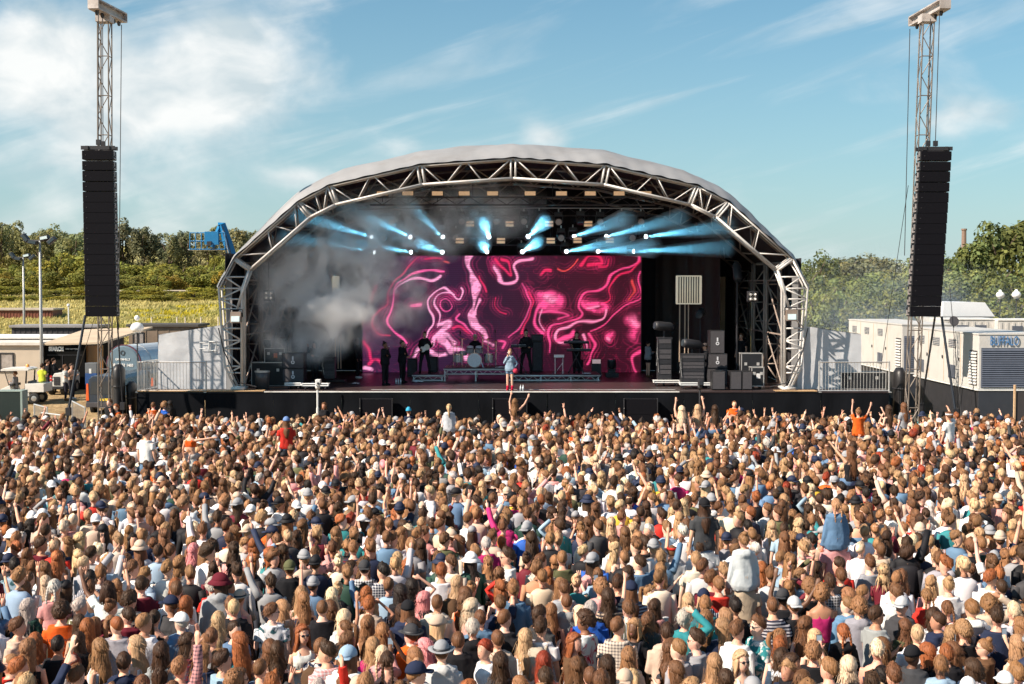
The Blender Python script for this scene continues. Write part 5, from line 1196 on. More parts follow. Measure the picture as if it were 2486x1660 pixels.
# the far crowd: one mass
def tri(b):
    v = np.array(b.v, 'f'); T, Mt = [], []
    for f, m in zip(b.f, b.m):
        for k in range(1, len(f) - 1): T.append((f[0], f[k], f[k + 1])); Mt.append(m)
    return v, np.array(T, 'i'), np.array(Mt, 'i')
def far_proto(sp):
    b = MB(); sex = sp['sex']; L, Rr, yaw = POSES[sp['pose']]; g = .016 if sp['kind'] not in ('tank', 'crop') else .008
    bare = sp['kind'] in ('tank', 'crop')
    rs = [ring_xy(z, cy, rx + g, ry + g, 9) for (z, cy, rx, ry) in TORSO[sex] if not (bare and z > 1.36)]
    b.rings(rs[1:], 1)
    if bare: b.rings([ring_xy(*r, 9) for r in TORSO[sex][3:]], 0)
    b.rings([ring_xy(*r, 8, yaw) for r in [NECK[sex][0]] + [HEAD[k] for k in (0, 2, 4, 6, 8)]], 0)
    up = {'tee': .62, 'tank': -1, 'crop': -1}.get(sp['kind'], 1.95)
    for sg, kd in ((-1, L), (1, Rr)):
        if up > 0: arm_tube(b, sex, kd, sg, 5, g + .004, up, 1)
        if up < 1.9: arm_tube(b, sex, kd, sg, 5, 0, 2.0, 0)
        S, E, Wr, H = arm_joints(sex, kd, sg)
        if Wr.z > 1.3:
            side = H.cross(Vector((0, 1, 0))).normalized()
            b.path([Wr, Wr + H * .07, Wr + H * .11], [.026, .040, .030], 5, 0, True, .5)
            for o in ((-.02, .0, .02) if kd != 'point' else (.0,)): b.path([Wr + H * .09 + side * o, Wr + H * .175 + side * o * 1.6], [.012, .008], 3, 0)
        b.path([Vector(leg_pts('stand', sg)[0]), Vector(leg_pts('stand', sg)[1]), Vector(leg_pts('stand', sg)[3])], [.1, .07, .05], 4, 2)
    hb = hair_geo(sp['hs'] if not sp['hat'] else 'cap_hair', 1, sp['seed'])
    b.add([rotz(v, yaw) for v in hb.v], hb.f, 3)
    if sp['hat']:
        q = hat_geo(sp['hat'][0], 1); b.add([rotz(v, yaw) for v in q.v], q.f, 4)
    return tri(b) + (sp,)
def make_far():
    r_ = random.Random(77); protos = [far_proto(random_spec(r_)) for _ in range(64)]
    for pz in ('up_r', 'up_l', 'both', 'clap', 'point_r', 'wave', 'up_r', 'point_l'):
        sp = random_spec(r_); sp['pose'] = pz; protos.append(far_proto(sp))
    V, T, MI, TC = [], [], [], []; off = 0
    for (x, yy) in FAR:
        raised = r_.random() < (.055 if yy > 40 else .02)
        v, t, mi, sp = protos[64 + r_.randrange(8)] if raised else protos[r_.randrange(64)]
        a = r_.gauss(0, .38) if r_.random() < .9 else r_.uniform(-2.6, 2.6)
        k = (r_.gauss(1.83, .06) if sp['sex'] == 'm' else r_.gauss(1.73, .06)) / 1.79; c, s = math.cos(a) * k, math.sin(a) * k; mir = r_.choice((-1, 1))
        w = v * np.array([mir, 1, 1], 'f')
        q = np.empty_like(w); q[:, 0] = w[:, 0] * c - w[:, 1] * s + x; q[:, 1] = w[:, 0] * s + w[:, 1] * c + yy; q[:, 2] = w[:, 2] * k
        cols = np.array([skin_col(r_), jit(C[wpick(TW, r_)], .15, r_), r_.choice([(.02, .025, .04), (.015, .015, .018), (.08, .14, .24)]), jit(HAIR[wpick(HW, r_)], .2, r_), C[r_.choice(['black', 'navy', 'white', 'grey', 'beige'])]], 'f')
        ch = np.zeros(len(v), 'i'); ch[t.ravel()] = np.repeat(mi, 3)
        cc = cols[ch] * np.where(ch == 3, np.random.RandomState(off % 99991).uniform(.55, 1.5, len(v)), 1.0)[:, None].astype('f')
        V.append(q); T.append((t if mir > 0 else t[:, ::-1]) + off); MI.append((mi == 3).astype('i')); TC.append(cc); off += len(v)
    V, T, MI, TC = np.concatenate(V), np.concatenate(T), np.concatenate(MI), np.concatenate(TC)
    me = bpy.data.meshes.new('crowd'); me.vertices.add(len(V)); me.vertices.foreach_set('co', V.ravel()); me.loops.add(len(T) * 3); me.loops.foreach_set('vertex_index', T.ravel().astype('i'))
    me.polygons.add(len(T)); me.polygons.foreach_set('loop_start', np.arange(0, len(T) * 3, 3, dtype='i')); me.polygons.foreach_set('material_index', MI); me.polygons.foreach_set('use_smooth', np.ones(len(T), bool))
    at = me.attributes.new('tint', 'FLOAT_COLOR', 'POINT'); at.data.foreach_set('color', np.concatenate([TC, np.ones((len(TC), 1), 'f')], 1).ravel())
    me.materials.append(mat('crowd_skin_and_cloth', (.95, .93, .92), .7, var=.12, scale=9, source='ATTR', spec=.25)); me.materials.append(mat('crowd_hair', (1.06, 1.0, .94), .58, var=.65, scale=14, stretch=(3, 3, .55), source='ATTR', spec=.25, bump=1.0, bscale=16))
    me.update(calc_edges=True); me.validate()
    o = link_mesh('crowd', me); tag(o, 'dense festival crowd stretching from the near rows up to the stage', 'crowd', kind='stuff')
    print('far people', len(FAR), 'tris', len(T), 'near', len(CROWD))
make_far()
# ------------------------------------------------------------------ screen, lights and gear on the stage
YS = 63.1
def led_screen():
    x0, x1, z0, z1 = Xa(880, YS), Xa(1556, YS), ZD + .02, Za(621, YS)
    t = thing('led_screen', 'huge video screen with swirling pink and purple liquid shapes', 'video screen', ((x0 + x1) / 2, YS, ZD))
    part('frame', M_black, t, lambda b: b.bx(x0 - .06, x1 + .06, YS + .02, YS + .2, z0, z1 + .05))
    NX, NY = 360, 152
    U, V = np.meshgrid(np.linspace(0, 1, NX + 1), np.linspace(0, 1, NY + 1))
    # stroke coordinates: x 0..2150, y 70..970 of an enlarged view of the screen
    PX, PY = 55 + U * 2152, 968 - V * 898
    rs = np.random.RandomState(4)
    def fbm(x, y, s, n=4, seed=0):
        out = np.zeros_like(x); r_ = np.random.RandomState(seed); a = 1
        for k in range(n):
            for _ in range(3):
                th = r_.uniform(0, 6.28); out += a * np.sin((x * math.cos(th) + y * math.sin(th)) / s * 6.28 + r_.uniform(0, 6.28)) / 3
            s /= 1.9; a *= .55
        return out
    wx, wy = 26 * fbm(PX, PY, 420, 3, 1), 26 * fbm(PX, PY, 420, 3, 2)
    col = np.zeros((NY + 1, NX + 1, 3))
    k = np.clip((PX - 700) / 1100, 0, 1)[..., None]
    base = np.array([.030, .009, .034]) * (1 - k) + np.array([.038, .004, .015]) * k
    col += base * (1 + .35 * fbm(PX, PY, 900, 2, 3)[..., None])
    # faint contour veins
    f = fbm(PX + wx * 3, PY + wy * 3, 700, 3, 9)
    vein = np.exp(-((np.abs(((f * 3.2) % 1) - .5) - .5) / .035) ** 2) * np.clip(.5 + fbm(PX, PY, 600, 2, 14), 0, 1)
    col += vein[..., None] * np.array([.22, .012, .055]) * .55
    PK, HP, RD, OR = (1.0, .36, .62), (.95, .10, .34), (.80, .03, .14), (.85, .10, .10)
    S = [  # polyline, half width, colour, softness
        ([(890, 70), (870, 130), (890, 210), (940, 300), (940, 380), (925, 450), (905, 520), (920, 590), (960, 640), (1010, 690)], 30, PK, 8), ([(970, 400), (945, 470), (935, 520)], 12, PK, 6),
        ([(1055, 150), (1110, 210), (1130, 265), (1200, 275), (1260, 260), (1265, 190), (1250, 140), (1290, 105), (1370, 90)], 14, PK, 8), ([(1050, 150), (1100, 190), (1120, 250)], 26, PK, 10), ([(1060, 100), (1150, 170), (1220, 210), (1190, 110), (1120, 90)], 14, RD, 12),
        ([(690, 178), (560, 195), (440, 225), (350, 280), (310, 350), (285, 440), (250, 520), (245, 580), (280, 640), (330, 690), (400, 740)], 9, HP, 7), ([(650, 215), (590, 250), (500, 255), (420, 265), (370, 300), (330, 330)], 8, PK, 6), ([(480, 80), (400, 180), (330, 230), (290, 300), (250, 370), (235, 440), (180, 500), (140, 540), (135, 600), (180, 660), (260, 690)], 6, RD, 9),
        ([(830, 320), (845, 350), (820, 400), (770, 390), (720, 340), (680, 310), (640, 310), (600, 350), (560, 400), (555, 450), (590, 520), (600, 580), (575, 640), (560, 700)], 9, PK, 6), ([(760, 370), (700, 345), (650, 350), (610, 390), (600, 440), (640, 500), (650, 560), (640, 620)], 7, PK, 6), ([(690, 405), (655, 420), (650, 455), (680, 485), (720, 490), (740, 465), (725, 425), (690, 405)], 5, HP, 5),
        ([(650, 590), (720, 600), (690, 640), (660, 690), (700, 740), (740, 790)], 34, PK, 14), ([(620, 700), (590, 750), (530, 760), (480, 790), (450, 850)], 18, PK, 8), ([(560, 800), (620, 840), (690, 830)], 24, PK, 10), ([(640, 690), (720, 690), (760, 740)], 26, PK, 12),
        ([(445, 448), (495, 448)], 14, HP, 12), ([(810, 530), (790, 560), (840, 600), (880, 640), (900, 680)], 7, HP, 8), ([(760, 640), (820, 620), (870, 660)], 10, RD, 14), ([(700, 100), (740, 110)], 8, OR, 8), ([(1080, 380), (1080, 440), (1110, 500), (1160, 520)], 5, RD, 6), ([(950, 220), (990, 300), (1010, 350)], 6, RD, 8),
        ([(1300, 290), (1330, 360), (1350, 440), (1320, 520), (1290, 590), (1260, 660), (1200, 700)], 6, HP, 9), ([(1340, 350), (1370, 420), (1340, 520), (1310, 600), (1290, 680)], 6, RD, 9),
        ([(1430, 360), (1500, 350), (1560, 390), (1590, 440), (1540, 470), (1450, 450), (1430, 400)], 32, HP, 30), ([(1480, 380), (1520, 400)], 34, PK, 30), ([(1430, 500), (1520, 490), (1620, 510), (1660, 540), (1580, 550)], 13, HP, 14), ([(1420, 450), (1390, 540), (1400, 610), (1440, 670)], 14, HP, 12), ([(1440, 480), (1430, 560), (1460, 640)], 6, PK, 6),
        ([(2200, 80), (2190, 120), (2120, 160), (2040, 180), (1970, 220), (1940, 290), (1880, 340), (1790, 360), (1740, 410), (1720, 470), (1740, 520), (1700, 570), (1600, 590), (1520, 600), (1490, 660), (1500, 740), (1490, 820)], 10, HP, 9), ([(2205, 110), (2130, 190), (2050, 210), (1990, 260), (1960, 330), (1960, 390), (1900, 430)], 7, RD, 8), ([(1760, 430), (1820, 440), (1900, 430), (1930, 460), (1870, 490), (1790, 480), (1760, 450)], 20, HP, 16), ([(1790, 470), (1880, 450)], 10, PK, 10),
        ([(1930, 480), (1920, 540), (1850, 570), (1740, 580), (1650, 620), (1560, 650), (1545, 710), (1590, 750), (1690, 720)], 11, PK, 8), ([(1560, 730), (1660, 690), (1690, 650)], 16, HP, 12), ([(2200, 200), (2180, 300), (2190, 400), (2120, 450), (2020, 500), (1970, 570), (1900, 620), (1800, 640)], 6, HP, 7), ([(2130, 270), (2140, 350), (2110, 420)], 8, OR, 14),
        ([(1550, 160), (1620, 170), (1690, 140), (1720, 100)], 5, OR, 6), ([(1750, 150), (1790, 90), (1870, 80), (1900, 130), (1800, 150)], 14, RD, 14), ([(1960, 90), (1940, 140), (1880, 155)], 8, RD, 10), ([(1420, 230), (1450, 190), (1490, 185)], 10, RD, 10),
        ([(2140, 570), (2170, 620), (2150, 680)], 46, HP, 34), ([(2150, 560), (2180, 600)], 26, PK, 30), ([(1960, 700), (2000, 680)], 34, HP, 26), ([(1950, 710), (1965, 720)], 16, PK, 16), ([(2195, 780), (2150, 840), (2160, 920), (2190, 965)], 12, HP, 12), ([(1790, 660), (1840, 740), (1830, 830), (1800, 880)], 7, HP, 8), ([(1760, 660), (1790, 740), (1790, 800)], 7, PK, 7),
        ([(60, 530), (60, 700)], 7, OR, 5), ([(75, 720), (100, 800), (120, 860)], 12, RD, 14), ([(60, 930), (120, 950)], 22, PK, 8), ([(100, 900), (160, 870), (200, 900)], 18, RD, 16), ([(130, 300), (130, 400)], 12, RD, 22), ([(520, 100), (600, 80), (680, 75)], 8, RD, 10), ([(1110, 730), (1170, 740), (1150, 790)], 14, HP, 12), ([(760, 780), (820, 800), (860, 850)], 16, PK, 14), ([(1000, 720), (1060, 760)], 18, PK, 12)]
    QX, QY = PX + wx * .8, PY + wy * .8
    fine = .75 + .5 * (fbm(PX + wx, PY * 1.0 + wy, 90, 3, 21) > -.1)
    def smooth(P, n=6):
        if len(P) < 3: return P
        Q = [P[0]] + list(P) + [P[-1]]; out = []
        for a, b_, c_, e_ in zip(Q, Q[1:], Q[2:], Q[3:]):
            for k_ in range(n):
                t_ = k_ / n; out.append(tuple(.5 * (2 * b_[i] + (c_[i] - a[i]) * t_ + (2 * a[i] - 5 * b_[i] + 4 * c_[i] - e_[i]) * t_ ** 2 + (3 * b_[i] - a[i] - 3 * c_[i] + e_[i]) * t_ ** 3) for i in (0, 1)))
        return out + [P[-1]]
    wm = 1 + .55 * fbm(PX, PY, 260, 2, 31); rm = np.clip(.45 + fbm(PX, PY, 330, 2, 41), 0, 1.2)
    for pts, w, c, so in S:
        pts = smooth(pts)
        d = np.full(PX.shape, 1e9)
        for (ax, ay), (bx, by) in zip(pts, pts[1:]):
            vx, vy = bx - ax, by - ay; L = vx * vx + vy * vy
            tt = np.clip(((QX - ax) * vx + (QY - ay) * vy) / L, 0, 1); d = np.minimum(d, np.hypot(QX - ax - tt * vx, QY - ay - tt * vy))
        w = w * .70 * np.clip(wm, .35, 1.7); so = so * .5
        a = 1 / (1 + np.exp(np.clip((d - w) / (so * .45), -30, 30)))
        if np.mean(w) > 12: a = a * np.clip(fine - .2, .35, 1)
        rim = (np.exp(-((d - w - 17) / 3.6) ** 2) * .8 + np.exp(-((d - w * 1.4 - 36) / 3.2) ** 2) * .45) * rm
        col = col * (1 - a[..., None]) + np.array(c) * a[..., None] + rim[..., None] * np.array([.35, .02, .10])
    b = MB(); b.grid(lambda u, v: (x0 + (x1 - x0) * u, YS, z0 + (z1 - z0) * v), NX, NY)
    m = bpy.data.materials.new('video_image'); N, L, B = nodes_of(m)
    at = N.new('ShaderNodeAttribute'); at.attribute_name = 'tint'
    tcn = N.new('ShaderNodeTexCoord'); wv = N.new('ShaderNodeTexWave'); wv.bands_direction = 'Z'; wv.inputs['Scale'].default_value = 3.4; L.new(tcn.outputs['Object'], wv.inputs[0])
    mr_ = N.new('ShaderNodeMapRange'); mr_.inputs['To Min'].default_value = .62; mr_.inputs['To Max'].default_value = 1.2; L.new(wv.outputs['Fac'], mr_.inputs['Value'])
    B.inputs['Base Color'].default_value = (.01, .01, .012, 1); B.inputs['Roughness'].default_value = .6
    L.new(at.outputs['Color'], B.inputs['Emission Color']); L.new(mr_.outputs[0], B.inputs['Emission Strength'])
    o = b.build('screen_image', m, t)
    a_ = o.data.attributes.new('tint', 'FLOAT_COLOR', 'POINT'); a_.data.foreach_set('color', np.concatenate([np.clip(col * (.70 - .02 * k) * (1 - k * np.array([0, .35, .30])), 0, 2).reshape(-1, 3), np.ones((col.shape[0] * col.shape[1], 1))], 1).astype('f').ravel())
led_screen()

def box_truss(name, label, xa, xb, Y, z, s=.32, m=M_alu2):
    t = thing(name, label, 'truss', (xa, Y, z), 'lighting trusses under the roof')
    def ch(b):
        for dy in (-s / 2, s / 2):
            for dz in (-s / 2, s / 2): b.tube((xa, Y + dy, z + dz), (xb, Y + dy, z + dz), .025, 6)
    part('chords', m, t, ch)
    n = int((xb - xa) / .5)
    for i in range(n):
        x = xa + (xb - xa) * i / n; x2 = xa + (xb - xa) * (i + 1) / n; k = 1 if i % 2 else -1
        part('brace', m, t, lambda b: b.tube((x, Y - s / 2, z - k * s / 2), (x2, Y - s / 2, z + k * s / 2), .014, 4))
    for f in (.08, .36, .64, .92):
        x = xa + (xb - xa) * f; part('hoist_chain', M_dark, t, lambda b: b.tube((x, Y, z + s / 2), (x, Y, z + s / 2 + 1.2), .012, 4))
    return t
M_tr = mat('dark_truss', (.05, .045, .05), .5, .4, var=.3)
box_truss('lighting_truss', 'dark lighting truss carrying the row of small rectangular lamps', Xa(900, 55.2), Xa(1590, 55.2), 55.2, Za(488, 55.2), .32, M_tr)
box_truss('lighting_truss', 'dark lighting truss carrying the upper row of beam lights', Xa(880, 59), Xa(1600, 59), 59.0, Za(514, 59), .34, M_tr)
box_truss('lighting_truss', 'dark lighting truss just above the video screen', Xa(880, 61), Xa(1600, 61), 61.0, Za(586, 61), .34, M_tr)
cb = thing('cable_run', 'thin pale cable stretched across under the roof', 'cable', (Xa(865, 54.6), 54.6, Za(506, 54.6)))
part('cable', mat('pale_cable', (.35, .33, .33), .6), cb, lambda b: b.path([Wp(865, 508, 54.6), Wp(1100, 504, 54.6), Wp(1611, 506, 54.6)], .014, 5))
# small rectangular lamps along the first truss
for i, px in enumerate((928, 990, 1062, 1127, 1196, 1287, 1363, 1433, 1503, 1568)):
    p = Wp(px, 471, 55.0)
    t = thing('panel_lamp', ordinal(i) + ' small tan rectangular lamp from the left along the front truss', 'lamp', p, 'small rectangular lamps on the front truss')
    part('housing', M_dark, t, lambda b: b.box(p + Vector((0, .06, -.02)), (.52, .12, .30)), bevel=.01)
    part('lamp_face', M_warm, t, lambda b: b.box(p + Vector((0, -.012, .03)), (.45, .02, .17)))
    part('bracket', M_dark, t, lambda b: b.tube(p + Vector((0, .08, -.1)), p + Vector((0, .1, -.32)), .015, 5))
# two-cell lamps lower down
for i, (px, py) in enumerate([(1141, 543), (1237, 543), (1333, 543), (1428, 543), (1116, 584), (1216, 584), (1337, 584), (1402, 583), (1480, 583), (955, 541)]):
    p = Wp(px, py, 58.6)
    row = 'upper' if py < 560 else 'lower'
    t = thing('strip_lamp', 'tan two-cell lamp, ' + ordinal([q for q in sorted([x for x, y in [(1141, 543), (1237, 543), (1333, 543), (1428, 543), (955, 541)]] if py < 560 else [1116, 1216, 1337, 1402, 1480])].index(px)) + ' from left in the ' + row + ' hanging row', 'lamp', p, 'two-cell lamps hung among the beam lights')
    part('housing', M_dark, t, lambda b: b.box(p + Vector((0, .06, 0)), (.42, .1, .30)))
    for dz in (-.07, .07): part('lamp_face', M_warm, t, lambda b: b.box(p + Vector((0, -.006, dz)), (.36, .02, .10)))
    part('bracket', M_dark, t, lambda b: b.tube(p + Vector((0, .08, .12)), p + Vector((0, .1, .5)), .012, 5))

M_beam_lens = mat('lit_lens', (.9, .95, 1), .3, emit=(.85, .96, 1.0), estr=4.0)
M_lens = mat('unlit_lens', (.42, .31, .27), .25, var=.45, scale=60, spec=.6)
def moving_head(p, d, label, lens, r=.12, L=.34, group=None, up=False):
    """hung (or standing) moving head: base, yoke, head along d, lens"""
    d = Vector(d).normalized(); s = -1 if up else 1
    t = thing('moving_head_light', label, 'stage light', p, group)
    part('base', M_dark, t, lambda b: b.box(p + Vector((0, 0, s * .36)), (.34, .26, .14)), bevel=.015)
    def yoke(b):
        b.box(p + Vector((0, 0, s * .26)), (.40, .12, .05))
        for k in (-1, 1): b.box(p + Vector((k * .185, 0, s * .12)), (.035, .10, .30))
    part('yoke', M_dark, t, yoke)
    a = p - d * L * .55
    h = part('head', M_dark, t, lambda b: b.path([a, a + d * .06, p + d * L * .25, p + d * L * .45], [r * .55, r * .95, r * 1.02, r * .98], 12), smooth=True)
    part('lens', lens, h, lambda b: b.disc(p + d * (L * .45 + .006), d, r * .82, 16, .012))
    if not up: part('clamp', M_steel, t, lambda b: b.tube(p + Vector((0, 0, .43)), p + Vector((0, 0, .55)), .03, 6))
    return t
M_beamvol = bpy.data.materials.new('beam_cone_haze'); M_beamvol.use_nodes = True; _n = M_beamvol.node_tree; _n.nodes.remove(_n.nodes['Principled BSDF'])
_v = _n.nodes.new('ShaderNodeVolumePrincipled'); _v.inputs['Density'].default_value = .42; _v.inputs['Color'].default_value = (.8, .9, .95, 1); _n.links.new(_v.outputs[0], _n.nodes['Material Output'].inputs['Volume'])  # dense haze kept inside the beam cones only, added to make the beams visible
BEAMS = [(902, 575, 756, 532), (996, 575, 872, 517), (1075, 575, 1003, 505), (1187, 575, 1170, 530), (1282, 574, 1340, 520), (1394, 574, 1480, 545), (1472, 574, 1610, 540), (1568, 574, 1725, 555),
         (909, 612, 710, 580), (998, 612, 835, 585), (1074, 612, 995, 582), (1182, 611, 1172, 588), (1268, 611, 1320, 578), (1375, 610, 1470, 593), (1452, 610, 1540, 603), (1538, 610, 1760, 600)]
for i, (ax, ay, bx, by) in enumerate(BEAMS):
    Y = 58.7 if i < 8 else 60.6
    A, B = Wp(ax, ay, Y), Wp(bx, by, Y - 3.2)
    d = (B - A).normalized(); Lh = .34
    p = A - d * (Lh * .45)
    t = moving_head(p, d, 'lit beam light, ' + ordinal(i % 8) + ' from the left in the ' + ('upper' if i < 8 else 'lower') + ' row, blue-white beam', M_beam_lens, .115, Lh, 'lit beam lights above the screen')
    wide = 13 if i in (3, 11, 4, 12, 10) else 8.5
    q0, q1 = A + d * .06, A + d * (2.6 if wide > 10 else 5.2); tn = math.tan(R(wide / 2))
    part('beam_cone', M_beamvol, t, lambda b: b.path([q0, q1], [.10, .10 + tn * (q1 - q0).length * 1.05], 20))  # added cone of haze, shaped to the spot so its beam shows
    ld = bpy.data.lights.new('beam', 'SPOT'); ld.energy = 6200; ld.color = (.20, .70, 1.0); ld.spot_size = R(8.5 if i not in (3, 11, 4, 12, 10) else 13); ld.spot_blend = .45; ld.shadow_soft_size = .05
    lo = bpy.data.objects.new('beam', ld); COL.objects.link(lo); lo.parent = t; lo.location = d * (Lh * .45 + .06); lo.rotation_euler = d.to_track_quat('-Z', 'Y').to_euler()
# unlit lights facing the crowd
for i, (px, py, kind) in enumerate([(1121, 537, 1), (1205, 537, 1), (1272, 537, 1), (1356, 538, 1), (1457, 538, 1), (1556, 538, 1), (1107, 577, 1), (1362, 577, 1), (1535, 577, 1), (1016, 536, 1), (931, 577, 1), (970, 545, 0), (1070, 536, 0), (1172, 536, 0), (1309, 535, 0), (1409, 536, 0), (1509, 536, 0)]):
    p = Wp(px, py, 58.4 if py < 560 else 59.4)
    same = sorted(q[0] for q in [(1121, 537, 1), (1205, 537, 1), (1272, 537, 1), (1356, 538, 1), (1457, 538, 1), (1556, 538, 1), (1107, 577, 1), (1362, 577, 1), (1535, 577, 1), (1016, 536, 1), (931, 577, 1), (970, 545, 0), (1070, 536, 0), (1172, 536, 0), (1309, 535, 0), (1409, 536, 0), (1509, 536, 0)] if q[2] == kind and (q[1] < 560) == (py < 560))
    lab = ('unlit round-faced' if kind else 'dark unlit downward') + ' stage light, ' + ordinal(same.index(px)) + ' from left in the ' + ('upper' if py < 560 else 'lower') + ' row'
    moving_head(p, (0, -1, -.12) if kind else (0, -.25, -1), lab, M_lens if kind else M_glass, .17, .30, 'unlit stage lights')

def quad_blinder(px, py, Y, label):
    p = Wp(px, py, Y)
    t = thing('four_lamp_blinder', label, 'stage light', p, 'four-lamp blinders')
    part('housing', M_dark, t, lambda b: b.box(p + Vector((0, .09, 0)), (.46, .14, .46)), bevel=.02)
    for dx in (-.1, .1):
        for dz in (-.1, .1):
            q = part('lamp', M_chrome, t, lambda b: b.path([p + Vector((dx, .02, dz)), p + Vector((dx, -.03, dz))], [.05, .092], 14), smooth=True)
            part('bulb', mat('pale_bulb', (.85, .78, .70), .3, emit=(1, .9, .8), estr=.25), q, lambda b: b.ell(p + Vector((dx, -.012, dz)), (.055, .03, .055), 10, 6), smooth=True)
    part('bracket', M_dark, t, lambda b: b.tube(p + Vector((0, .1, .2)), p + Vector((0, .1, 1.4)), .02, 5))
quad_blinder(652, 717, 55.5, 'four round lamps in a square hanging in the smoke on the left side')
quad_blinder(1828, 720, 54.8, 'four round lamps in a square hanging inside the right leg')
def floodlight(px, py, label, Y=52.0):
    p = Wp(px, py, Y)
    t = thing('floodlight', label, 'floodlight', p, 'floodlights on the stage legs')
    part('housing', mat('dusty_grey_metal', (.22, .17, .14), .6, .2, var=.3), t, lambda b: b.prism([(p.y - .16, p.z - .22), (p.y - .10, p.z + .22), (p.y + .16, p.z + .18), (p.y + .16, p.z - .18)], 'x', p.x - .21, p.x + .21), bevel=.01)
    part('glass', mat('pale_glass', (.55, .66, .68), .12, var=.3, scale=2, spec=.8), t, lambda b: b.box(p + Vector((0, -.155, -.06)), (.33, .012, .22), Matrix.Rotation(R(-8), 3, 'X')))
    part('bracket', M_dark, t, lambda b: (b.tube(p + Vector((-.24, .1, 0)), p + Vector((-.24, .1, .3)), .02, 5), b.tube(p + Vector((.24, .1, 0)), p + Vector((.24, .1, .3)), .02, 5), b.tube(p + Vector((-.24, .1, .3)), p + Vector((.24, .1, .3)), .02, 5)))
floodlight(573, 770, 'square floodlight clamped to the left stage leg')
floodlight(1921, 765, 'square floodlight clamped to the right stage leg')

def tube_panel(px0, px1, py0, py1, poles, Y, label, yaw=0.0):
    c = Wp((px0 + px1) / 2, (py0 + py1) / 2, Y); w = Xa(px1, Y) - Xa(px0, Y); h = Za(py0, Y) - Za(py1, Y)
    if yaw: w = 1.05
    rot = Matrix.Rotation(yaw, 3, 'Z')
    t = thing('tube_light_panel', label, 'light panel', (c.x, Y, ZD))
    M_tube = mat('cream_tube', (.74, .66, .52), .4, var=.12, scale=4, emit=(1, .9, .7), estr=.12)
    def fr(b):
        for dz in (-h / 2, h / 2): b.box(c + Vector((0, 0, dz)), (w, .06, .05), rot)
        for dx in (-w / 2, w / 2): b.box(c + rot @ Vector((dx, 0, 0)), (.05, .06, h), rot)
        b.box(c + rot @ Vector((0, .04, 0)), (w, .02, h), rot, 1)
    part('frame', [M_tube, M_dark], t, fr)
    for i in range(10):
        dx = -w / 2 + .055 + (w - .11) * i / 9
        part('light_tube', M_tube, t, lambda b: b.tube(c + rot @ Vector((dx, -.02, -h / 2 + .03)), c + rot @ Vector((dx, -.02, h / 2 - .03)), .029, 6), smooth=True)
    for k, (pp, pb) in enumerate(poles):
        x = Xa(pp, Y); part('pole', mat('tan_pole', (.50, .38, .28), .4, .3, var=.1), t, lambda b: b.tube((x, Y + .06 * k, Za(pb, Y)), (x, Y + .06 * k, c.z - h / 2), .026, 6))
    part('base', M_dark, t, lambda b: b.box((c.x, Y, ZD + .04), (.8, .6, .08)))
tube_panel(1642, 1702, 670, 737, [(1650, 878), (1663, 872), (1672, 876)], 56.0, 'square panel of upright cream tubes on three tall poles')
tube_panel(811, 819, 671, 742, [(814, 895), (820, 895), (826, 895)], 57.5, 'cream tube panel seen edge-on in smoke on three poles', R(83))

def riser(label, px0, px1, ytop, Y, h, legs, depth=2.4):
    x0, x1 = Xa(px0, Y), Xa(px1, Y); z = ZD + h
    t = thing('drum_riser' if h > .4 else 'stage_riser', label, 'riser', ((x0 + x1) / 2, Y, ZD), 'low risers for the band')
    part('top_board', M_black, t, lambda b: b.bx(x0, x1, Y + .02, Y + depth, z - .03, z))
    def fr(b):
        for y in (Y, Y + depth): b.tube((x0, y, z - .05), (x1, y, z - .05), .035, 6); b.tube((x0, y, z - .25), (x1, y, z - .25), .028, 6)
        for x in (x0, x1): b.tube((x, Y, z - .05), (x, Y + depth, z - .05), .035, 6)
    part('frame', M_white_met, t, fr, smooth=True)
    n = max(4, int((x1 - x0) / .2))
    for i in range(n):
        a, c = x0 + (x1 - x0) * i / n, x0 + (x1 - x0) * (i + 1) / n; k = i % 2
        part('brace', M_white_met, t, lambda b: b.tube((a, Y, z - (.06 if k else .24)), (c, Y, z - (.24 if k else .06)), .012, 4))
    for f in legs:
        x = x0 + (x1 - x0) * f
        for y in (Y, Y + depth): part('leg', M_white_met, t, lambda b: (b.tube((x, y, ZD + .02), (x, y, z - .1), .03, 6), b.disc((x, y, ZD + .012), (0, 0, 1), .05, 8, .02)))
YR = 57.6
riser('tall white-framed riser under the drum kit', 1078, 1232, 893, YR, .56, (.01, .5, .99))
riser('low white-framed riser under the guitarist', 1001, 1076, 910, YR + .1, .28, (.04, .96))
riser('long low white-framed riser under the keyboard players', 1236, 1457, 910, YR + .1, .28, (.02, .35, .68, .98))

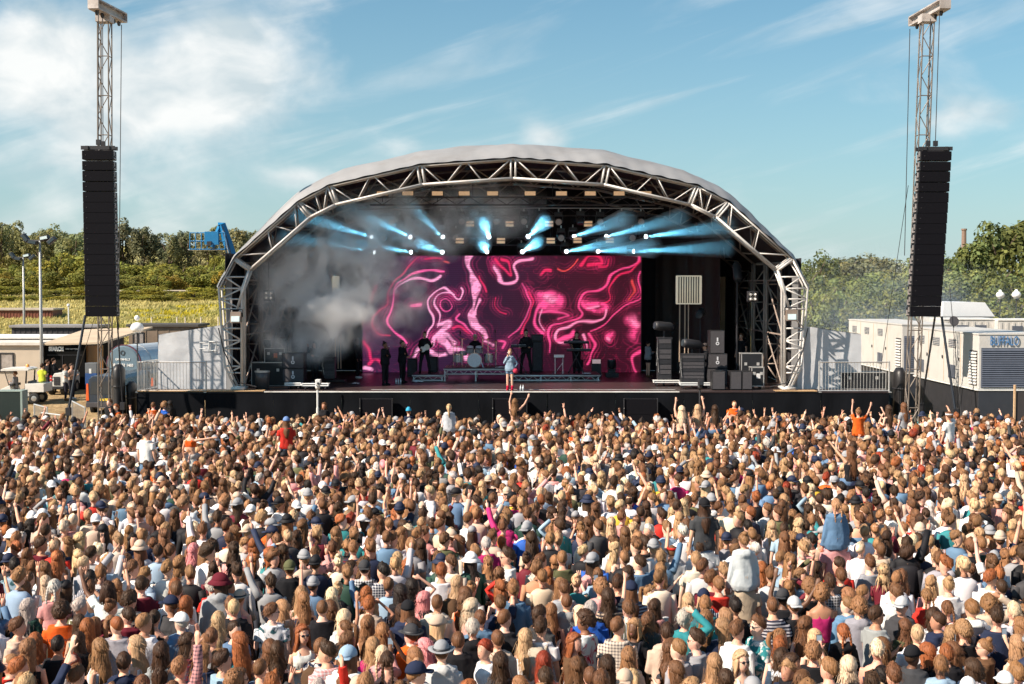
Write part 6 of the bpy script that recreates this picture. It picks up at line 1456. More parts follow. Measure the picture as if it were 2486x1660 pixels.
# ---- drum kit
def drum_kit():
    z = ZD + .56; c = Wp(1152, 893, YR + .7); x, y = c.x, YR + .75
    t = thing('drum_kit', 'silver drum kit with cymbals on the tall riser', 'drum kit', (x, y, z))
    shell = mat('silver_sparkle', (.50, .49, .50), .3, .5, var=.3, scale=60); headm = mat('drum_skin', (.72, .72, .75), .5, var=.16, scale=14)
    def drum(nm, cx, cy, cz, r, h, ax=(0, 0, 1)):
        ax = Vector(ax).normalized(); p = Vector((cx, cy, cz))
        d = part(nm, shell, t, lambda b: b.tube(p - ax * h / 2, p + ax * h / 2, r, 24), smooth=False)
        part('skin', headm, d, lambda b: (b.disc(p + ax * (h / 2 + .004), ax, r * .96, 24, .008)))
        part('hoop', M_chrome, d, lambda b: b.rings([[p + ax * (h / 2 + dz) + (basis(ax)[0] * math.cos(q) + basis(ax)[1] * math.sin(q)) * (r + dr) for q in [2 * math.pi * k / 24 for k in range(24)]] for dz, dr in ((-.02, .004), (.02, .004), (.02, .016), (-.02, .016), (-.02, .004))], 0, False))
        for k in range(8):
            a = 2 * math.pi * k / 8; e = basis(ax); q = p + (e[0] * math.cos(a) + e[1] * math.sin(a)) * (r + .012)
            part('lug', M_chrome, d, lambda b: b.tube(q - ax * h * .45, q + ax * h * .45, .008, 4))
        return d
    drum('bass_drum', x, y, z + .33, .31, .42, (0, -1, 0))
    drum('rack_tom', x - .20, y + .02, z + .78, .15, .24, (0, -.35, 1)); drum('rack_tom', x + .20, y + .02, z + .78, .15, .24, (0, -.35, 1))
    drum('floor_tom', x + .62, y + .30, z + .38, .20, .38); drum('snare_drum', x - .52, y + .35, z + .60, .17, .13, (0, -.2, 1)); drum('floor_tom', x - .72, y + .1, z + .40, .19, .34)
    part('drum_mount', M_chrome, t, lambda b: b.tube((x, y, z + .55), (x, y, z + .8), .025, 6))
    for sg in (-1, 1): part('spur', M_chrome, t, lambda b: b.tube((x + sg * .28, y - .15, z + .3), (x + sg * .40, y - .25, z), .014, 5))
    bronze = mat('cymbal_bronze', (.55, .40, .20), .25, .9, var=.15)
    for (dx, dy, h, r, tilt) in ((-.95, .1, 1.12, .21, .2), (-.55, -.05, 1.28, .24, .25), (.60, -.05, 1.25, .25, -.25), (.95, .15, 1.15, .22, -.2), (-.80, .45, .92, .18, 0), (.35, .5, 1.4, .2, -.1)):
        px_, py_ = x + dx, y + dy
        def stand(b):
            b.tube((px_, py_, z + .05), (px_, py_, z + h), .014, 5)
            for k in range(3):
                a = k * 2.09 + .5; b.tube((px_, py_, z + .32), (px_ + .26 * math.cos(a), py_ + .26 * math.sin(a), z + .01), .012, 4)
        st = part('cymbal_stand', M_chrome, t, stand)
        part('cymbal', bronze, st, lambda b: b.rings([[Vector((px_, py_, z + h)) + Matrix.Rotation(tilt, 3, 'Y') @ Vector((rr * math.cos(q), rr * math.sin(q), zz)) for q in [2 * math.pi * k / 20 for k in range(20)]] for rr, zz in ((r, -.012), (r * .5, .004), (r * .2, .014), (.01, .035))], 0), smooth=True)
    for (dx, dy, h) in ((-.62, -.3, 1.5), (.92, -.1, 1.55), (.45, -.32, .5)):
        part('microphone', M_dark, t, lambda b: (b.tube((x + dx, y + dy, z), (x + dx, y + dy, z + h), .010, 5), b.ell((x + dx, y + dy, z + h + .05), (.04, .04, .08), 8, 6)))
    part('stool', M_dark, t, lambda b: (b.tube((x, y + .85, z), (x, y + .85, z + .48), .03, 6), b.disc((x, y + .85, z + .50), (0, 0, 1), .18, 16, .08)))
    return x, y + .85, z
DX, DY, DZ = drum_kit()

def amp(px0, px1, py0, py1, Y, label, z0=None, head=True):
    x0, x1, z1 = Xa(px0, Y), Xa(px1, Y), Za(py0, Y); z0 = Za(py1, Y) if z0 is None else z0
    t = thing('amplifier', label, 'amplifier', ((x0 + x1) / 2, Y, z0))
    hz = .32 if head else 0
    part('cabinet', M_black, t, lambda b: b.bx(x0, x1, Y, Y + .4, z0, z1 - hz), bevel=.015)
    part('grille_cloth', M_charc, t, lambda b: b.bx(x0 + .05, x1 - .05, Y - .012, Y, z0 + .06, z1 - hz - .05))
    if head:
        h = part('amp_head', M_black, t, lambda b: b.bx(x0 - .04, x1 + .02, Y + .04, Y + .36, z1 - hz + .01, z1), bevel=.01)
        part('front_panel', M_charc, h, lambda b: b.bx(x0, x1 - .02, Y + .028, Y + .04, z1 - hz + .05, z1 - .04))
amp(1292, 1318, 812, 898, YR + 2.0, 'tall charcoal speaker cabinet with amplifier head beside keyboard player', ZD + .285)
amp(1040, 1062, 866, 894, YR + 1.9, 'small guitar amplifier behind the guitarist', ZD + .285, False)
amp(988, 1012, 870, 898, YR + 2.9, 'small dark amplifier between singer in black and guitarist', ZD, False)

def keyboard(px0, px1, ytop, Y, tiers, label, zb):
    x0, x1 = Xa(px0, Y), Xa(px1, Y); t = thing('keyboard', label, 'keyboard', ((x0 + x1) / 2, Y, zb))
    for k, (py, dx) in enumerate(tiers):
        z = Za(py, Y)
        k_ = part('keyboard_body', M_dark, t, lambda b: b.box(((x0 + x1) / 2 + dx, Y + .1 * k, z), (x1 - x0, .34, .09), Matrix.Rotation(R(-6), 3, 'X')), bevel=.01)
        part('keys', mat('ivory_keys', (.75, .74, .72), .4), k_, lambda b: b.box(((x0 + x1) / 2 + dx, Y + .1 * k + .09, z + .052), ((x1 - x0) * .92, .13, .02)))
        part('control_panel', M_charc, k_, lambda b: b.box(((x0 + x1) / 2 + dx, Y + .1 * k - .06, z + .052), ((x1 - x0) * .9, .10, .012)))
    zt = Za(tiers[0][0], Y)
    for sg in (-1, 1):
        part('stand', M_dark, t, lambda b: (b.tube(((x0 + x1) / 2 + sg * .35, Y + .05, zb), ((x0 + x1) / 2 - sg * .30, Y + .1, zt - .06), .02, 6), b.tube(((x0 + x1) / 2 + sg * .35, Y + .35, zb), ((x0 + x1) / 2 - sg * .30, Y + .3, zt - .06), .02, 6)))
ZR = ZD + .28
keyboard(1369, 1430, 831, YR + .75, ((831, 0), (850, .12)), 'two-tier keyboard stand on the right of the band', ZR)
keyboard(1240, 1278, 838, YR + .8, ((840, 0),), 'single keyboard behind the lead singer', ZR)
def side_table():
    c = Wp(1357, 905, YR + .5); t = thing('synth_stand', 'small white synthesiser on a folding stand beside the two-tier keyboard', 'synthesiser', (c.x, YR + .5, ZR))
    part('synthesiser', M_white_met, t, lambda b: b.box((c.x, YR + .5, Za(864, YR + .5)), (.44, .30, .12)), bevel=.01)
    for sg in (-1, 1): part('stand_leg', M_white_met, t, lambda b: b.tube((c.x + sg * .17, YR + .5, ZR), (c.x + sg * .17, YR + .5, Za(869, YR + .5)), .018, 5))
    part('stand_brace', M_white_met, t, lambda b: b.tube((c.x - .17, YR + .5, ZR + .05), (c.x + .17, YR + .5, ZR + .5), .014, 5))
side_table()
def mic_stand(px, Y, z0, h, label, boom=0.0):
    x = Xa(px, Y); t = thing('microphone_stand', label, 'microphone stand', (x, Y, z0), 'microphone stands')
    part('pole', M_dark, t, lambda b: b.tube((x, Y, z0), (x, Y, z0 + h), .012, 5))
    part('base', M_dark, t, lambda b: [b.tube((x, Y, z0 + .25), (x + .28 * math.cos(a), Y + .28 * math.sin(a), z0 + .01), .011, 4) for a in (.3, 2.4, 4.5)])
    part('boom', M_dark, t, lambda b: b.tube((x, Y, z0 + h), (x + boom, Y - .05, z0 + h + .22), .009, 5))
    part('microphone', M_dark, t, lambda b: b.path([(x + boom, Y - .05, z0 + h + .22), (x + boom * 1.25, Y - .06, z0 + h + .26)], [.014, .028], 8))
mic_stand(1064, YR + .4, ZR, 1.35, 'black microphone stand in front of the guitarist', -.45); mic_stand(1352, YR + .45, ZR, 1.25, 'black boom microphone stand before the keyboards', .5); mic_stand(1256, YR + .4, ZR, 1.5, 'black microphone stand behind the lead singer', .2)

# ---- cases, monitors, stacks
M_case = mat('flight_case_laminate', (.016, .017, .02), .5, var=.3, scale=3)
M_edge = mat('aluminium_edging', (.66, .64, .61), .35, .5, var=.15, scale=6)
def flight_case(px0, px1, py0, py1, Y, label, depth=.6, wheels=True, z0=None, mark=None):
    x0, x1, z1 = Xa(px0, Y), Xa(px1, Y), Za(py0, Y); z0 = Za(py1, Y) if z0 is None else z0
    t = thing('flight_case', label, 'flight case', ((x0 + x1) / 2, Y, z0), 'black flight cases with metal edging')
    zb = z0 + (.12 if wheels else 0)
    part('body', M_case, t, lambda b: b.bx(x0, x1, Y, Y + depth, zb, z1))
    def ed(b):
        e = .028
        for x in (x0, x1):
            for y in (Y, Y + depth): b.box((x, y, (zb + z1) / 2), (e, e, z1 - zb + e))
        for z in (zb, z1):
            for y in (Y, Y + depth): b.box(((x0 + x1) / 2, y, z), (x1 - x0 + e * 2, e, e))
            for x in (x0, x1): b.box((x, Y + depth / 2, z), (e, depth, e))
    part('edging', M_edge, t, ed)
    for x in (x0 + (x1 - x0) * .2, x0 + (x1 - x0) * .8): part('latch', M_edge, t, lambda b: b.box((x, Y - .012, lerp(zb, z1, .68)), (.11, .02, .12)))
    if wheels:
        for x in (x0 + .1, x1 - .1):
            for y in (Y + .1, Y + depth - .1): part('wheel', M_dark, t, lambda b: b.disc((x, y, z0 + .055), (1, 0, 0), .055, 12, .04))
    if mark: part('label_plate', mark, t, lambda b: b.box((lerp(x0, x1, .55), Y - .008, lerp(zb, z1, .55)), (.16, .012, .2)))
flight_case(2043, 2152, 904, 950, 53.2, 'long black flight case with metal edging behind the right barrier', .8, False, ZD)
flight_case(1965, 1990, 898, 946, 53.6, 'small black flight case left of the right barrier', .5, False, ZD)
flight_case(1826, 1855, 892, 942, 53.2, 'upright black flight case with white label on wheels at stage right', .55, True, ZD, mat('white_label', (.7, .7, .7), .6))
flight_case(1801, 1851, 858, 900, 54.8, 'wide dark case with pale frame behind the upright flight case', .5, False, ZD)
flight_case(642, 690, 846, 882, 55.2, 'open flight case lid with orange label left of the speaker stack', .3, False, ZD + .9, mat('orange_label', (.85, .16, .02), .5))
flight_case(610, 690, 880, 928, 54.9, 'low flight case with latches behind the bin on the left', .5, False, ZD)
def bin_():
    c = Wp(637, 944, 53.3); t = thing('rubbish_bin', 'dented grey cylindrical bin at the left end of the stage', 'bin', (c.x, 53.3, ZD))
    part('drum', mat('worn_grey_metal', (.11, .10, .10), .4, .5, var=.5, scale=3, bump=.3, bscale=4), t, lambda b: b.path([(c.x, 53.3, ZD), (c.x, 53.3, ZD + .45), (c.x, 53.3, Za(902, 53.3))], [.27, .285, .30], 20), smooth=True)
    part('rim', M_edge, t, lambda b: b.path([(c.x, 53.3, Za(903, 53.3)), (c.x, 53.3, Za(900, 53.3))], [.31, .31], 20))
bin_()
def speaker_cab(px0, px1, py0, py1, Y, label, z0=None, logo=True, depth=.8, slats=False):
    x0, x1, z1 = Xa(px0, Y), Xa(px1, Y), Za(py0, Y); z0 = Za(py1, Y) if z0 is None else z0
    t = thing('loudspeaker', label, 'loudspeaker', ((x0 + x1) / 2, Y, z0), 'loudspeaker cabinets on the stage')
    part('cabinet', M_black, t, lambda b: b.bx(x0, x1, Y, Y + depth, z0, z1), bevel=.02)
    part('grille', M_charc, t, lambda b: b.bx(x0 + .03, x1 - .03, Y - .012, Y, z0 + .03, z1 - .03))
    if logo:
        lx, lz = (x0 + x1) / 2, (z0 + z1) / 2
        W = mat('white_badge', (.62, .63, .66), .5)
        part('badge', W, t, lambda b: (b.rings([[(lx + r_ * math.cos(a), Y - .02 - d, lz - .06 + r_ * math.sin(a)) for a in [2 * math.pi * k / 16 for k in range(16)]] for r_, d in ((.075, 0), (.075, .008), (.038, .008), (.038, 0), (.075, 0))], 0, False), b.box((lx, Y - .024, lz + .11), (.06, .008, .15))))
    for x in (x0 + .01, x1 - .01): part('handle', M_dark, t, lambda b: b.box((x, Y + .3, (z0 + z1) / 2), (.03, .2, .08)))
speaker_cab(684, 737, 857, 894, 54.0, 'upper loudspeaker of the two-high stack on the left side of the stage')
speaker_cab(684, 737, 894.5, 931, 54.0, 'lower loudspeaker of the two-high stack on the left side of the stage', ZD + .22)
speaker_cab(1724, 1760, 802, 858, 55.2, 'tall loudspeaker on top of the right stack')
speaker_cab(1718, 1767, 858.5, 894, 55.0, 'wide loudspeaker with round badge in the middle of the right stack')
speaker_cab(1716, 1767, 894.5, 946, 55.0, 'bottom loudspeaker of the right stack', ZD, False)
for i, (a, c) in enumerate(((1730, 1762), (1774, 1802), (1803, 1828))):
    speaker_cab(a, c, 901, 948, 52.6, ('leftmost', 'middle', 'rightmost')[i] + ' of three dark monitor speakers at the right front of the stage', ZD + .02, False, .6)
def dolly(px0, px1, Y, label):
    x0, x1 = Xa(px0, Y), Xa(px1, Y); t = thing('wheeled_dolly', label, 'dolly', ((x0 + x1) / 2, Y, ZD), 'pale wheeled dollies')
    part('frame', M_white_met, t, lambda b: (b.tube((x0, Y, ZD + .24), (x1, Y, ZD + .24), .035, 6), b.tube((x0, Y, ZD + .16), (x1, Y, ZD + .16), .03, 6), b.tube((x0, Y, ZD + .16), (x0, Y, ZD + .24), .035, 6), b.tube((x1, Y, ZD + .16), (x1, Y, ZD + .24), .035, 6), b.box(((x0 + x1) / 2, Y + .3, ZD + .22), (x1 - x0, .55, .04))))
    for x in (x0 + .12, x1 - .12):
        for y in (Y + .04, Y + .5): part('wheel', M_dark, t, lambda b: (b.disc((x, y, ZD + .06), (1, 0, 0), .06, 12, .04), b.tube((x, y, ZD + .06), (x + .03, y, ZD + .16), .018, 5)))
dolly(692, 730, 53.1, 'pale wheeled dolly under the left speaker stack'); dolly(733, 796, 52.8, 'long pale wheeled dolly behind the camera pole on the left'); dolly(1588, 1650, 54.6, 'pale wheeled dolly under the black case beside the crew'); dolly(1652, 1728, 53.2, 'pale wheeled dolly at the right front of the stage')
def rack(px0, px1, py0, Y, label):
    x0, x1, z1 = Xa(px0, Y), Xa(px1, Y), Za(py0, Y); t = thing('equipment_rack', label, 'equipment rack', ((x0 + x1) / 2, Y, ZD), 'dark equipment racks')
    z0 = ZD + .27
    part('body', M_case, t, lambda b: b.bx(x0, x1, Y + .03, Y + .53, z0, z1), bevel=.01)
    part('lid', M_dark, t, lambda b: b.bx(x0 - .02, x1 + .02, Y + .02, Y + .55, z1, z1 + .05))
    n = 8
    for i in range(n): part('rack_unit', M_charc if i % 3 else M_dark, t, lambda b: b.bx(x0 + .04, x1 - .04, Y + .012, Y + .03, lerp(z0, z1, (i + .08) / n), lerp(z0, z1, (i + .9) / n)))
    for k in range(9): part('cable', M_edge if k % 2 else M_dark, t, lambda b: b.path([(x0 - .02, Y + .01, z1 - .05), (x0 - .05 + .03 * math.sin(k * 2.3), Y - .02, lerp(z0, z1, .6)), (x0 - .03 + .05 * math.sin(k * 1.7), Y - .02, lerp(z0, z1, .1 + .08 * k))], .008, 4))
rack(1655, 1712, 862, 53.35, 'dark equipment rack with dangling cables at the right front of the stage'); rack(1598, 1632, 822, 54.75, 'tall narrow black rack beside the crew at stage right'); rack(785, 812, 870, 55.4, 'dark equipment rack below the edge-on tube panel')
def spot_lamp(px, py, Y, label, d):
    p = Wp(px, py, Y); t = thing('follow_light', label, 'stage light', (p.x, Y, ZD), 'big dark stage lights at stage right')
    d = Vector(d).normalized()
    part('body', M_dark, t, lambda b: b.path([p - d * .45, p - d * .3, p + d * .3, p + d * .42], [.10, .19, .19, .16], 12), smooth=True)
    part('lens', M_glass, t, lambda b: b.disc(p + d * .43, d, .14, 14, .01))
    part('stand', M_dark, t, lambda b: b.tube((p.x, Y, ZD), (p.x, Y, p.z - .15), .04, 6))
spot_lamp(1612, 792, 54.9, 'dark stage lamp above the tall black rack', (-1, -.3, .1)); spot_lamp(1680, 835, 54.2, 'dark stage lamp pointing left above the right front rack', (-1, -.3, .15)); spot_lamp(1700, 760, 56.5, 'dark stage lamp hanging in front of the tan canvas', (-.3, -1, -.2)); spot_lamp(1790, 660, 55.5, 'dark stage lamp hung from the right inner truss', (0, -.6, -1))
for i, (px, py) in enumerate(((1405, 885), (1485, 885))):
    moving_head(Wp(px, py, 60.5) + Vector((0, 0, .05)), (0, -.1, 1), ('left' if i == 0 else 'right') + ' one of two dark floor lights in front of the screen', M_glass, .2, .42, 'dark floor lights', True)
    p = Wp(px, py, 60.5); part('plinth', M_dark, bpy.data.objects[[o.name for o in COL.objects if o.type == 'EMPTY'][-1]], lambda b: b.bx(p.x - .3, p.x + .3, 60.2, 60.8, ZD, p.z - .36))
mo = thing('stage_sign_lamp', 'pale rectangular lamp standing low before the screen', 'lamp', Wp(1448, 884, 60.2)); q = Wp(1448, 878, 60.2)
part('housing', M_dark, mo, lambda b: b.bx(q.x - .22, q.x + .22, 60.2, 60.4, ZD, q.z + .14)); part('lamp_face', mat('pale_pink_face', (.7, .5, .5), .5, var=.3, scale=20, emit=(1, .7, .7), estr=.15), mo, lambda b: b.bx(q.x - .19, q.x + .19, 60.185, 60.2, q.z - .08, q.z + .11))
def bottles(px, py, n, label, z, Y):
    for i in range(n):
        x = Xa(px, Y) + i * .10
        t = thing('water_bottle', label if n == 1 else ('left' if i == 0 else ('right' if i == n - 1 else 'middle')) + ' ' + label, 'bottle', (x, Y, z), 'small water bottles on the stage')
        part('bottle', mat('clear_plastic', (.62, .66, .70), .15, var=.1), t, lambda b: b.path([(x, Y, z), (x, Y, z + .15), (x, Y, z + .19), (x, Y, z + .22)], [.035, .035, .015, .013], 8), smooth=True); part('cap', M_white_met, t, lambda b: b.disc((x, Y, z + .228), (0, 0, 1), .016, 8, .02))
bottles(1264, 945, 2, 'water bottle on the stage edge beside the lead singer', ZD, 52.35); bottles(961, 932, 3, 'water bottle at the feet of the backing singers', ZD, 56.0)
def towel(px, py, Y, z, w, label):
    c = Wp(px, py, Y); t = thing('white_cloth', label, 'cloth', (c.x, Y, z), 'white cloths and papers on the stage')
    part('cloth', mat('white_towel', (.72, .74, .78), .9, bump=.4, bscale=14), t, lambda b: b.grid(lambda u, v: (c.x + (u - .5) * w, Y + (v - .5) * .35, z + .03 + .03 * noise.noise(Vector((u * 4, v * 4, px))) + .03 * math.sin(u * 3.1) * math.sin(v * 3.1)), 10, 6), smooth=True)
towel(1014, 926, 57.0, ZD, .5, 'white cloth on the deck below the low left riser'); towel(1216, 889, YR + .3, ZD + .565, .5, 'white towel on the drum riser behind the singer'); towel(1424, 903, YR + .5, ZR, .4, 'white sheet on the riser under the keyboards'); towel(864, 926, 55.9, ZD, .3, 'white cloth on the deck at the left by the screen')
for i, (a, c) in enumerate(((872, 952), (1195, 1280), (1515, 1598))):
    x0, x1 = Xa(a, 51.3), Xa(c, 51.3); t = thing('subwoofer', ('left', 'middle', 'right')[i] + ' one of three dark subwoofers standing before the stage skirt', 'subwoofer', ((x0 + x1) / 2, 51.3, 0), 'subwoofers in the pit')
    for k in range(3):
        z0, z1 = k * .62, k * .62 + .61
        part('cabinet', M_grille, t, lambda b: b.bx(x0 + .03, x1 - .03, 51.32, 51.85, z0, z1), bevel=.012)
    [part('side_frame', M_dark, t, lambda b: b.bx(q, q + .03, 51.28, 51.5, 0, 1.88)) for q in (x0, x1 - .03)]
    for z in (.3, .9, 1.5): part('pin', M_steel, t, lambda b: b.ell((x0 + .015, 51.27, z), (.02, .02, .02), 6, 4))
def campole(px, top, Y, label, white):
    x = Xa(px, Y); t = thing('camera_pole', label, 'camera pole', (x, Y, 0), 'remote camera poles in the pit')
    m = M_white_met if white else M_dark
    part('pole', m, t, lambda b: (b.tube((x, Y, 0), (x, Y, 1.6), .055, 8), b.tube((x, Y, 1.6), (x, Y, Za(top + 22, Y)), .04, 8)))
    part('pan_head', m, t, lambda b: b.path([(x, Y, Za(top + 24, Y)), (x, Y, Za(top + 16, Y)), (x, Y, Za(top + 13, Y))], [.07, .10, .07], 12), smooth=True)
    part('camera', m, t, lambda b: b.box((x + .03, Y, Za(top + 7, Y)), (.20, .3, .24)), bevel=.03)
    part('lens', M_glass, t, lambda b: b.disc((x + .05, Y - .16, Za(top + 9, Y)), (0, -1, 0), .05, 12, .03))
campole(770, 921, 50.4, 'white remote camera on a pole before the left part of the stage', True); campole(1700, 921, 50.4, 'black remote camera on a pole before the right part of the stage', False)

# ---- band
SK = (.62, .36, .25)
BAND = 'musicians on the stage'
def on_deck(px, py, z): g = on_z(px, py, z); return (g.x, g.y, z)
BK = (.012, .012, .015)
person(dict(pos=on_deck(1238, 947, ZD), yaw=R(168), h=1.64, sex='f', pose='sing', legs='stand', top=('jacket', (.26, .36, .47)), low=('shorts', (.16, .25, .38)), hair=('bun', HAIR['dirty']), skin=(.66, .40, .29), face=True, boots=(.50, .01, .05), label='lead singer in pale denim jacket, shorts and red boots with microphone', group=BAND))
person(dict(pos=on_deck(935, 935, ZD), yaw=R(-125), h=1.83, sex='f', pose='vocal', top=('jacket', BK), low=('long', BK), hair=('bun', HAIR['black']), skin=(.20, .09, .05), face=True, label='leftmost backing singer in black with hands at chest', group=BAND, boots=BK))
person(dict(pos=on_deck(977, 929, ZD), yaw=R(-120), h=1.83, sex='f', pose='vocal', top=('jacket', BK), low=('long', BK), hair=('bun', HAIR['black']), skin=(.40, .20, .12), face=True, label='backing singer in black standing closer to the guitarist', group=BAND, boots=BK))
person(dict(pos=(Xa(1031, YR + .9), YR + .9, ZR), yaw=R(172), h=1.84, sex='m', pose='guitar', legs='wide', top=('jacket', BK), low=('long', (.02, .02, .025)), hair=('quiff', HAIR['dark']), skin=SK, face=True, label='guitarist in black jacket with pale electric guitar on low riser', group=BAND, boots=BK))
person(dict(pos=(DX, DY, DZ + .50 - .86), yaw=R(180), h=1.78, sex='m', pose='drum', legs='sit', top=('jacket', BK), low=('long', BK), hair=('cap_hair', HAIR['brown']), hat=('cap', (.55, .42, .32)), skin=SK, face=True, label='drummer in black jacket and beige cap behind the drum kit', group=BAND))
person(dict(pos=(Xa(1277, YR + 1.0), YR + 1.0, ZR), yaw=R(170), h=1.93, sex='m', pose='keys', legs='wide', top=('jacket', BK), low=('long', BK), hair=('quiff', HAIR['black']), skin=SK, shades=True, label='musician in open black jacket over white shirt beside the amplifier', group=BAND, boots=BK))
person(dict(pos=(Xa(1400, YR + 1.2), YR + 1.2, ZR), yaw=R(180), h=1.84, sex='m', pose='keys', top=('tee', BK), low=('long', BK), hair=('short', HAIR['dark']), skin=SK, face=True, label='keyboard player in black t-shirt behind the two-tier keyboard', group=BAND, boots=BK))
CREW = 'stage crew'
person(dict(pos=on_deck(1573, 915, ZD), yaw=R(-70), h=1.66, sex='f', pose='hold', top=('hoodie', (.30, .30, .32)), low=('shorts', BK), hair=('cap_hair', HAIR['dark']), hat=('cap', BK), skin=SK, label='crew member in grey hooded top and black shorts at the screen\'s right edge', group=CREW))
person(dict(pos=on_deck(765, 932, ZD), yaw=R(150), h=1.8, sex='m', pose='phone', top=('hoodie', BK), low=('long', BK), hair=('wavy', HAIR['black']), skin=SK, label='crew member in black holding a camera in the smoke on the left', group=CREW))
person(dict(pos=on_deck(868, 918, ZD), yaw=R(-100), h=1.8, sex='m', pose='stand', top=('hoodie', BK), low=('long', BK), hair=('short', HAIR['black']), skin=(.2, .1, .06), label='dim crew member in black at the left edge of the screen', group=CREW))
person(dict(pos=(Xa(1712, 54.4), 54.4, ZD), yaw=R(95), h=1.8, sex='m', pose='hold', top=('long', BK), low=('long', BK), hair=('cap_hair', HAIR['dark']), hat=('cap_back', (.06, .05, .05)), skin=SK, face=True, label='crew member in black behind the stage lamp at stage right', group=CREW))
person(dict(pos=(Xa(1800, 57.5), 57.5, ZD + .3), yaw=R(140), h=1.8, sex='m', pose='stand', top=('tee', BK), low=('long', BK), hair=('short', HAIR['brown']), skin=SK, face=True, label='crew member in black far back between the right inner trusses', group=CREW))
def guitar():
    x, y, z = Xa(1031, YR + .9), YR + .9 - .27, ZR + 1.12
    t = thing('electric_guitar', 'pale electric guitar held by the guitarist in black', 'guitar', (x, y, z)); rot = Matrix.Rotation(R(-28), 3, 'Y')
    out = [(-.26, .0), (-.22, .12), (-.10, .13), (-.02, .09), (.08, .13), (.16, .10), (.12, .04), (.12, -.03), (.18, -.09), (.09, -.13), (-.02, -.10), (-.12, -.14), (-.22, -.12)]
    P = lambda a, c, d: Vector((x, y, z)) + rot @ Vector((-a * 1.0, d, c))
    part('body', mat('cream_guitar_paint', (.72, .68, .60), .25, var=.05), t, lambda b: b.rings([[P(a, c, -.02) for a, c in out], [P(a, c, .02) for a, c in out]]), bevel=.006)
    part('pickguard', M_white_met, t, lambda b: b.box(P(.02, -.02, -.025), (.16, .008, .12), rot))
    part('neck', mat('maple_neck', (.35, .20, .09), .4), t, lambda b: b.tube(P(.1, 0, -.02), P(.72, .0, -.02), .022, 6)); part('headstock', mat('maple_neck', (.35, .2, .09)), t, lambda b: b.box(P(.79, .01, -.02), (.16, .02, .07), rot))
guitar()
def hand_mic(x, y, z, label):
    t = thing('microphone', label, 'microphone', (x, y, z), 'hand-held microphones')
    part('handle', M_dark, t, lambda b: b.tube((x, y, z), (x - .02, y - .03, z + .13), .014, 8)); part('head', M_steel, t, lambda b: b.ell((x - .022, y - .035, z + .15), (.026, .026, .03), 8, 6))
g = on_deck(1238, 947, ZD); hand_mic(g[0] - .06, g[1] - .20, ZD + 1.36, 'microphone in the lead singer\'s hand')
g = on_deck(935, 935, ZD); hand_mic(g[0] + .2, g[1] - .08, ZD + 1.48, 'microphone in the leftmost backing singer\'s hand')
g = on_deck(977, 929, ZD); hand_mic(g[0] + .2, g[1] - .08, ZD + 1.48, 'microphone held by the backing singer near the guitarist')
gb = on_deck(1238, 947, ZD); t = thing('red_bag', 'small red bundle in the lead singer\'s lowered hand', 'bag', (gb[0] + .22, gb[1] - .15, ZD + .75)); part('bag', mat('red_cloth', (.45, .02, .06), .8, bump=.5), t, lambda b: b.ell((gb[0] + .22, gb[1] - .15, ZD + .78), (.10, .07, .10), 12, 8), smooth=True)
# ------------------------------------------------------------------ loudspeaker towers
M_mast = mat('weathered_mast', (.17, .145, .125), .6, .3, var=.3, scale=3, dirt=.45)
M_beam = mat('rusty_grey_beam', (.46, .42, .40), .6, .2, var=.25, scale=2, dirt=.7)
def tower(side, label, B, T, near, far, zt):
    t = thing('loudspeaker_tower', label, 'tower', (B.x, B.y, 0), 'lattice towers either side of the stage')
    w = .21
    def cor(f, i): c = lerp(B, T, f); return c + Vector((w if i in (1, 2) else -w, w if i in (2, 3) else -w, 0))
    for i in range(4): part('mast_leg', M_mast, t, lambda b: b.tube(cor(0, i), cor(1, i), .028, 6))
    n = 22
    for k in range(n):
        f0, f1 = k / n, (k + 1) / n
        for i in range(4):
            j = (i + 1) % 4
            if i in (0, 1, 3): part('brace', M_mast, t, lambda b: b.tube(cor(f0, i if k % 2 else j), cor(f1, j if k % 2 else i), .018, 4))
            if k % 2 == 0 and i in (0, 1, 3): part('ring', M_mast, t, lambda b: b.tube(cor(f0, i), cor(f0, j), .02, 4))
    d = (far - near).normalized(); sd = Vector((d.y, -d.x, 0)); c = (near + far) / 2; L = (far - near).length
    a = math.atan2(d.y, d.x)
    hb = part('head_beam', M_beam, t, lambda b: (b.box(c, (L, .10, .34), Matrix.Rotation(a, 3, 'Z')), b.box(c + Vector((0, 0, .17)), (L, .42, .05), Matrix.Rotation(a, 3, 'Z')), b.box(c - Vector((0, 0, .17)), (L * .98, .42, .05), Matrix.Rotation(a, 3, 'Z')), b.box(near, (.05, .42, .34), Matrix.Rotation(a, 3, 'Z')), b.box(far, (.05, .42, .34), Matrix.Rotation(a, 3, 'Z'))))
    for f in (.12, .3, .7, .88): part('sheave', M_dark, hb, lambda b: b.disc(lerp(near, far, f) - Vector((0, 0, .26)), sd, .11, 14, .06))
    part('sleeve_block', M_beam, t, lambda b: b.box(Vector((T.x, T.y, T.z - .05)), (.56, .56, .3)))
    part('outrigger', M_dark, t, lambda b: (b.box((B.x, B.y, .12), (3.0, .18, .18)), b.box((B.x, B.y, .12), (.18, 3.0, .18))))
    return t
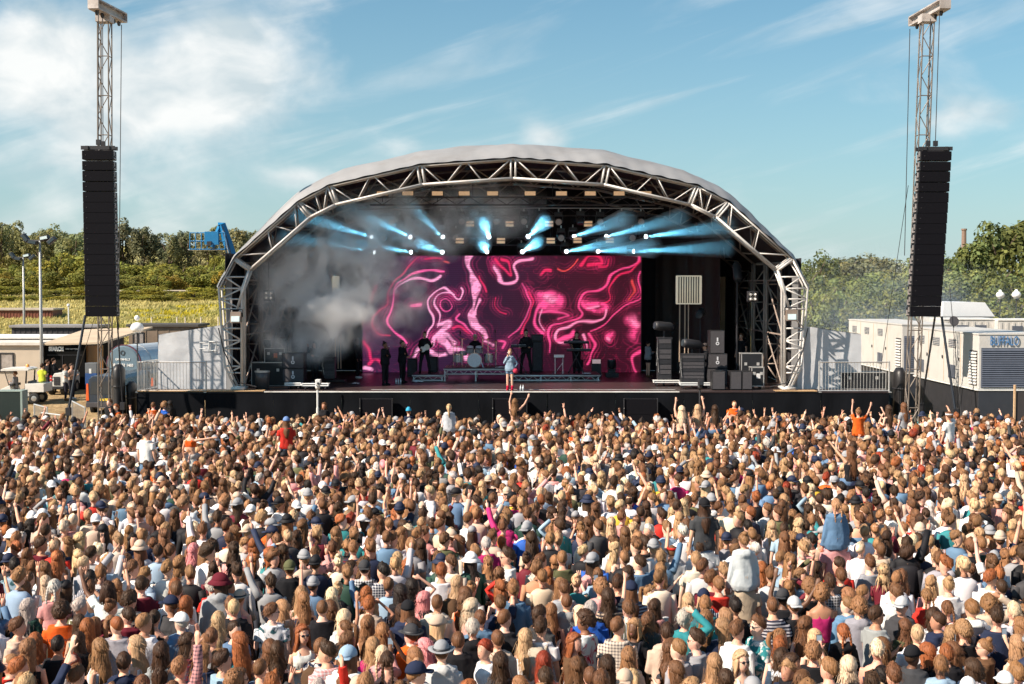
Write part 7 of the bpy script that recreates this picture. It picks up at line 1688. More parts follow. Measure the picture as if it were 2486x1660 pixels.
def line_array(label, top, bot, px_w, Y, n=16, gaps=4):
    """top, bot = centre of first and last cabinet fronts"""
    t = thing('line_array', label, 'line array', top, 'hanging line arrays of black loudspeakers')
    w, h = px_w, (top.z - bot.z) / (n - 1)
    M_side = mat('array_side_metal', (.30, .27, .26), .5, .3, var=.3, scale=8)
    for i in range(n):
        f = i / (n - 1); c = lerp(top, bot, f); tl = -.02; rot = Matrix.Rotation(tl, 3, 'X'); g = .055 if i in (0, 1, 3) else .006
        cab = part('cabinet', M_black, t, lambda b: b.box(c + Vector((0, .26, 0)), (w, .5, h - g), rot), bevel=.012)
        part('grille', M_grille, cab, lambda b: b.box(c + Vector((0, -.004, 0)), (w - .012, .016, h - g - .004), rot))
        for sg in (-1, 1):
            part('rigging_plate', M_side, cab, lambda b: (b.box(c + Vector((sg * (w / 2 + .018), .14, h * .18)), (.03, .10, h * .46), rot), b.box(c + Vector((sg * (w / 2 + .018), .36, -h * .1)), (.03, .10, h * .5), rot), b.box(c + Vector((sg * (w / 2 + .02), .25, -h * .3)), (.025, .3, .05), rot)))
            if sg < 0: part('pin', M_charc, cab, lambda b: b.box(c + Vector((sg * (w / 2 - .14), -.018, h * .0)), (.03, .012, .02), rot))
    part('top_frame', M_dark, t, lambda b: (b.box(top + Vector((0, .1, h * .72)), (w + .12, .08, .14)), b.box(top + Vector((0, .45, h * .72)), (w + .12, .08, .14)), b.box(top + Vector((-w * .35, .27, h * .72)), (.1, .5, .14)), b.box(top + Vector((w * .35, .27, h * .72)), (.1, .5, .14))))
    return t
def hoist(label, a, b_, hook=True):
    t = thing('hoist_chain', label, 'chain', b_, 'hoist chains and ropes on the towers')
    part('chain', M_dark, t, lambda b: b.tube(a, b_, .016, 5))
    if hook:
        part('hook', M_dark, t, lambda b: (b.box(b_ - Vector((0, 0, .08)), (.16, .12, .2)), b.path([b_ + Vector((.07 * math.sin(q), 0, -.30 + .09 * math.cos(q))) for q in [k * .6 for k in range(9)]], .028, 6)))
def strut(label, a, b_, r=.05):
    t = thing('guy_strut', label, 'strut', b_, 'raking struts bracing the towers')
    part('tube', mat('blue_black_steel', (.03, .035, .045), .4, .4), t, lambda b: b.tube(a, b_, r, 8))
    part('foot_plate', M_dark, t, lambda b: b.box(b_ + Vector((0, 0, .01)), (.4, .4, .06)))
    part('clamp', M_dark, t, lambda b: b.box(lerp(a, b_, .72), (.18, .18, .3)))
H_ = 10.6; ZT = CH + H_
Bm, Tm = Vector((Xa(252, 51.5), 51.5, 0)), Vector((Xa(264, 51.5), 51.5, ZT - .25))
tower(-1, 'tall lattice loudspeaker tower left of the stage, its beam rising behind the black array', Bm, Tm, Vector((Xa(237, 50.2), 50.2, ZT)), Vector((Xa(306, 52.9), 52.9, ZT)), ZT)
Br, Tr = Vector((Xa(2214, 51.5), 51.5, 0)), Vector((Xa(2241, 51.5), 51.5, ZT - .25))
tower(1, 'tall lattice loudspeaker tower at the right edge beside the generators', Br, Tr, Vector((Xa(2284, 50.2), 50.2, ZT)), Vector((Xa(2208, 53.6), 53.6, ZT)), ZT)
line_array('long black line array hanging left of the stage', Wp(236, 376, 49.9), Wp(244, 756, 49.9), 74 / 3200 * 49.9, 49.9)
line_array('long black line array hanging right of the stage', Wp(2273, 378, 49.9), Wp(2247, 756, 49.9), 74 / 3200 * 49.9, 49.9)
hoist('chain with hook left of the left mast', Wp(239, 24, 50.3), Wp(239, 340, 50.3)); hoist('slack rope right of the left mast', Wp(295, 60, 52.4), Wp(288, 800, 52.0), False); hoist('chain with hook close to the left mast', Wp(249, 40, 50.6), Wp(250, 344, 50.6))
hoist('rope on the outer left of the right mast', Wp(2209, 70, 53.2), Wp(2196, 620, 52.6), False); hoist('chain with big hook right of the right mast', Wp(2281, 30, 50.4), Wp(2271, 343, 50.4)); hoist('chain with small hook close to the right mast', Wp(2259, 45, 50.9), Wp(2253, 343, 50.9))
strut('dark raking strut from the left array down to the ground', Wp(207, 765, 50.2), Vector((Xa(146, 49.6), 49.6, .1))); strut('thin raking strut right of the left tower', Wp(284, 768, 51.8), Vector((Xa(300, 52.5), 52.5, .1)), .03)
strut('thick raking strut from the right array to the generator trailer', Wp(2286, 768, 50.2), Vector((Xa(2337, 49.2), 49.2, .1))); strut('thin raking strut left of the thick one at the right tower', Wp(2270, 768, 50.6), Vector((Xa(2228, 52.2), 52.2, .1)), .04)
def guy(label, a, b_):
    t = thing('guy_rope', label, 'rope', b_, 'thin guy ropes'); part('rope', M_dark, t, lambda b: b.tube(a, b_, .012, 4)); part('stake', M_steel, t, lambda b: b.tube(b_, b_ + Vector((0, 0, .3)), .02, 5))
guy('thin rope slanting from the left tower over the search cabin', Wp(230, 770, 51.0), Vector((Xa(150, 60), 60, .1))); guy('thin rope from the right mast slanting left past the canvas wing', Wp(2205, 450, 51.6), Vector((Xa(2120, 58), 58, .1))); guy('thin rope slanting right beyond the right array', Wp(2305, 690, 51.5), Vector((Xa(2345, 50), 50, .1)))

# ------------------------------------------------------------------ left compound
def wheel(parent, c, r, ax, w=.18):
    c = Vector(c); ax = Vector(ax)
    wh = part('wheel', M_dark, parent, lambda b: b.disc(c, ax, r * .55, 14, w * .9))
    part('tyre', mat('tyre_rubber', (.018, .018, .018), .85, var=.3), wh, lambda b: b.rings([[c + ax * dz + (basis(ax)[0] * math.cos(q) + basis(ax)[1] * math.sin(q)) * rr for q in [2 * math.pi * k / 20 for k in range(20)]] for rr, dz in ((r * .6, -w / 2), (r * .95, -w / 2), (r, -w * .3), (r, w * .3), (r * .95, w / 2), (r * .6, w / 2), (r * .6, -w / 2))], 0, False), smooth=True)
    for sg in (-1, 1): part('rim', mat('rim_metal', (.4, .39, .37), .35, .6), wh, lambda b: b.path([c + ax * sg * w * .46, c + ax * sg * w * .52], [r * .5, r * .18], 14))
M_cart = mat('off_white_paint', (.66, .64, .60), .35, var=.1, scale=2, dirt=.3)
def cart():
    Y = 65.0; x0, x1 = Xa(8, Y), Xa(115, Y); z = terr(x0, Y); L = x1 - x0
    t = thing('utility_cart', 'white open utility cart with canopy roof in the left compound', 'cart', ((x0 + x1) / 2, Y, z))
    ya, yb = Y - .6, Y + .6
    part('lower_body', M_cart, t, lambda b: b.prism([(x0 + .02, z + .35), (x0 + .05, z + .72), (x0 + .5, z + .92), (x0 + .62, z + .45), (x0 + 1.25, z + .42), (x0 + 1.3, z + .62), (x1 - .75, z + .62), (x1 - .72, z + .40), (x0 + 1.2, z + .26), (x0 + .7, z + .26)], 'y', ya, yb), bevel=.02)
    part('cargo_box', M_cart, t, lambda b: b.bx(x1 - .92, x1, ya - .02, yb + .02, z + .58, z + 1.0), bevel=.02)
    zr = Za(895, Y)
    part('roof', M_cart, t, lambda b: b.prism([(x0 + .05, zr - .03), (x0 + .2, zr + .06), (x1 - .9, zr + .09), (x1 - .7, zr + .02), (x1 - .75, zr - .06), (x0 + .1, zr - .08)], 'y', ya - .03, yb + .03), bevel=.02)
    for y in (ya + .03, yb - .03):
        for a, c in (((x0 + .45, z + .9), (x0 + .22, zr)), ((x1 - .95, z + .6), (x1 - .86, zr)), ((x0 + 1.28, z + .6), (x0 + 1.34, zr))): part('post', M_dark, t, lambda b: b.tube((a[0], y, a[1]), (c[0], y, c[1]), .022, 5))
    part('windscreen', mat('clear_screen', (.55, .6, .62), .1, alpha=.35), t, lambda b: b.add([(x0 + .45, ya, z + .92), (x0 + .45, yb, z + .92), (x0 + .22, yb, zr - .05), (x0 + .22, ya, zr - .05)], [(0, 1, 2, 3)]))
    st = part('seat', mat('grey_vinyl', (.10, .10, .10), .6), t, lambda b: (b.bx(x0 + 1.0, x0 + 1.4, ya + .08, yb - .08, z + .62, z + .72), b.bx(x0 + 1.34, x0 + 1.44, ya + .08, yb - .08, z + .72, z + 1.12)), bevel=.03)
    part('dashboard', M_dark, t, lambda b: b.bx(x0 + .46, x0 + .62, ya + .04, yb - .04, z + .86, z + .98), bevel=.02)
    part('beacon', mat('orange_lens', (.85, .35, .08), .3), t, lambda b: b.path([(x1 - 1.0, Y, zr + .08), (x1 - 1.0, Y, zr + .2), (x1 - 1.0, Y, zr + .23)], [.09, .085, .05], 10), smooth=True)
    for x in (x0 + .42, x1 - .5):
        for y in (ya + .06, yb - .06): wheel(t, (x, y, z + .27), .27, (0, 1, 0))
    return t
cart()
def cart_rear():
    Y = 68.0; x0, x1 = Xa(119, Y), Xa(152, Y); z = terr(x0, Y); zt = Za(906, Y)
    t = thing('utility_truck', 'white box-bodied utility truck seen from behind in the left compound', 'truck', ((x0 + x1) / 2, Y, z)); w = x1 - x0
    part('body', M_cart, t, lambda b: b.prism([(x0, z + .45), (x0, z + .95), (x0 + w * .12, zt - .25), (x0 + w * .35, zt), (x1 - w * .12, zt), (x1, zt - .15), (x1, z + .45)], 'y', Y, Y + 2.6), bevel=.03)
    part('rear_vent', M_dark, t, lambda b: b.bx(x0 + w * .30, x1 - w * .25, Y - .02, Y, zt - .62, zt - .18), bevel=.008)
    for k in range(4): part('vent_slat', M_charc, t, lambda b: b.bx(x0 + w * .32, x1 - w * .27, Y - .035, Y - .02, zt - .58 + k * .1, zt - .54 + k * .1))
    for dz in (.55, .72): part('tail_lamp', M_red, t, lambda b: b.disc((x0 + w * .1, Y - .015, z + dz + .25), (0, 1, 0), .07, 10, .03))
    part('number_plate', M_white_met, t, lambda b: b.bx(x0 + w * .42, x1 - w * .38, Y - .02, Y, z + .36, z + .46)); part('bumper', M_dark, t, lambda b: b.bx(x0 + .05, x1, Y - .04, Y + .3, z + .34, z + .46))
    for x in (x0 + .0, x1 - .08):
        for y in (Y + .35, Y + 2.1): wheel(t, (x, y, z + .34), .34, (1, 0, 0), .22)
cart_rear()
def van(px0, px1, ytop, Y, label, col, name='van'):
    x0, x1, zt = Xa(px0, Y), Xa(px1, Y), Za(ytop, Y); z = terr(x0, Y); w = x1 - x0; c = (x0 + x1) / 2
    m = mat(name + '_paint_' + label[:6].strip().replace(' ', '_'), col, .25, .4, var=.08, dirt=.15)
    t = thing('van', label, 'van', (c, Y, z), 'parked vans')
    out = [(x0 + .03, z + .35), (x0, z + .9), (x0 + .03, zt - .75), (x0 + .14, zt - .15), (x0 + .28, zt), (x1 - .28, zt), (x1 - .14, zt - .15), (x1 - .03, zt - .75), (x1, z + .9), (x1 - .03, z + .35)]
    part('body', m, t, lambda b: b.prism(out, 'y', Y, Y + 4.4), bevel=.04)
    part('rear_window', M_glass, t, lambda b: b.prism([(x0 + .2, zt - .85), (x0 + .28, zt - .25), (x1 - .28, zt - .25), (x1 - .2, zt - .85)], 'y', Y - .012, Y + .002))
    for sg, x in ((1, x0 + .08), (-1, x1 - .08)): part('tail_lamp', mat('tail_lamp_red', (.75, .12, .03), .25, var=.3, scale=3), t, lambda b: b.prism([(x - .075, zt - 1.15), (x - .045, zt - .35), (x + .045, zt - .35), (x + .075, zt - 1.15)], 'y', Y - .02, Y + .03), bevel=.008)
    part('tailgate_seam', M_dark, t, lambda b: b.bx(c - .008, c + .008, Y - .004, Y + .002, z + .5, zt - .2)); part('bumper', M_charc, t, lambda b: b.bx(x0 + .02, x1 - .02, Y - .10, Y + .1, z + .35, z + .58), bevel=.03); part('number_plate', mat('yellow_plate', (.7, .5, .05), .5), t, lambda b: b.bx(c - .26, c + .26, Y - .115, Y - .1, z + .66, z + .77))
    for x in (x0 + .12, x1 - .12):
        for y in (Y + .8, Y + 3.6): wheel(t, (x, y, z + .33), .33, (1, 0, 0), .2)
van(206, 302, 913, 61.5, 'dark grey-blue van with red tail lamps behind the left tower', (.05, .065, .09)); van(296, 372, 900, 67.0, 'second dark van standing behind the first one', (.04, .045, .05))
def tanker():
    Y = 68.5; c = Wp(300, 884, Y); r = 47 / 3200 * Y; d = Vector((.30, 1, 0)).normalized(); L = 7.0
    t = thing('tanker', 'silver tank trailer with blue-grey lettered end behind the left tower', 'tank trailer', (c.x, Y, terr(c.x, Y)))
    part('tank', mat('pale_tank', (.62, .66, .68), .3, .4, var=.15, dirt=.15), t, lambda b: b.path([c + d * .06, c + d * L], [r, r], 32), smooth=False)
    part('end_plate', mat('blue_grey_end', (.10, .15, .19), .35, var=.1), t, lambda b: b.path([c - d * .05, c + d * .02, c + d * .06], [r * .90, r * .97, r * .98], 32))
    part('end_rim', mat('dark_red_rim', (.12, .03, .05), .5), t, lambda b: b.rings([[c + d * q + (basis(d)[0] * math.cos(a) + basis(d)[1] * math.sin(a)) * rr for a in [2 * math.pi * k / 32 for k in range(32)]] for q, rr in ((.0, r * .985), (.1, r * .985), (.1, r * 1.02), (.0, r * 1.02), (.0, r * .985))], 0, False))
    W = mat('white_lettering', (.80, .80, .78), .5, var=.03); f = c - d * .075; rot = (R(90), 0, math.atan2(-d.x, d.y))
    text('lettering', 'GREENHILLS', .16, W, t, f + Vector((0, 0, .25)), rot); text('lettering', '0845 303 1403', .21, W, t, f + Vector((0, 0, -.05)), rot); text('lettering', 'www.hills.net', .16, W, t, f + Vector((0, 0, -.42)), rot)
    part('emblem', M_dark, t, lambda b: b.rings([[f + Vector((0, 0, .60)) + (basis(d)[0] * math.cos(a) + basis(d)[1] * math.sin(a)) * rr - d * q for a in [2 * math.pi * k / 16 for k in range(16)]] for rr, q in ((.13, 0), (.13, .01), (.09, .01), (.09, 0), (.13, 0))], 0, False))
    part('chassis', M_dark, t, lambda b: b.box(c + d * L / 2 - Vector((0, 0, r + .12)), (1.0, L, .22), Matrix.Rotation(math.atan2(-d.x, d.y), 3, 'Z')))
    for k in (2.2, 3.4, 4.6):
        for sg in (-1, 1): wheel(t, c + d * k + Vector((sg * .85, 0, -c.z + .5 + terr(c.x, Y))), .48, (1, 0, 0), .28)
    for k in (1.0, 3.5, 6.0): part('tank_band', M_steel, t, lambda b: b.path([c + d * k, c + d * (k + .08)], [r * 1.012, r * 1.012], 32))
tanker()
M_cab = mat('beige_cabin_panel', (.50, .42, .33), .6, var=.1, scale=1.5, dirt=.15)
def cabin(nm, label, px0, px1, ytop, ybot, Y, depth, m, roof=None, roofcol=None, windows=(), ribs=0, cat='cabin'):
    x0, x1, zt = Xa(px0, Y), Xa(px1, Y), Za(ytop, Y); z = min(Za(ybot, Y), terr((x0 + x1) / 2, Y))
    t = thing(nm, label, cat, ((x0 + x1) / 2, Y, z))
    w_ = part('wall', m, t, lambda b: b.bx(x0, x1, Y, Y + depth, z, zt))
    if roofcol: part('roof', roofcol, t, lambda b: b.prism([(x0 - .12, zt + .002), (x0 - .12, zt + .16), (x1 + .12, zt + .16), (x1 + .12, zt + .002)], 'y', Y - .15, Y + depth + .1), bevel=.01)
    for k in range(ribs): part('panel_rib', m, t, lambda b: b.bx(lerp(x0, x1, (k + .5) / ribs) - .03, lerp(x0, x1, (k + .5) / ribs) + .03, Y - .03, Y, z, zt - .05))
    for (a, c, y0, y1) in windows:
        wx0, wx1, wz1, wz0 = Xa(a, Y), Xa(c, Y), Za(y0, Y), Za(y1, Y)
        wn_ = part('window', M_dark, t, lambda b: (b.bx(wx0, wx1, Y - .05, Y - .003, wz0, wz0 + .07), b.bx(wx0, wx1, Y - .05, Y - .003, wz1 - .07, wz1), b.bx(wx0, wx0 + .07, Y - .05, Y - .003, wz0 + .07, wz1 - .07), b.bx(wx1 - .07, wx1, Y - .05, Y - .003, wz0 + .07, wz1 - .07), b.bx((wx0 + wx1) / 2 - .03, (wx0 + wx1) / 2 + .03, Y - .045, Y - .003, wz0 + .07, wz1 - .07)))
        part('pane', mat('window_pane', (.30, .27, .25), .12, var=.8, scale=2.2, spec=.7), wn_, lambda b: b.bx(wx0 + .06, wx1 - .06, Y - .02, Y - .006, wz0 + .06, wz1 - .06))
    return t, x0, x1, zt, z
cabin('site_cabin', 'beige portable cabin with dark-framed window at the far left', -60, 96, 838, 950, 70.5, 3, M_cab, roofcol=mat('pale_roof_edge', (.62, .58, .52), .6, dirt=.3), windows=((-34, 33, 856, 903),))
cabin('site_cabin', 'long low cabin with bright white roof edge behind the search cabin', -80, 265, 822, 900, 79, 3, mat('dark_brown_wall', (.035, .03, .03), .7), roofcol=mat('bright_white_roof', (.80, .80, .78), .5, dirt=.1), ribs=9)
cabin('storage_container', 'long dark grey container beyond the white-roofed cabin', 28, 235, 795, 860, 86, 2.4, mat('dark_grey_container', (.035, .033, .038), .6, var=.3), roofcol=mat('grey_container_roof', (.25, .24, .24), .6), ribs=16, cat='container')
cabin('storage_container', 'rust-red container half hidden in the meadow at far left', -40, 128, 753, 800, 107, 2.4, mat('rust_red_container', (.16, .045, .025), .6, var=.4), roofcol=mat('pale_dusty_roof', (.42, .36, .30), .7), ribs=22, cat='container')
cabin('site_shed', 'low brown shed with red panel right of the left tower', 312, 478, 793, 860, 84, 3, mat('brown_shed_wall', (.19, .14, .10), .7, var=.3), roofcol=mat('dark_felt_roof', (.06, .055, .05), .8), windows=((322, 350, 806, 835),), ribs=6, cat='shed')
def search_cabin():
    Y = 70.8; bl_ = mat('black_cabin_wall', (.004, .004, .004), .8, spec=.1)
    t, x0, x1, zt, z = cabin('search_cabin', 'black cabin marked SEARCH with tan sloping roof', 107, 204, 839, 950, Y, 4.5, bl_, cat='cabin')
    W = mat('white_lettering', (.80, .80, .78), .5)
    text('lettering', 'SEARCH', .30, W, t, (Xa(136, Y), Y - .03, Za(847, Y)), spx=.72, bold=.02)
    text('lettering', 'THIS WAY PLEASE', .095, W, t, (Xa(176, Y), Y - .03, Za(847, Y)), spx=1.0)
    part('roof', mat('tan_roof_sheet', (.48, .38, .27), .7, var=.2, scale=1), t, lambda b: b.add([(x0 - .1, Y - .2, zt + .02), (x1 + 1.0, Y - .2, zt + .10), (x1 + 2.2, Y + 5.5, zt + .75), (x0 + .4, Y + 5.5, zt + .60), (x0 - .1, Y - .2, zt + .12), (x1 + 1.0, Y - .2, zt + .20), (x1 + 2.2, Y + 5.5, zt + .85), (x0 + .4, Y + 5.5, zt + .70)], [(0, 1, 2, 3), (7, 6, 5, 4), (0, 4, 5, 1), (1, 5, 6, 2), (2, 6, 7, 3), (3, 7, 4, 0)]))
    part('side_wall', mat('amber_gloss_panel', (.20, .09, .03), .2, var=.8, scale=1.0, stretch=(1, 1, .3)), t, lambda b: b.bx(x1 + .01, x1 + .9, Y + .3, Y + .36, z, zt))
    part('door_frame', M_dark, t, lambda b: (b.bx(Xa(150, Y), Xa(151.5, Y), Y - .02, Y, z, zt - .5), b.bx(Xa(114, Y), Xa(200, Y), Y - .02, Y, zt - .52, zt - .49)))
search_cabin()
def kiosk():
    Y = 69.5; x0, x1 = Xa(205, Y), Xa(233, Y); z = terr(x0, Y); zt = Za(881, Y)
    t = thing('portable_toilet', 'grey and blue portable booth beside the search cabin', 'booth', ((x0 + x1) / 2, Y, z))
    part('lower_wall', mat('blue_plastic', (.02, .07, .22), .5), t, lambda b: b.bx(x0, x1, Y, Y + .6, z, z + 1.0), bevel=.02); part('upper_wall', mat('grey_plastic', (.13, .14, .15), .5), t, lambda b: b.bx(x0, x1, Y + .005, Y + .6, z + 1.0, zt), bevel=.02); part('notice', M_white_met, t, lambda b: b.bx(lerp(x0, x1, .35), lerp(x0, x1, .55), Y - .01, Y + .004, zt - .55, zt - .3))
kiosk()
def flood_mast(px, ytop, Y, label, r):
    x = Xa(px, Y); z = terr(x, Y); zt = Za(ytop, Y)
    t = thing('floodlight_mast', label, 'light mast', (x, Y, z), 'floodlight masts')
    part('pole', mat('dull_galvanised', (.36, .37, .37), .5, .3, var=.2, scale=1), t, lambda b: b.path([(x, Y, z), (x, Y, lerp(z, zt, .45)), (x, Y, zt)], [r * 1.2, r, r * .7], 10), smooth=True)
    part('cross_arm', M_dark, t, lambda b: b.tube((x - 10 * r, Y, zt), (x + 10 * r, Y, zt), r * .6, 6))
    for k, (dx, dz, a) in enumerate(((-8, 1.6, .9), (-3.6, -1, .2), (3.6, 1.6, -.2), (8, 0, -.7))):
        l = part('lamp_head', M_dark, t, lambda b: b.box((x + dx * r, Y - .15, zt + dz * r), (5.6 * r, .35, 2.6 * r), Matrix.Rotation(a, 3, 'Y')), bevel=.03)
        part('glass', mat('pale_glass', (.55, .66, .68), .12) if k == 2 else M_glass, l, lambda b: b.box((x + dx * r, Y - .335, zt + dz * r), (4.4 * r, .012, 1.7 * r), Matrix.Rotation(a, 3, 'Y')))
flood_mast(100, 584, 69, 'tall floodlight mast with four lamp heads in the left compound', .085); flood_mast(59, 625, 92, 'smaller floodlight mast farther back at far left', .085)
def globe_lamp(px, y0, y1, Y, label, r):
    x = Xa(px, Y); zt = Za(y0, Y); zb = Za(y1, Y); t = thing('globe_lamp', label, 'lamp post', (x, Y, 0), 'white globe lamps')
    W = mat('white_globe', (.80, .80, .78), .3, var=.05)
    part('pole', M_dark, t, lambda b: b.tube((x, Y, min(0, zb)), (x, Y, zb + r * .4), .03, 6)); part('globe', W, t, lambda b: b.ell((x, Y, zb + r * .95), (r * 1.2, r * 1.2, r), 16, 10), smooth=True); part('top_ball', W, t, lambda b: b.ell((x, Y, zt - r * .5), (r * .5, r * .5, r * .5), 10, 8), smooth=True); part('collar', M_steel, t, lambda b: b.disc((x, Y, zb + r * .1), (0, 0, 1), r * .7, 12, .05))
globe_lamp(333, 765, 808, 58, 'white balloon lamp on a dark pole before the canvas wing', .24); globe_lamp(2427, 703, 724, 84, 'left white globe lamp above the right containers', .22); globe_lamp(2466, 702, 724, 84, 'right white globe lamp above the right containers', .24)
sl = thing('lamp_post', 'slim pale lamp post in the meadow between mast and tower', 'lamp post', (Xa(167, 92), 92, terr(-31, 92))); part('pole', M_white_met, sl, lambda b: b.tube((Xa(167, 92), 92, terr(-31, 92)), (Xa(167, 92), 92, Za(744, 92)), .05, 6)); part('lamp_head', M_white_met, sl, lambda b: b.ell((Xa(167, 92), 92, Za(741, 92)), (.12, .12, .12), 8, 6))
def boom_lift():
    Y = 75; m = mat('blue_lift_paint', (.012, .16, .36), .35, var=.12, dirt=.1)
    P = lambda a, c, dy=0: Wp(a, c, Y + dy)
    t = thing('boom_lift', 'bright blue boom lift platform raised beside the stage roof', 'boom lift', (Xa(590, Y), Y, terr(-15, Y)))
    def rails(b):
        for dy in (0, .9):
            for y in (565, 585, 605): b.tube(P(461, y, dy), P(546, y, dy), .035, 6)
            for x in (461, 475, 489, 503, 517, 532, 546): b.tube(P(x, 565, dy), P(x, 605, dy), .028, 5)
        for x in (461, 546):
            for y in (565, 585, 605): b.tube(P(x, y, 0), P(x, y, .9), .03, 5)
    bk = part('basket_rails', m, t, rails); part('basket_floor', M_steel, t, lambda b: b.box(P(503, 606, .45), (85 / 42.7, .9, .06)))
    part('control_panel', m, t, lambda b: b.box(P(514, 578, -.03), (.80, .12, .75)), bevel=.02); part('control_box', M_dark, t, lambda b: b.box(P(508, 591, -.1), (.25, .12, .25)))
    def boom(b):
        d = (P(572, 655, .5) - P(534, 548, .5)).normalized()
        b.path([P(531, 547, .5), P(538, 545, .5), P(553, 590, .5), P(600, 735, .5), P(640, 860, .5)], [.18, .24, .27, .30, .34], 4)
    part('boom', m, t, boom); part('jib', m, t, lambda b: b.path([P(534, 550, .5), P(524, 575, .5), P(516, 600, .5)], [.16, .14, .12], 4)); part('hydraulic_ram', M_chrome, t, lambda b: b.tube(P(541, 560, .25), P(556, 618, .25), .05, 8)); part('hose', M_dark, t, lambda b: b.path([P(540, 550, .2), P(550, 575, .15), P(559, 610, .2), P(575, 660, .3)], .025, 5))
    c = Vector((Xa(640, Y), Y + .5, terr(-14, Y))); part('chassis', m, t, lambda b: b.box(c + Vector((0, 0, 1.0)), (2.4, 2.2, 1.0)), bevel=.05)
    for sx in (-1, 1):
        for sy in (-1, 1): wheel(t, c + Vector((sx * 1.0, sy * 1.1, .5)), .5, (0, 1, 0), .35)
boom_lift()
YG = 66.6
def man(px, Y, top, hc, yaw, pose, label, low=(.02, .02, .03), hat=None, h=1.8, group='people in the left compound'):
    x = Xa(px, Y); person(dict(pos=(x, Y, terr(x, Y)), yaw=yaw, h=h, sex='m', pose=pose, top=top, low=('long', low), hair=('short', HAIR[hc]), skin=SK, face=abs(yaw) > 1.2, label=label, group=group, hat=hat))
man(101, 66.2, ('tee', (.62, .68, .06)), 'dark', -.3, 'hold', 'person in yellow hi-vis vest beside the open cart'); man(129, 69.4, ('long', BK), 'dark', -1.2, 'hold', 'taller person in black standing behind the box-bodied truck'); man(114, 69.5, ('long', BK), 'dark', -1.0, 'hold', 'shorter person in black behind the box-bodied truck', h=1.72); man(157, 65.8, ('tee', (.5, .5, .48)), 'brown', -1.3, 'hold', 'person in pale t-shirt and dark trousers walking by the cart'); man(172, 66.3, ('tank', (.5, .34, .24)), 'dark', -2.0, 'hold', 'person in tan vest beside the pale t-shirt')
person(dict(pos=(Xa(35, 65), 65.0, terr(-24, 65) - .12), yaw=R(90), h=1.7, sex='m', pose='hold', legs='sit', top=('long', (.25, .24, .24)), low=('long', BK), hair=('short', HAIR['brown']), skin=SK, face=True, label='driver in grey sitting in the open utility cart', group='people in the left compound'))
def green_box():
    Y = 46.5; x0, x1 = Xa(-30, Y), Xa(47, Y); zt = Za(948, Y); t = thing('screen_panel', 'dark green boxed panel with pale frame at the left edge', 'panel', ((x0 + x1) / 2, Y, 0))
    part('panel_sheet', mat('dark_green_sheet', (.012, .022, .018), .5), t, lambda b: b.bx(x0, x1, Y, Y + .5, 0, zt - .04)); part('frame', mat('pale_green_frame', (.28, .34, .30), .5), t, lambda b: (b.bx(x1, x1 + .07, Y - .02, Y + .52, 0, zt), b.bx(x0, x1, Y - .02, Y + .52, zt - .04, zt)))
green_box()
def loose_barrier(a, b_, h, label):
    a, b_ = Vector(a), Vector(b_); t = thing('steel_barrier', label, 'barrier', a, 'loose steel barriers in the left compound'); u = Vector((0, 0, h))
    part('frame', M_steel, t, lambda b: (b.tube(a + u, b_ + u, .03, 6), b.tube(a + Vector((0, 0, .15)), b_ + Vector((0, 0, .15)), .025, 6), b.tube(a, a + u, .03, 6), b.tube(b_, b_ + u, .03, 6)))
    n = 14
    for i in range(1, n): part('bar', M_steel, t, lambda b: b.tube(lerp(a, b_, i / n) + Vector((0, 0, .15)), lerp(a, b_, i / n) + u, .010, 4))
loose_barrier((Xa(98, 51), 51, 0), (Xa(148, 50), 50, 0), 1.35, 'steel barrier lying askew left of the raking strut'); loose_barrier((Xa(80, 53), 53, .2), (Xa(112, 51.5), 51.5, .2), 1.3, 'second steel barrier leaning behind the askew one'); loose_barrier((Xa(172, 54.5), 54.5, 0), (Xa(204, 51.5), 51.5, 0), 1.5, 'steel barrier standing in front of the grey-blue van'); loose_barrier((Xa(255, 50.5), 50.5, 0), (Xa(330, 50.8), 50.8, 0), 1.0, 'steel barrier at the foot of the left tower')
def tarp(px0, px1, ytop, Y, label):
    x0, x1, zt = Xa(px0, Y), Xa(px1, Y), Za(ytop, Y); c = (x0 + x1) / 2; t = thing('covered_stand', label, 'covered stand', (c, Y, 0), 'black covered stands'); w = (x1 - x0) / 2
    part('cover', mat('black_tarpaulin', (.014, .013, .014), .45, bump=.6, bscale=5), t, lambda b: b.rings([[(c + (r_ + .10 * noise.noise(Vector((math.cos(a) * 2, z * 2, math.sin(a) * 2)))) * w * math.cos(a) * 1.1, Y + .4 * (r_) * math.sin(a), z) for a in [2 * math.pi * k / 18 for k in range(18)]] for r_, z in ((1.0, .02), (.95, zt * .3), (.8, zt * .55), (.85, zt * .8), (.9, zt * .93), (.45, zt))], 0), smooth=True)
    part('rope', M_dark, t, lambda b: b.path([(c + w * 1.0 * math.cos(a), Y + .42 * math.sin(a), zt * .72) for a in [2 * math.pi * k / 12 for k in range(13)]], .018, 5))
tarp(272, 302, 884, 53.2, 'stand wrapped in black tarpaulin right of the left tower'); tarp(2170, 2200, 892, 53.0, 'stand wrapped in black cover left of the right tower'); tarp(305, 330, 925, 53.6, 'lower black covered stand beside the stage corner')

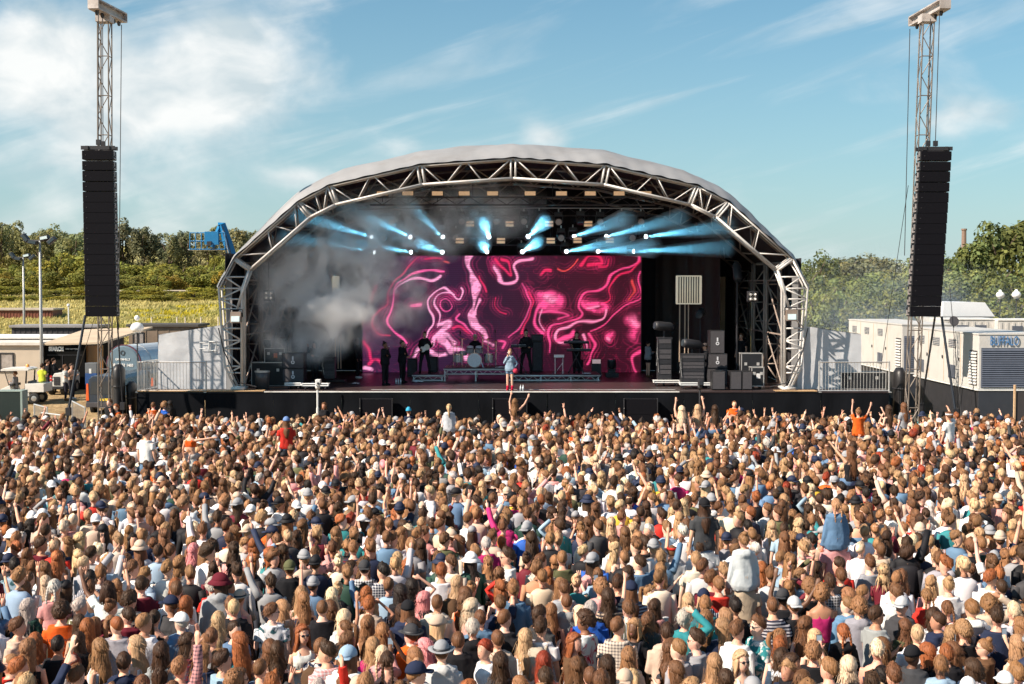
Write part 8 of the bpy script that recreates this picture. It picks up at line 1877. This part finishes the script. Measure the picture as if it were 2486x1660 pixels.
# ------------------------------------------------------------------ right side: generators and containers
M_gen = mat('cream_generator_panel', (.52, .505, .48), .45, var=.08, scale=1.0, dirt=.22)
M_gshade = mat('shade_grey_grille', (.10, .115, .15), .5, .2, var=.15)  # blue-grey shade of the end face put into the grille and vent colour
def generator(label, X0, Y0, Y1, zt, zb, W=2.55, name_plate=False):
    t = thing('generator', label, 'generator', (X0 + W / 2, (Y0 + Y1) / 2, 0), 'trailer generators')
    part('housing', M_gen, t, lambda b: b.bx(X0, X0 + W, Y0, Y1, zb, zt), bevel=.03)
    part('roof_rim', M_gen, t, lambda b: b.bx(X0 - .025, X0 + W + .02, Y0 - .025, Y1 + .02, zt - .005, zt + .05))
    L = Y1 - Y0; n = 4
    for k in range(1, n):
        y = Y0 + L * k / n; part('door_seam', mat('tan_seam', (.42, .27, .14), .6), t, lambda b: b.bx(X0 - .006, X0 + .01, y - .018, y + .018, zb + .05, zt - .05))
    for k in range(n):
        yc = Y0 + L * (k + .5) / n
        if k in (1, 2, 3):
            v = part('vent', M_gshade, t, lambda b: (b.bx(X0 - .02, X0 + .01, yc - .42, yc - .04, zt - .62, zt - .28), b.bx(X0 - .02, X0 + .01, yc + .02, yc + .40, zt - .62, zt - .28)))
            for q in range(5): part('vent_slat', M_gen, v, lambda b: b.bx(X0 - .03, X0 - .02, yc - .42, yc + .40, zt - .59 + q * .07, zt - .57 + q * .07))
        if k in (1, 3):
            part('vent', M_gshade, t, lambda b: (b.bx(X0 - .02, X0 + .01, yc - .40, yc - .03, zb + .22, zb + .75), b.bx(X0 - .02, X0 + .01, yc + .03, yc + .40, zb + .22, zb + .75)))
        part('latch', M_dark, t, lambda b: b.bx(X0 - .035, X0, Y0 + L * (k + .08) / n - .06, Y0 + L * (k + .08) / n + .04, zb + .95, zb + 1.08))
    # louvre by the front corner and the end grille
    lv = part('side_louvre', M_dark, t, lambda b: b.bx(X0 - .012, X0 + .01, Y0 + .12, Y0 + .95, zb + .12, zt - .62))
    for q in range(11): part('louvre_slat', M_gen, lv, lambda b: b.box((X0 - .03, Y0 + .535, zb + .2 + q * (zt - zb - .85) / 10.5), (.012, .82, .10), Matrix.Rotation(R(35), 3, 'Y')))
    eg = part('end_grille', M_gshade, t, lambda b: b.bx(X0 + .10, X0 + W - .1, Y0 - .02, Y0 + .01, zb + .06, zt - .50))
    for q in range(18): part('grille_slat', M_gshade, eg, lambda b: b.box((X0 + W / 2, Y0 - .04, zb + .12 + q * (zt - zb - .66) / 17.5), (W - .22, .012, .075), Matrix.Rotation(R(-30), 3, 'X')))
    if name_plate:
        text('lettering', 'BUFFALO', .50, mat('blue_lettering', (.06, .17, .36), .5), t, (X0 + .97, Y0 - .04, zt - .25), spx=.53, bold=.004)
    part('bed_rim', M_white_met, t, lambda b: b.bx(X0 - .03, X0 + W + .03, Y0 - .05, Y1 + .02, zb - .06, zb - .004))
    part('chassis', M_dark, t, lambda b: b.bx(X0 + .06, X0 + W - .06, Y0, Y1 - .1, .85, zb - .06)); part('skirt', mat('dark_trailer_panel', (.03, .035, .045), .5), t, lambda b: b.bx(X0 + .02, X0 + W, Y0 - .02, Y0 + .02, .35, zb - .065))
    for y in (Y0 + 2.3, Y0 + 3.6):
        wheel(t, (X0 + .16, y, .52), .52, (1, 0, 0), .3); wheel(t, (X0 + W - .16, y, .52), .52, (1, 0, 0), .3)
        part('mudguard', M_dark, t, lambda b: b.path([(X0 + .15, y + .66 * math.cos(a), .52 + .66 * math.sin(a)) for a in [math.pi * k / 8 for k in range(9)]], .05, 5))
generator('near cream trailer generator lettered BUFFALO at the right edge', 17.72, 50.0, 58.0, 4.42, 2.35, 2.55, True)
generator('far cream trailer generator behind the right tower', 18.3, 61.8, 71.6, 4.42, 2.2)
dsh = thing('satellite_dish', 'small dark dish on the near generator roof', 'dish', (Xa(2316, 57), 57, 4.47)); part('dish', M_charc, dsh, lambda b: b.disc((Xa(2316, 57), 57, 4.75), (.2, -1, .3), .22, 16, .04)); part('mount', M_dark, dsh, lambda b: b.tube((Xa(2316, 57), 57, 4.47), (Xa(2316, 57), 57.02, 4.7), .02, 5))
def white_box(label, px0, px1, ytop, Y, depth=2.4, z0=1.0, slats=True, h=None):
    x0, x1, zt = Xa(px0, Y), Xa(px1, Y), Za(ytop, Y); t = thing('storage_container', label, 'container', ((x0 + x1) / 2, Y, z0), 'white containers behind the generators')
    part('wall', M_gen, t, lambda b: b.bx(x0, x1, Y, Y + depth, z0, zt)); n = int((x1 - x0) / .35)
    for k in range(n): part('panel_rib', M_gen, t, lambda b: b.bx(lerp(x0, x1, (k + .3) / n), lerp(x0, x1, (k + .7) / n), Y - .03, Y, z0, zt - .1))
    part('top_rail', M_white_met, t, lambda b: b.bx(x0, x1, Y - .045, Y + depth, zt, zt + .07))
    if slats:
        for f in (.25, .6): part('vent', M_gshade, t, lambda b: b.bx(lerp(x0, x1, f), lerp(x0, x1, f) + .6, Y - .05, Y - .032, zt - .9, zt - .3))
white_box('white ribbed container beyond the near generator', 2290, 2420, 776, 74); white_box('white ribbed container with vents at the right edge', 2422, 2560, 778, 73.5)
hl = thing('white_shelter', 'white sloping shelter roof above the right containers', 'shelter', (Xa(2350, 78), 78, 1.5))
part('roof_sheet', mat('pale_sheet', (.66, .67, .68), .5, var=.06), hl, lambda b: b.prism([(Xa(2287, 78), Za(768, 78)), (Xa(2290, 78), Za(733, 78)), (Xa(2390, 78), Za(734, 78)), (Xa(2415, 78), Za(768, 78))], 'y', 78, 83)); part('wall', M_gen, hl, lambda b: b.bx(Xa(2292, 78), Xa(2412, 78), 78.1, 82.9, 1.5, Za(769, 78)))
fp = thing('site_hoarding', 'dark hoarding panel with tan post at the right edge', 'hoarding', (Xa(2470, 47.5), 47.5, 0)); part('post', mat('tan_timber', (.42, .28, .16), .7), fp, lambda b: b.tube((Xa(2466, 47.5), 47.5, 0), (Xa(2466, 47.5), 47.5, Za(934, 47.5)), .05, 6)); part('sheet', mat('dark_hoarding', (.04, .035, .035), .7), fp, lambda b: b.bx(Xa(2470, 47.5), Xa(2560, 47.5), 47.5, 47.56, 0, Za(952, 47.5)))
# far buildings and chimney on the right
cabin('far_warehouse', 'long pale flat-roofed warehouse far behind the right trees', 2005, 2180, 648, 700, 235, 20, mat('pale_warehouse', (.55, .60, .62), .6, var=.06), ribs=12, cat='building'); cabin('far_warehouse', 'small white building far behind near the right tower', 2146, 2196, 640, 690, 250, 12, mat('white_render', (.70, .72, .72), .6, var=.06), roofcol=mat('pale_tin_roof', (.5, .52, .54), .5), ribs=4, cat='building')
ch = thing('chimney', 'slim brick chimney above the right trees', 'chimney', (Xa(2337, 190), 190, 5)); part('shaft', mat('brown_brick', (.20, .13, .10), .8, var=.2), ch, lambda b: b.path([(Xa(2337, 190), 190, 5), (Xa(2337, 190), 190, Za(556, 190))], [.45, .33], 10)); part('cap', mat('brown_brick', (.2, .13, .1)), ch, lambda b: b.disc((Xa(2337, 190), 190, Za(557, 190)), (0, 0, 1), .42, 10, .25))
# ------------------------------------------------------------------ trees, bushes, meadow
trnd = random.Random(3)
def leaf_mat(name, c):
    m = bpy.data.materials.new(name); N, L, B = nodes_of(m)
    at = N.new('ShaderNodeAttribute'); at.attribute_name = 'tint'; oi = N.new('ShaderNodeObjectInfo')
    m1 = N.new('ShaderNodeMix'); m1.data_type = 'RGBA'; m1.blend_type = 'MULTIPLY'; m1.inputs[0].default_value = 1; m1.inputs[6].default_value = (*c, 1); L.new(at.outputs['Color'], m1.inputs[7])
    m2 = N.new('ShaderNodeMix'); m2.data_type = 'RGBA'; m2.blend_type = 'MULTIPLY'; m2.inputs[0].default_value = 1; L.new(m1.outputs[2], m2.inputs[6]); L.new(oi.outputs['Color'], m2.inputs[7])
    L.new(m2.outputs[2], B.inputs['Base Color']); B.inputs['Roughness'].default_value = .75; B.inputs['Specular IOR Level'].default_value = .15
    tr = N.new('ShaderNodeBsdfTranslucent'); L.new(m2.outputs[2], tr.inputs[0]); mx = N.new('ShaderNodeMixShader'); mx.inputs[0].default_value = .3
    L.new(B.outputs[0], mx.inputs[1]); L.new(tr.outputs[0], mx.inputs[2]); L.new(mx.outputs[0], N['Material Output'].inputs[0])
    return m
M_leaf = leaf_mat('leaves', (.165, .185, .065)); M_bark = mat('bark', (.10, .07, .05), .9, var=.3, bump=.5)
def crown_mesh(kind, seed):
    r_ = random.Random(seed * 13 + 1); V, F, T = [], [], []
    spec = {'round': (1, 1, .95, 34, .30, 3000), 'bush': (1, 1, .75, 26, .34, 2400), 'plume': (.75, .75, 1.35, 30, .24, 3000), 'wide': (1.25, 1.1, .8, 40, .28, 3400)}[kind]
    rx, ry, rz, nc, cr, nl = spec; cl = []
    for i in range(nc):
        z = r_.uniform(-.75, 1); a = r_.uniform(0, 6.283); q = math.sqrt(max(0, 1 - z * z)) ** .8 * r_.uniform(.55, .95)
        if kind == 'plume': q *= .9 - .35 * z
        cl.append((Vector((rx * q * math.cos(a), ry * q * math.sin(a), rz * z * r_.uniform(.75, 1.02))), cr * r_.uniform(.65, 1.25), r_.uniform(.72, 1.22), r_.random()))
    for i in range(nl):
        c, R0, br, hu = cl[r_.randrange(nc)]
        d = Vector((r_.gauss(0, 1), r_.gauss(0, 1), r_.gauss(.25, 1))).normalized(); rad = R0 * (r_.uniform(.45, 1.0) ** .5)
        p = c + Vector((d.x * rad, d.y * rad, d.z * rad * (1.5 if kind == 'plume' else .9)))
        n = (d + Vector((r_.gauss(0, .5), r_.gauss(0, .5), r_.gauss(.3, .5)))).normalized(); a, b = basis(n); s = r_.uniform(.035, .075) * (1.15 if kind == 'bush' else 1)
        t = r_.uniform(0, 6.28); u = a * math.cos(t) + b * math.sin(t); w = n.cross(u); o = len(V)
        V += [p + u * s, p + w * s * .7, p - u * s, p - w * s * .7]; F.append((o, o + 1, o + 2, o + 3))
        k = br * r_.uniform(.75, 1.25); T += [(k * (1 + .25 * hu), k, k * (1 - .3 * hu), 1)] * 4
    me = bpy.data.meshes.new('crown'); me.from_pydata([tuple(v) for v in V], [], F); me.materials.append(M_leaf)
    at = me.attributes.new('tint', 'FLOAT_COLOR', 'POINT'); at.data.foreach_set('color', np.array(T, 'f').ravel()); me.update(); return me
CROWNS = {k: [crown_mesh(k, s) for s in range(3)] for k in ('round', 'bush', 'plume', 'wide')}
def trunk_mesh():
    b = MB(); b.path([(0, 0, -1.3), (.03, 0, -.6), (0, .03, .1), (.03, 0, .6)], [.10, .075, .05, .02], 7)
    for k in range(5):
        a = k * 1.3; b.path([(0, 0, -.5 + .18 * k), (.3 * math.cos(a), .3 * math.sin(a), -.2 + .2 * k), (.55 * math.cos(a), .55 * math.sin(a), .1 + .18 * k)], [.045, .03, .012], 5)
    return b.mesh('trunk', M_bark, None, True)
TRUNK = trunk_mesh()
def tree(name, label, cat, x, y, ztop, rad, kind, col, group, zg=None, seed=None):
    zg = terr(x, y) if zg is None else zg
    hz = {'round': .95, 'bush': .75, 'plume': 1.35, 'wide': .8}[kind] * 1.18
    H = max(.6, ztop - zg)
    if kind in ('bush',): sz = H / 1.75
    else: sz = min(H / 2.0, rad * 1.25) if kind != 'plume' else H / 2.5
    zc = ztop - hz * sz
    o = bpy.data.objects.new(name, None); COL.objects.link(o); o.location = (x, y, zg); o.empty_display_size = .1; tag(o, label, cat, group)
    c = bpy.data.objects.new('crown', CROWNS[kind][(seed if seed is not None else trnd.randrange(3)) % 3]); COL.objects.link(c); c.parent = o; c.location = (0, 0, zc - zg); c.scale = (rad, rad, sz); c.rotation_euler = (0, 0, trnd.uniform(0, 6.28)); c.color = (*col, 1)
    t = bpy.data.objects.new('trunk', TRUNK); COL.objects.link(t); t.parent = o; t.location = (0, 0, zc - zg); t.scale = (rad * .8, rad * .8, max(sz, (zc - zg) / 1.3))
    return o
def row(name, cat, items, what, group):
    items = sorted(items, key=lambda i: i[0])
    for k, (px, yt, Y, rad, kind, col) in enumerate(items):
        p = Wp(px, yt, Y); tree(name, ordinal(k) + ' ' + what, cat, p.x, Y, p.z, rad, kind, col, group)
def jc(c, a=.15): k = trnd.uniform(1 - a, 1 + a); return (c[0] * k * trnd.uniform(.94, 1.06), c[1] * k, c[2] * k * trnd.uniform(.9, 1.1))
HZ, MD, LT, YL = (1.15, 1.12, 1.9), (.92, .95, .9), (1.25, 1.20, .80), (1.7, 1.5, .8)  # first tint greys and blues far leaves: air haze put into their colour
far1 = []
for i in range(30):
    px = -25 + i * 23 + trnd.uniform(-6, 6)
    yt = np.interp(px, [-30, 0, 40, 75, 105, 150, 190, 260, 300, 350, 365, 420, 520, 620, 660], [520, 530, 545, 572, 548, 545, 560, 535, 528, 535, 556, 546, 548, 560, 566]) + trnd.uniform(-5, 5)
    far1.append((px, yt, 250 + trnd.uniform(-14, 14), trnd.uniform(3.0, 4.2), 'plume' if px > 255 else 'round', jc(HZ if px > 255 else (1.2, 1.2, 1.7))))  # both tints carry the distance haze in the leaf colour
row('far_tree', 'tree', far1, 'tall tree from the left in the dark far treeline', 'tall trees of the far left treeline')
mid = []
for i in range(20):
    px = -20 + i * 33 + trnd.uniform(-9, 9); yt = np.interp(px, [0, 120, 220, 300, 360, 430, 490, 560, 640], [655, 622, 618, 640, 648, 634, 650, 606, 610]) + trnd.uniform(-10, 8)
    mid.append((px, yt, 176 + trnd.uniform(-6, 6), trnd.uniform(2.2, 3.2), 'bush', jc(LT)))
row('bushy_tree', 'tree', mid, 'sunlit bushy tree from the left below the far treeline', 'sunlit bushy trees behind the meadow')
mid2 = []
for i in range(19):
    px = -10 + i * 35 + trnd.uniform(-10, 10); mid2.append((px, 668 + trnd.uniform(-18, 12), 160 + trnd.uniform(-4, 4), trnd.uniform(1.7, 2.5), 'bush', jc((1.2, 1.15, .85) if i % 4 else (1.5, 1.1, .7))))
row('meadow_bush', 'bush', mid2, 'rounded bush from the left in the row behind the pale rail', 'rounded bushes behind the rail')
sc = []
for i in range(36):
    px = -20 + i * 17.5 + trnd.uniform(-7, 7); sc.append((px, (700 if i % 2 else 714) + trnd.uniform(-7, 7), (146 if i % 2 else 130) + trnd.uniform(-4, 4), trnd.uniform(1.5, 2.5), 'bush', jc(YL if i % 3 else LT)))
row('meadow_scrub', 'bush', sc, 'low yellow-green scrub clump from the left in the meadow', 'low scrub in the meadow')
rt = [(1985, 612, 116, 2.2), (1962, 655, 100, 2.2), (2008, 690, 93, 2.2), (2058, 662, 100, 2.6), (2108, 668, 98, 2.6), (2150, 690, 92, 2.4), (2182, 655, 102, 2.6), (2290, 612, 112, 2.6), (2335, 604, 114, 2.8), (2382, 578, 114, 3.0), (2432, 538, 113, 3.6), (2484, 530, 115, 3.8), (2350, 655, 100, 2.6), (2420, 650, 98, 3.0), (2474, 672, 96, 3.0), (2300, 664, 98, 2.6), (2252, 664, 99, 2.6), (2218, 668, 100, 2.6), (2400, 716, 90, 2.2), (2462, 722, 89, 2.4), (2340, 722, 90, 2.2), (1985, 705, 88, 2.0), (2035, 720, 88, 2.0), (2085, 715, 89, 2.2), (2240, 622, 118, 2.8), (1935, 690, 98, 2.2), (1905, 680, 102, 2.2), (2130, 725, 88, 2.1)]
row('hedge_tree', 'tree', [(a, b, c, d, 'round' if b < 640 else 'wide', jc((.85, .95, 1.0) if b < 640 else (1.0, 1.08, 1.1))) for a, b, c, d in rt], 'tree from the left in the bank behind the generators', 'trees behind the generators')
row('distant_tree', 'tree', [(2058, 628, 190, 4.2, 'wide', HZ), (2095, 618, 192, 4.6, 'wide', HZ), (2130, 626, 190, 4.0, 'wide', HZ), (1990, 648, 200, 4.0, 'wide', HZ), (2190, 650, 230, 5.0, 'wide', HZ), (2230, 652, 235, 5.0, 'wide', HZ)], 'haze-tinted distant tree from the left beyond the right hedge', 'distant trees on the right')
def rail():
    Y = 150; t = thing('pale_rail', 'long thin pale rail crossing the meadow', 'rail', (Xa(0, Y), Y, terr(-50, Y))); z = Za(705, Y)
    for k in range(14):
        a, b_ = Xa(-40 + k * 45, Y), Xa(5 + k * 45, Y); part('rail_section', mat('pale_timber', (.60, .52, .42), .7), t, lambda b: b.bx(a, b_, Y, Y + .05, z - .06, z + .06)); part('post', mat('pale_timber', (.6, .52, .42)), t, lambda b: b.bx(a - .06, a + .06, Y + .05, Y + .16, terr(a, Y) - .3, z + .05))
rail()
for k, px in enumerate((368, 430, 450, 488, 530)):
    x = Xa(px, 97); t = thing('fence_post', ordinal(k) + ' thin fence post from the left at the meadow edge', 'fence post', (x, 97, terr(x, 97)), 'fence posts at the meadow edge'); part('post', mat('pale_timber', (.6, .52, .42)), t, lambda b: b.tube((x, 97, terr(x, 97)), (x, 97, terr(x, 97) + 1.5), .05, 6)); part('cap', M_steel, t, lambda b: b.disc((x, 97, terr(x, 97) + 1.5), (0, 0, 1), .06, 6, .03))
def meadow():
    r_ = random.Random(8); V, F, T = [], [], []
    for i in range(15000):
        y = 93 + 55 * r_.random() ** 1.5; x = r_.uniform(-.40 * y - 2, -7) if r_.random() < .8 else r_.uniform(-8, 46)
        z = terr(x, y); h = r_.uniform(.10, .28); hue = noise.noise(Vector((x * .09, y * .12, 2))) + .4 * noise.noise(Vector((x * .5, y * .5, 5)))
        k = r_.uniform(.8, 1.2); c = (2.9 * k, 2.2 * k, 2.5 * k, 1) if hue < .25 else ((3.0 * k, 2.2 * k, .5, 1) if hue > .5 else (2.2 * k, 1.8 * k, 1.6 * k, 1))
        for q in range(3):
            a = r_.uniform(0, 6.28); w = .05 + .05 * r_.random(); dx, dy = math.cos(a), math.sin(a); bx_, by_ = x + r_.gauss(0, .15), y + r_.gauss(0, .15); o = len(V); ln = .25 * h
            V += [(bx_ - dx * w, by_ - dy * w, z - .02), (bx_ + dx * w, by_ + dy * w, z - .02), (bx_ + ln, by_, z + h)]; F.append((o, o + 1, o + 2)); T += [c] * 3
    me = bpy.data.meshes.new('meadow_grass'); me.from_pydata(V, [], F); me.materials.append(M_leaf); at = me.attributes.new('tint', 'FLOAT_COLOR', 'POINT'); at.data.foreach_set('color', np.array(T, 'f').ravel()); me.update()
    o = link_mesh('meadow_grass', me); o.color = (1, 1, 1, 1); tag(o, 'tall pale meadow grass with yellow flowers', 'grass', kind='stuff')
meadow()
# ------------------------------------------------------------------ smoke
def smoke(name, label, lo, hi, dens, col, scale, blobs, thr=(.45, .66), ani=-.35):
    m = bpy.data.materials.new(name); m.use_nodes = True; T_ = m.node_tree; N, L = T_.nodes, T_.links; N.remove(N['Principled BSDF'])
    v = N.new('ShaderNodeVolumePrincipled'); v.inputs['Color'].default_value = (*col, 1); v.inputs['Anisotropy'].default_value = ani; L.new(v.outputs[0], N['Material Output'].inputs['Volume'])
    t = N.new('ShaderNodeTexCoord'); n = N.new('ShaderNodeTexNoise'); n.inputs['Scale'].default_value = scale; n.inputs['Detail'].default_value = 5; n.inputs['Distortion'].default_value = .8; L.new(t.outputs['Object'], n.inputs[0])
    r_ = N.new('ShaderNodeMapRange'); r_.interpolation_type = 'SMOOTHSTEP'; r_.inputs['From Min'].default_value = thr[0]; r_.inputs['From Max'].default_value = thr[1]; L.new(n.outputs['Fac'], r_.inputs['Value'])
    tot = None
    def mth(op, a, b=None):
        x = N.new('ShaderNodeMath'); x.operation = op
        for i, q in enumerate((a, b)):
            if q is None: continue
            if isinstance(q, (int, float)): x.inputs[i].default_value = q
            else: L.new(q, x.inputs[i])
        return x.outputs[0]
    for (c, rad, amp) in blobs:
        mp = N.new('ShaderNodeMapping'); mp.inputs['Location'].default_value = [-a / q for a, q in zip(c, rad)]; mp.inputs['Scale'].default_value = [1 / q for q in rad]; L.new(t.outputs['Object'], mp.inputs[0])
        ln = N.new('ShaderNodeVectorMath'); ln.operation = 'LENGTH'; L.new(mp.outputs[0], ln.inputs[0])
        g = mth('MULTIPLY', mth('MAXIMUM', mth('SUBTRACT', 1.0, ln.outputs['Value']), 0.0), amp); tot = g if tot is None else mth('ADD', tot, g)
    L.new(mth('MULTIPLY', mth('MULTIPLY', tot, r_.outputs[0]), dens), v.inputs['Density'])
    b = MB(); b.bx(lo[0], hi[0], lo[1], hi[1], lo[2], hi[2]); o = b.build(name, m); tag(o, label, 'smoke', kind='stuff')
    m.cycles.volume_step_rate = 2.0
smoke('smoke', 'grey stage smoke drifting over the left half of the stage', (-11.3, 53.4, 2.2), (1.5, 62.6, 10.8), 3.0, (.99, .99, 1.0), .75,
      [((-8.9, 56, 6.6), (2.4, 3.6, 2.2), 1.1), ((-7.6, 56, 6.2), (2.6, 4, 2.9), 1.5), ((-8.8, 56, 4.6), (2.6, 4, 2.0), .6), ((-4.6, 57, 8.9), (4.4, 4.2, 1.9), .5), ((-1.0, 57, 9.6), (3.0, 4, 1.6), .25), ((-6.8, 56, 6.4), (4.2, 4.2, 3.2), .4)])
smoke('smoke', 'thin blue exhaust haze over the trees behind the generators', (15.5, 73.5, 1.5), (34, 84, 9.5), .10, (.66, .82, .97), .12, [((21, 79, 4.5), (7, 6, 4.5), 1.0), ((27, 79, 4.0), (7, 6, 4), .5)], (.35, .7))


finish_people()
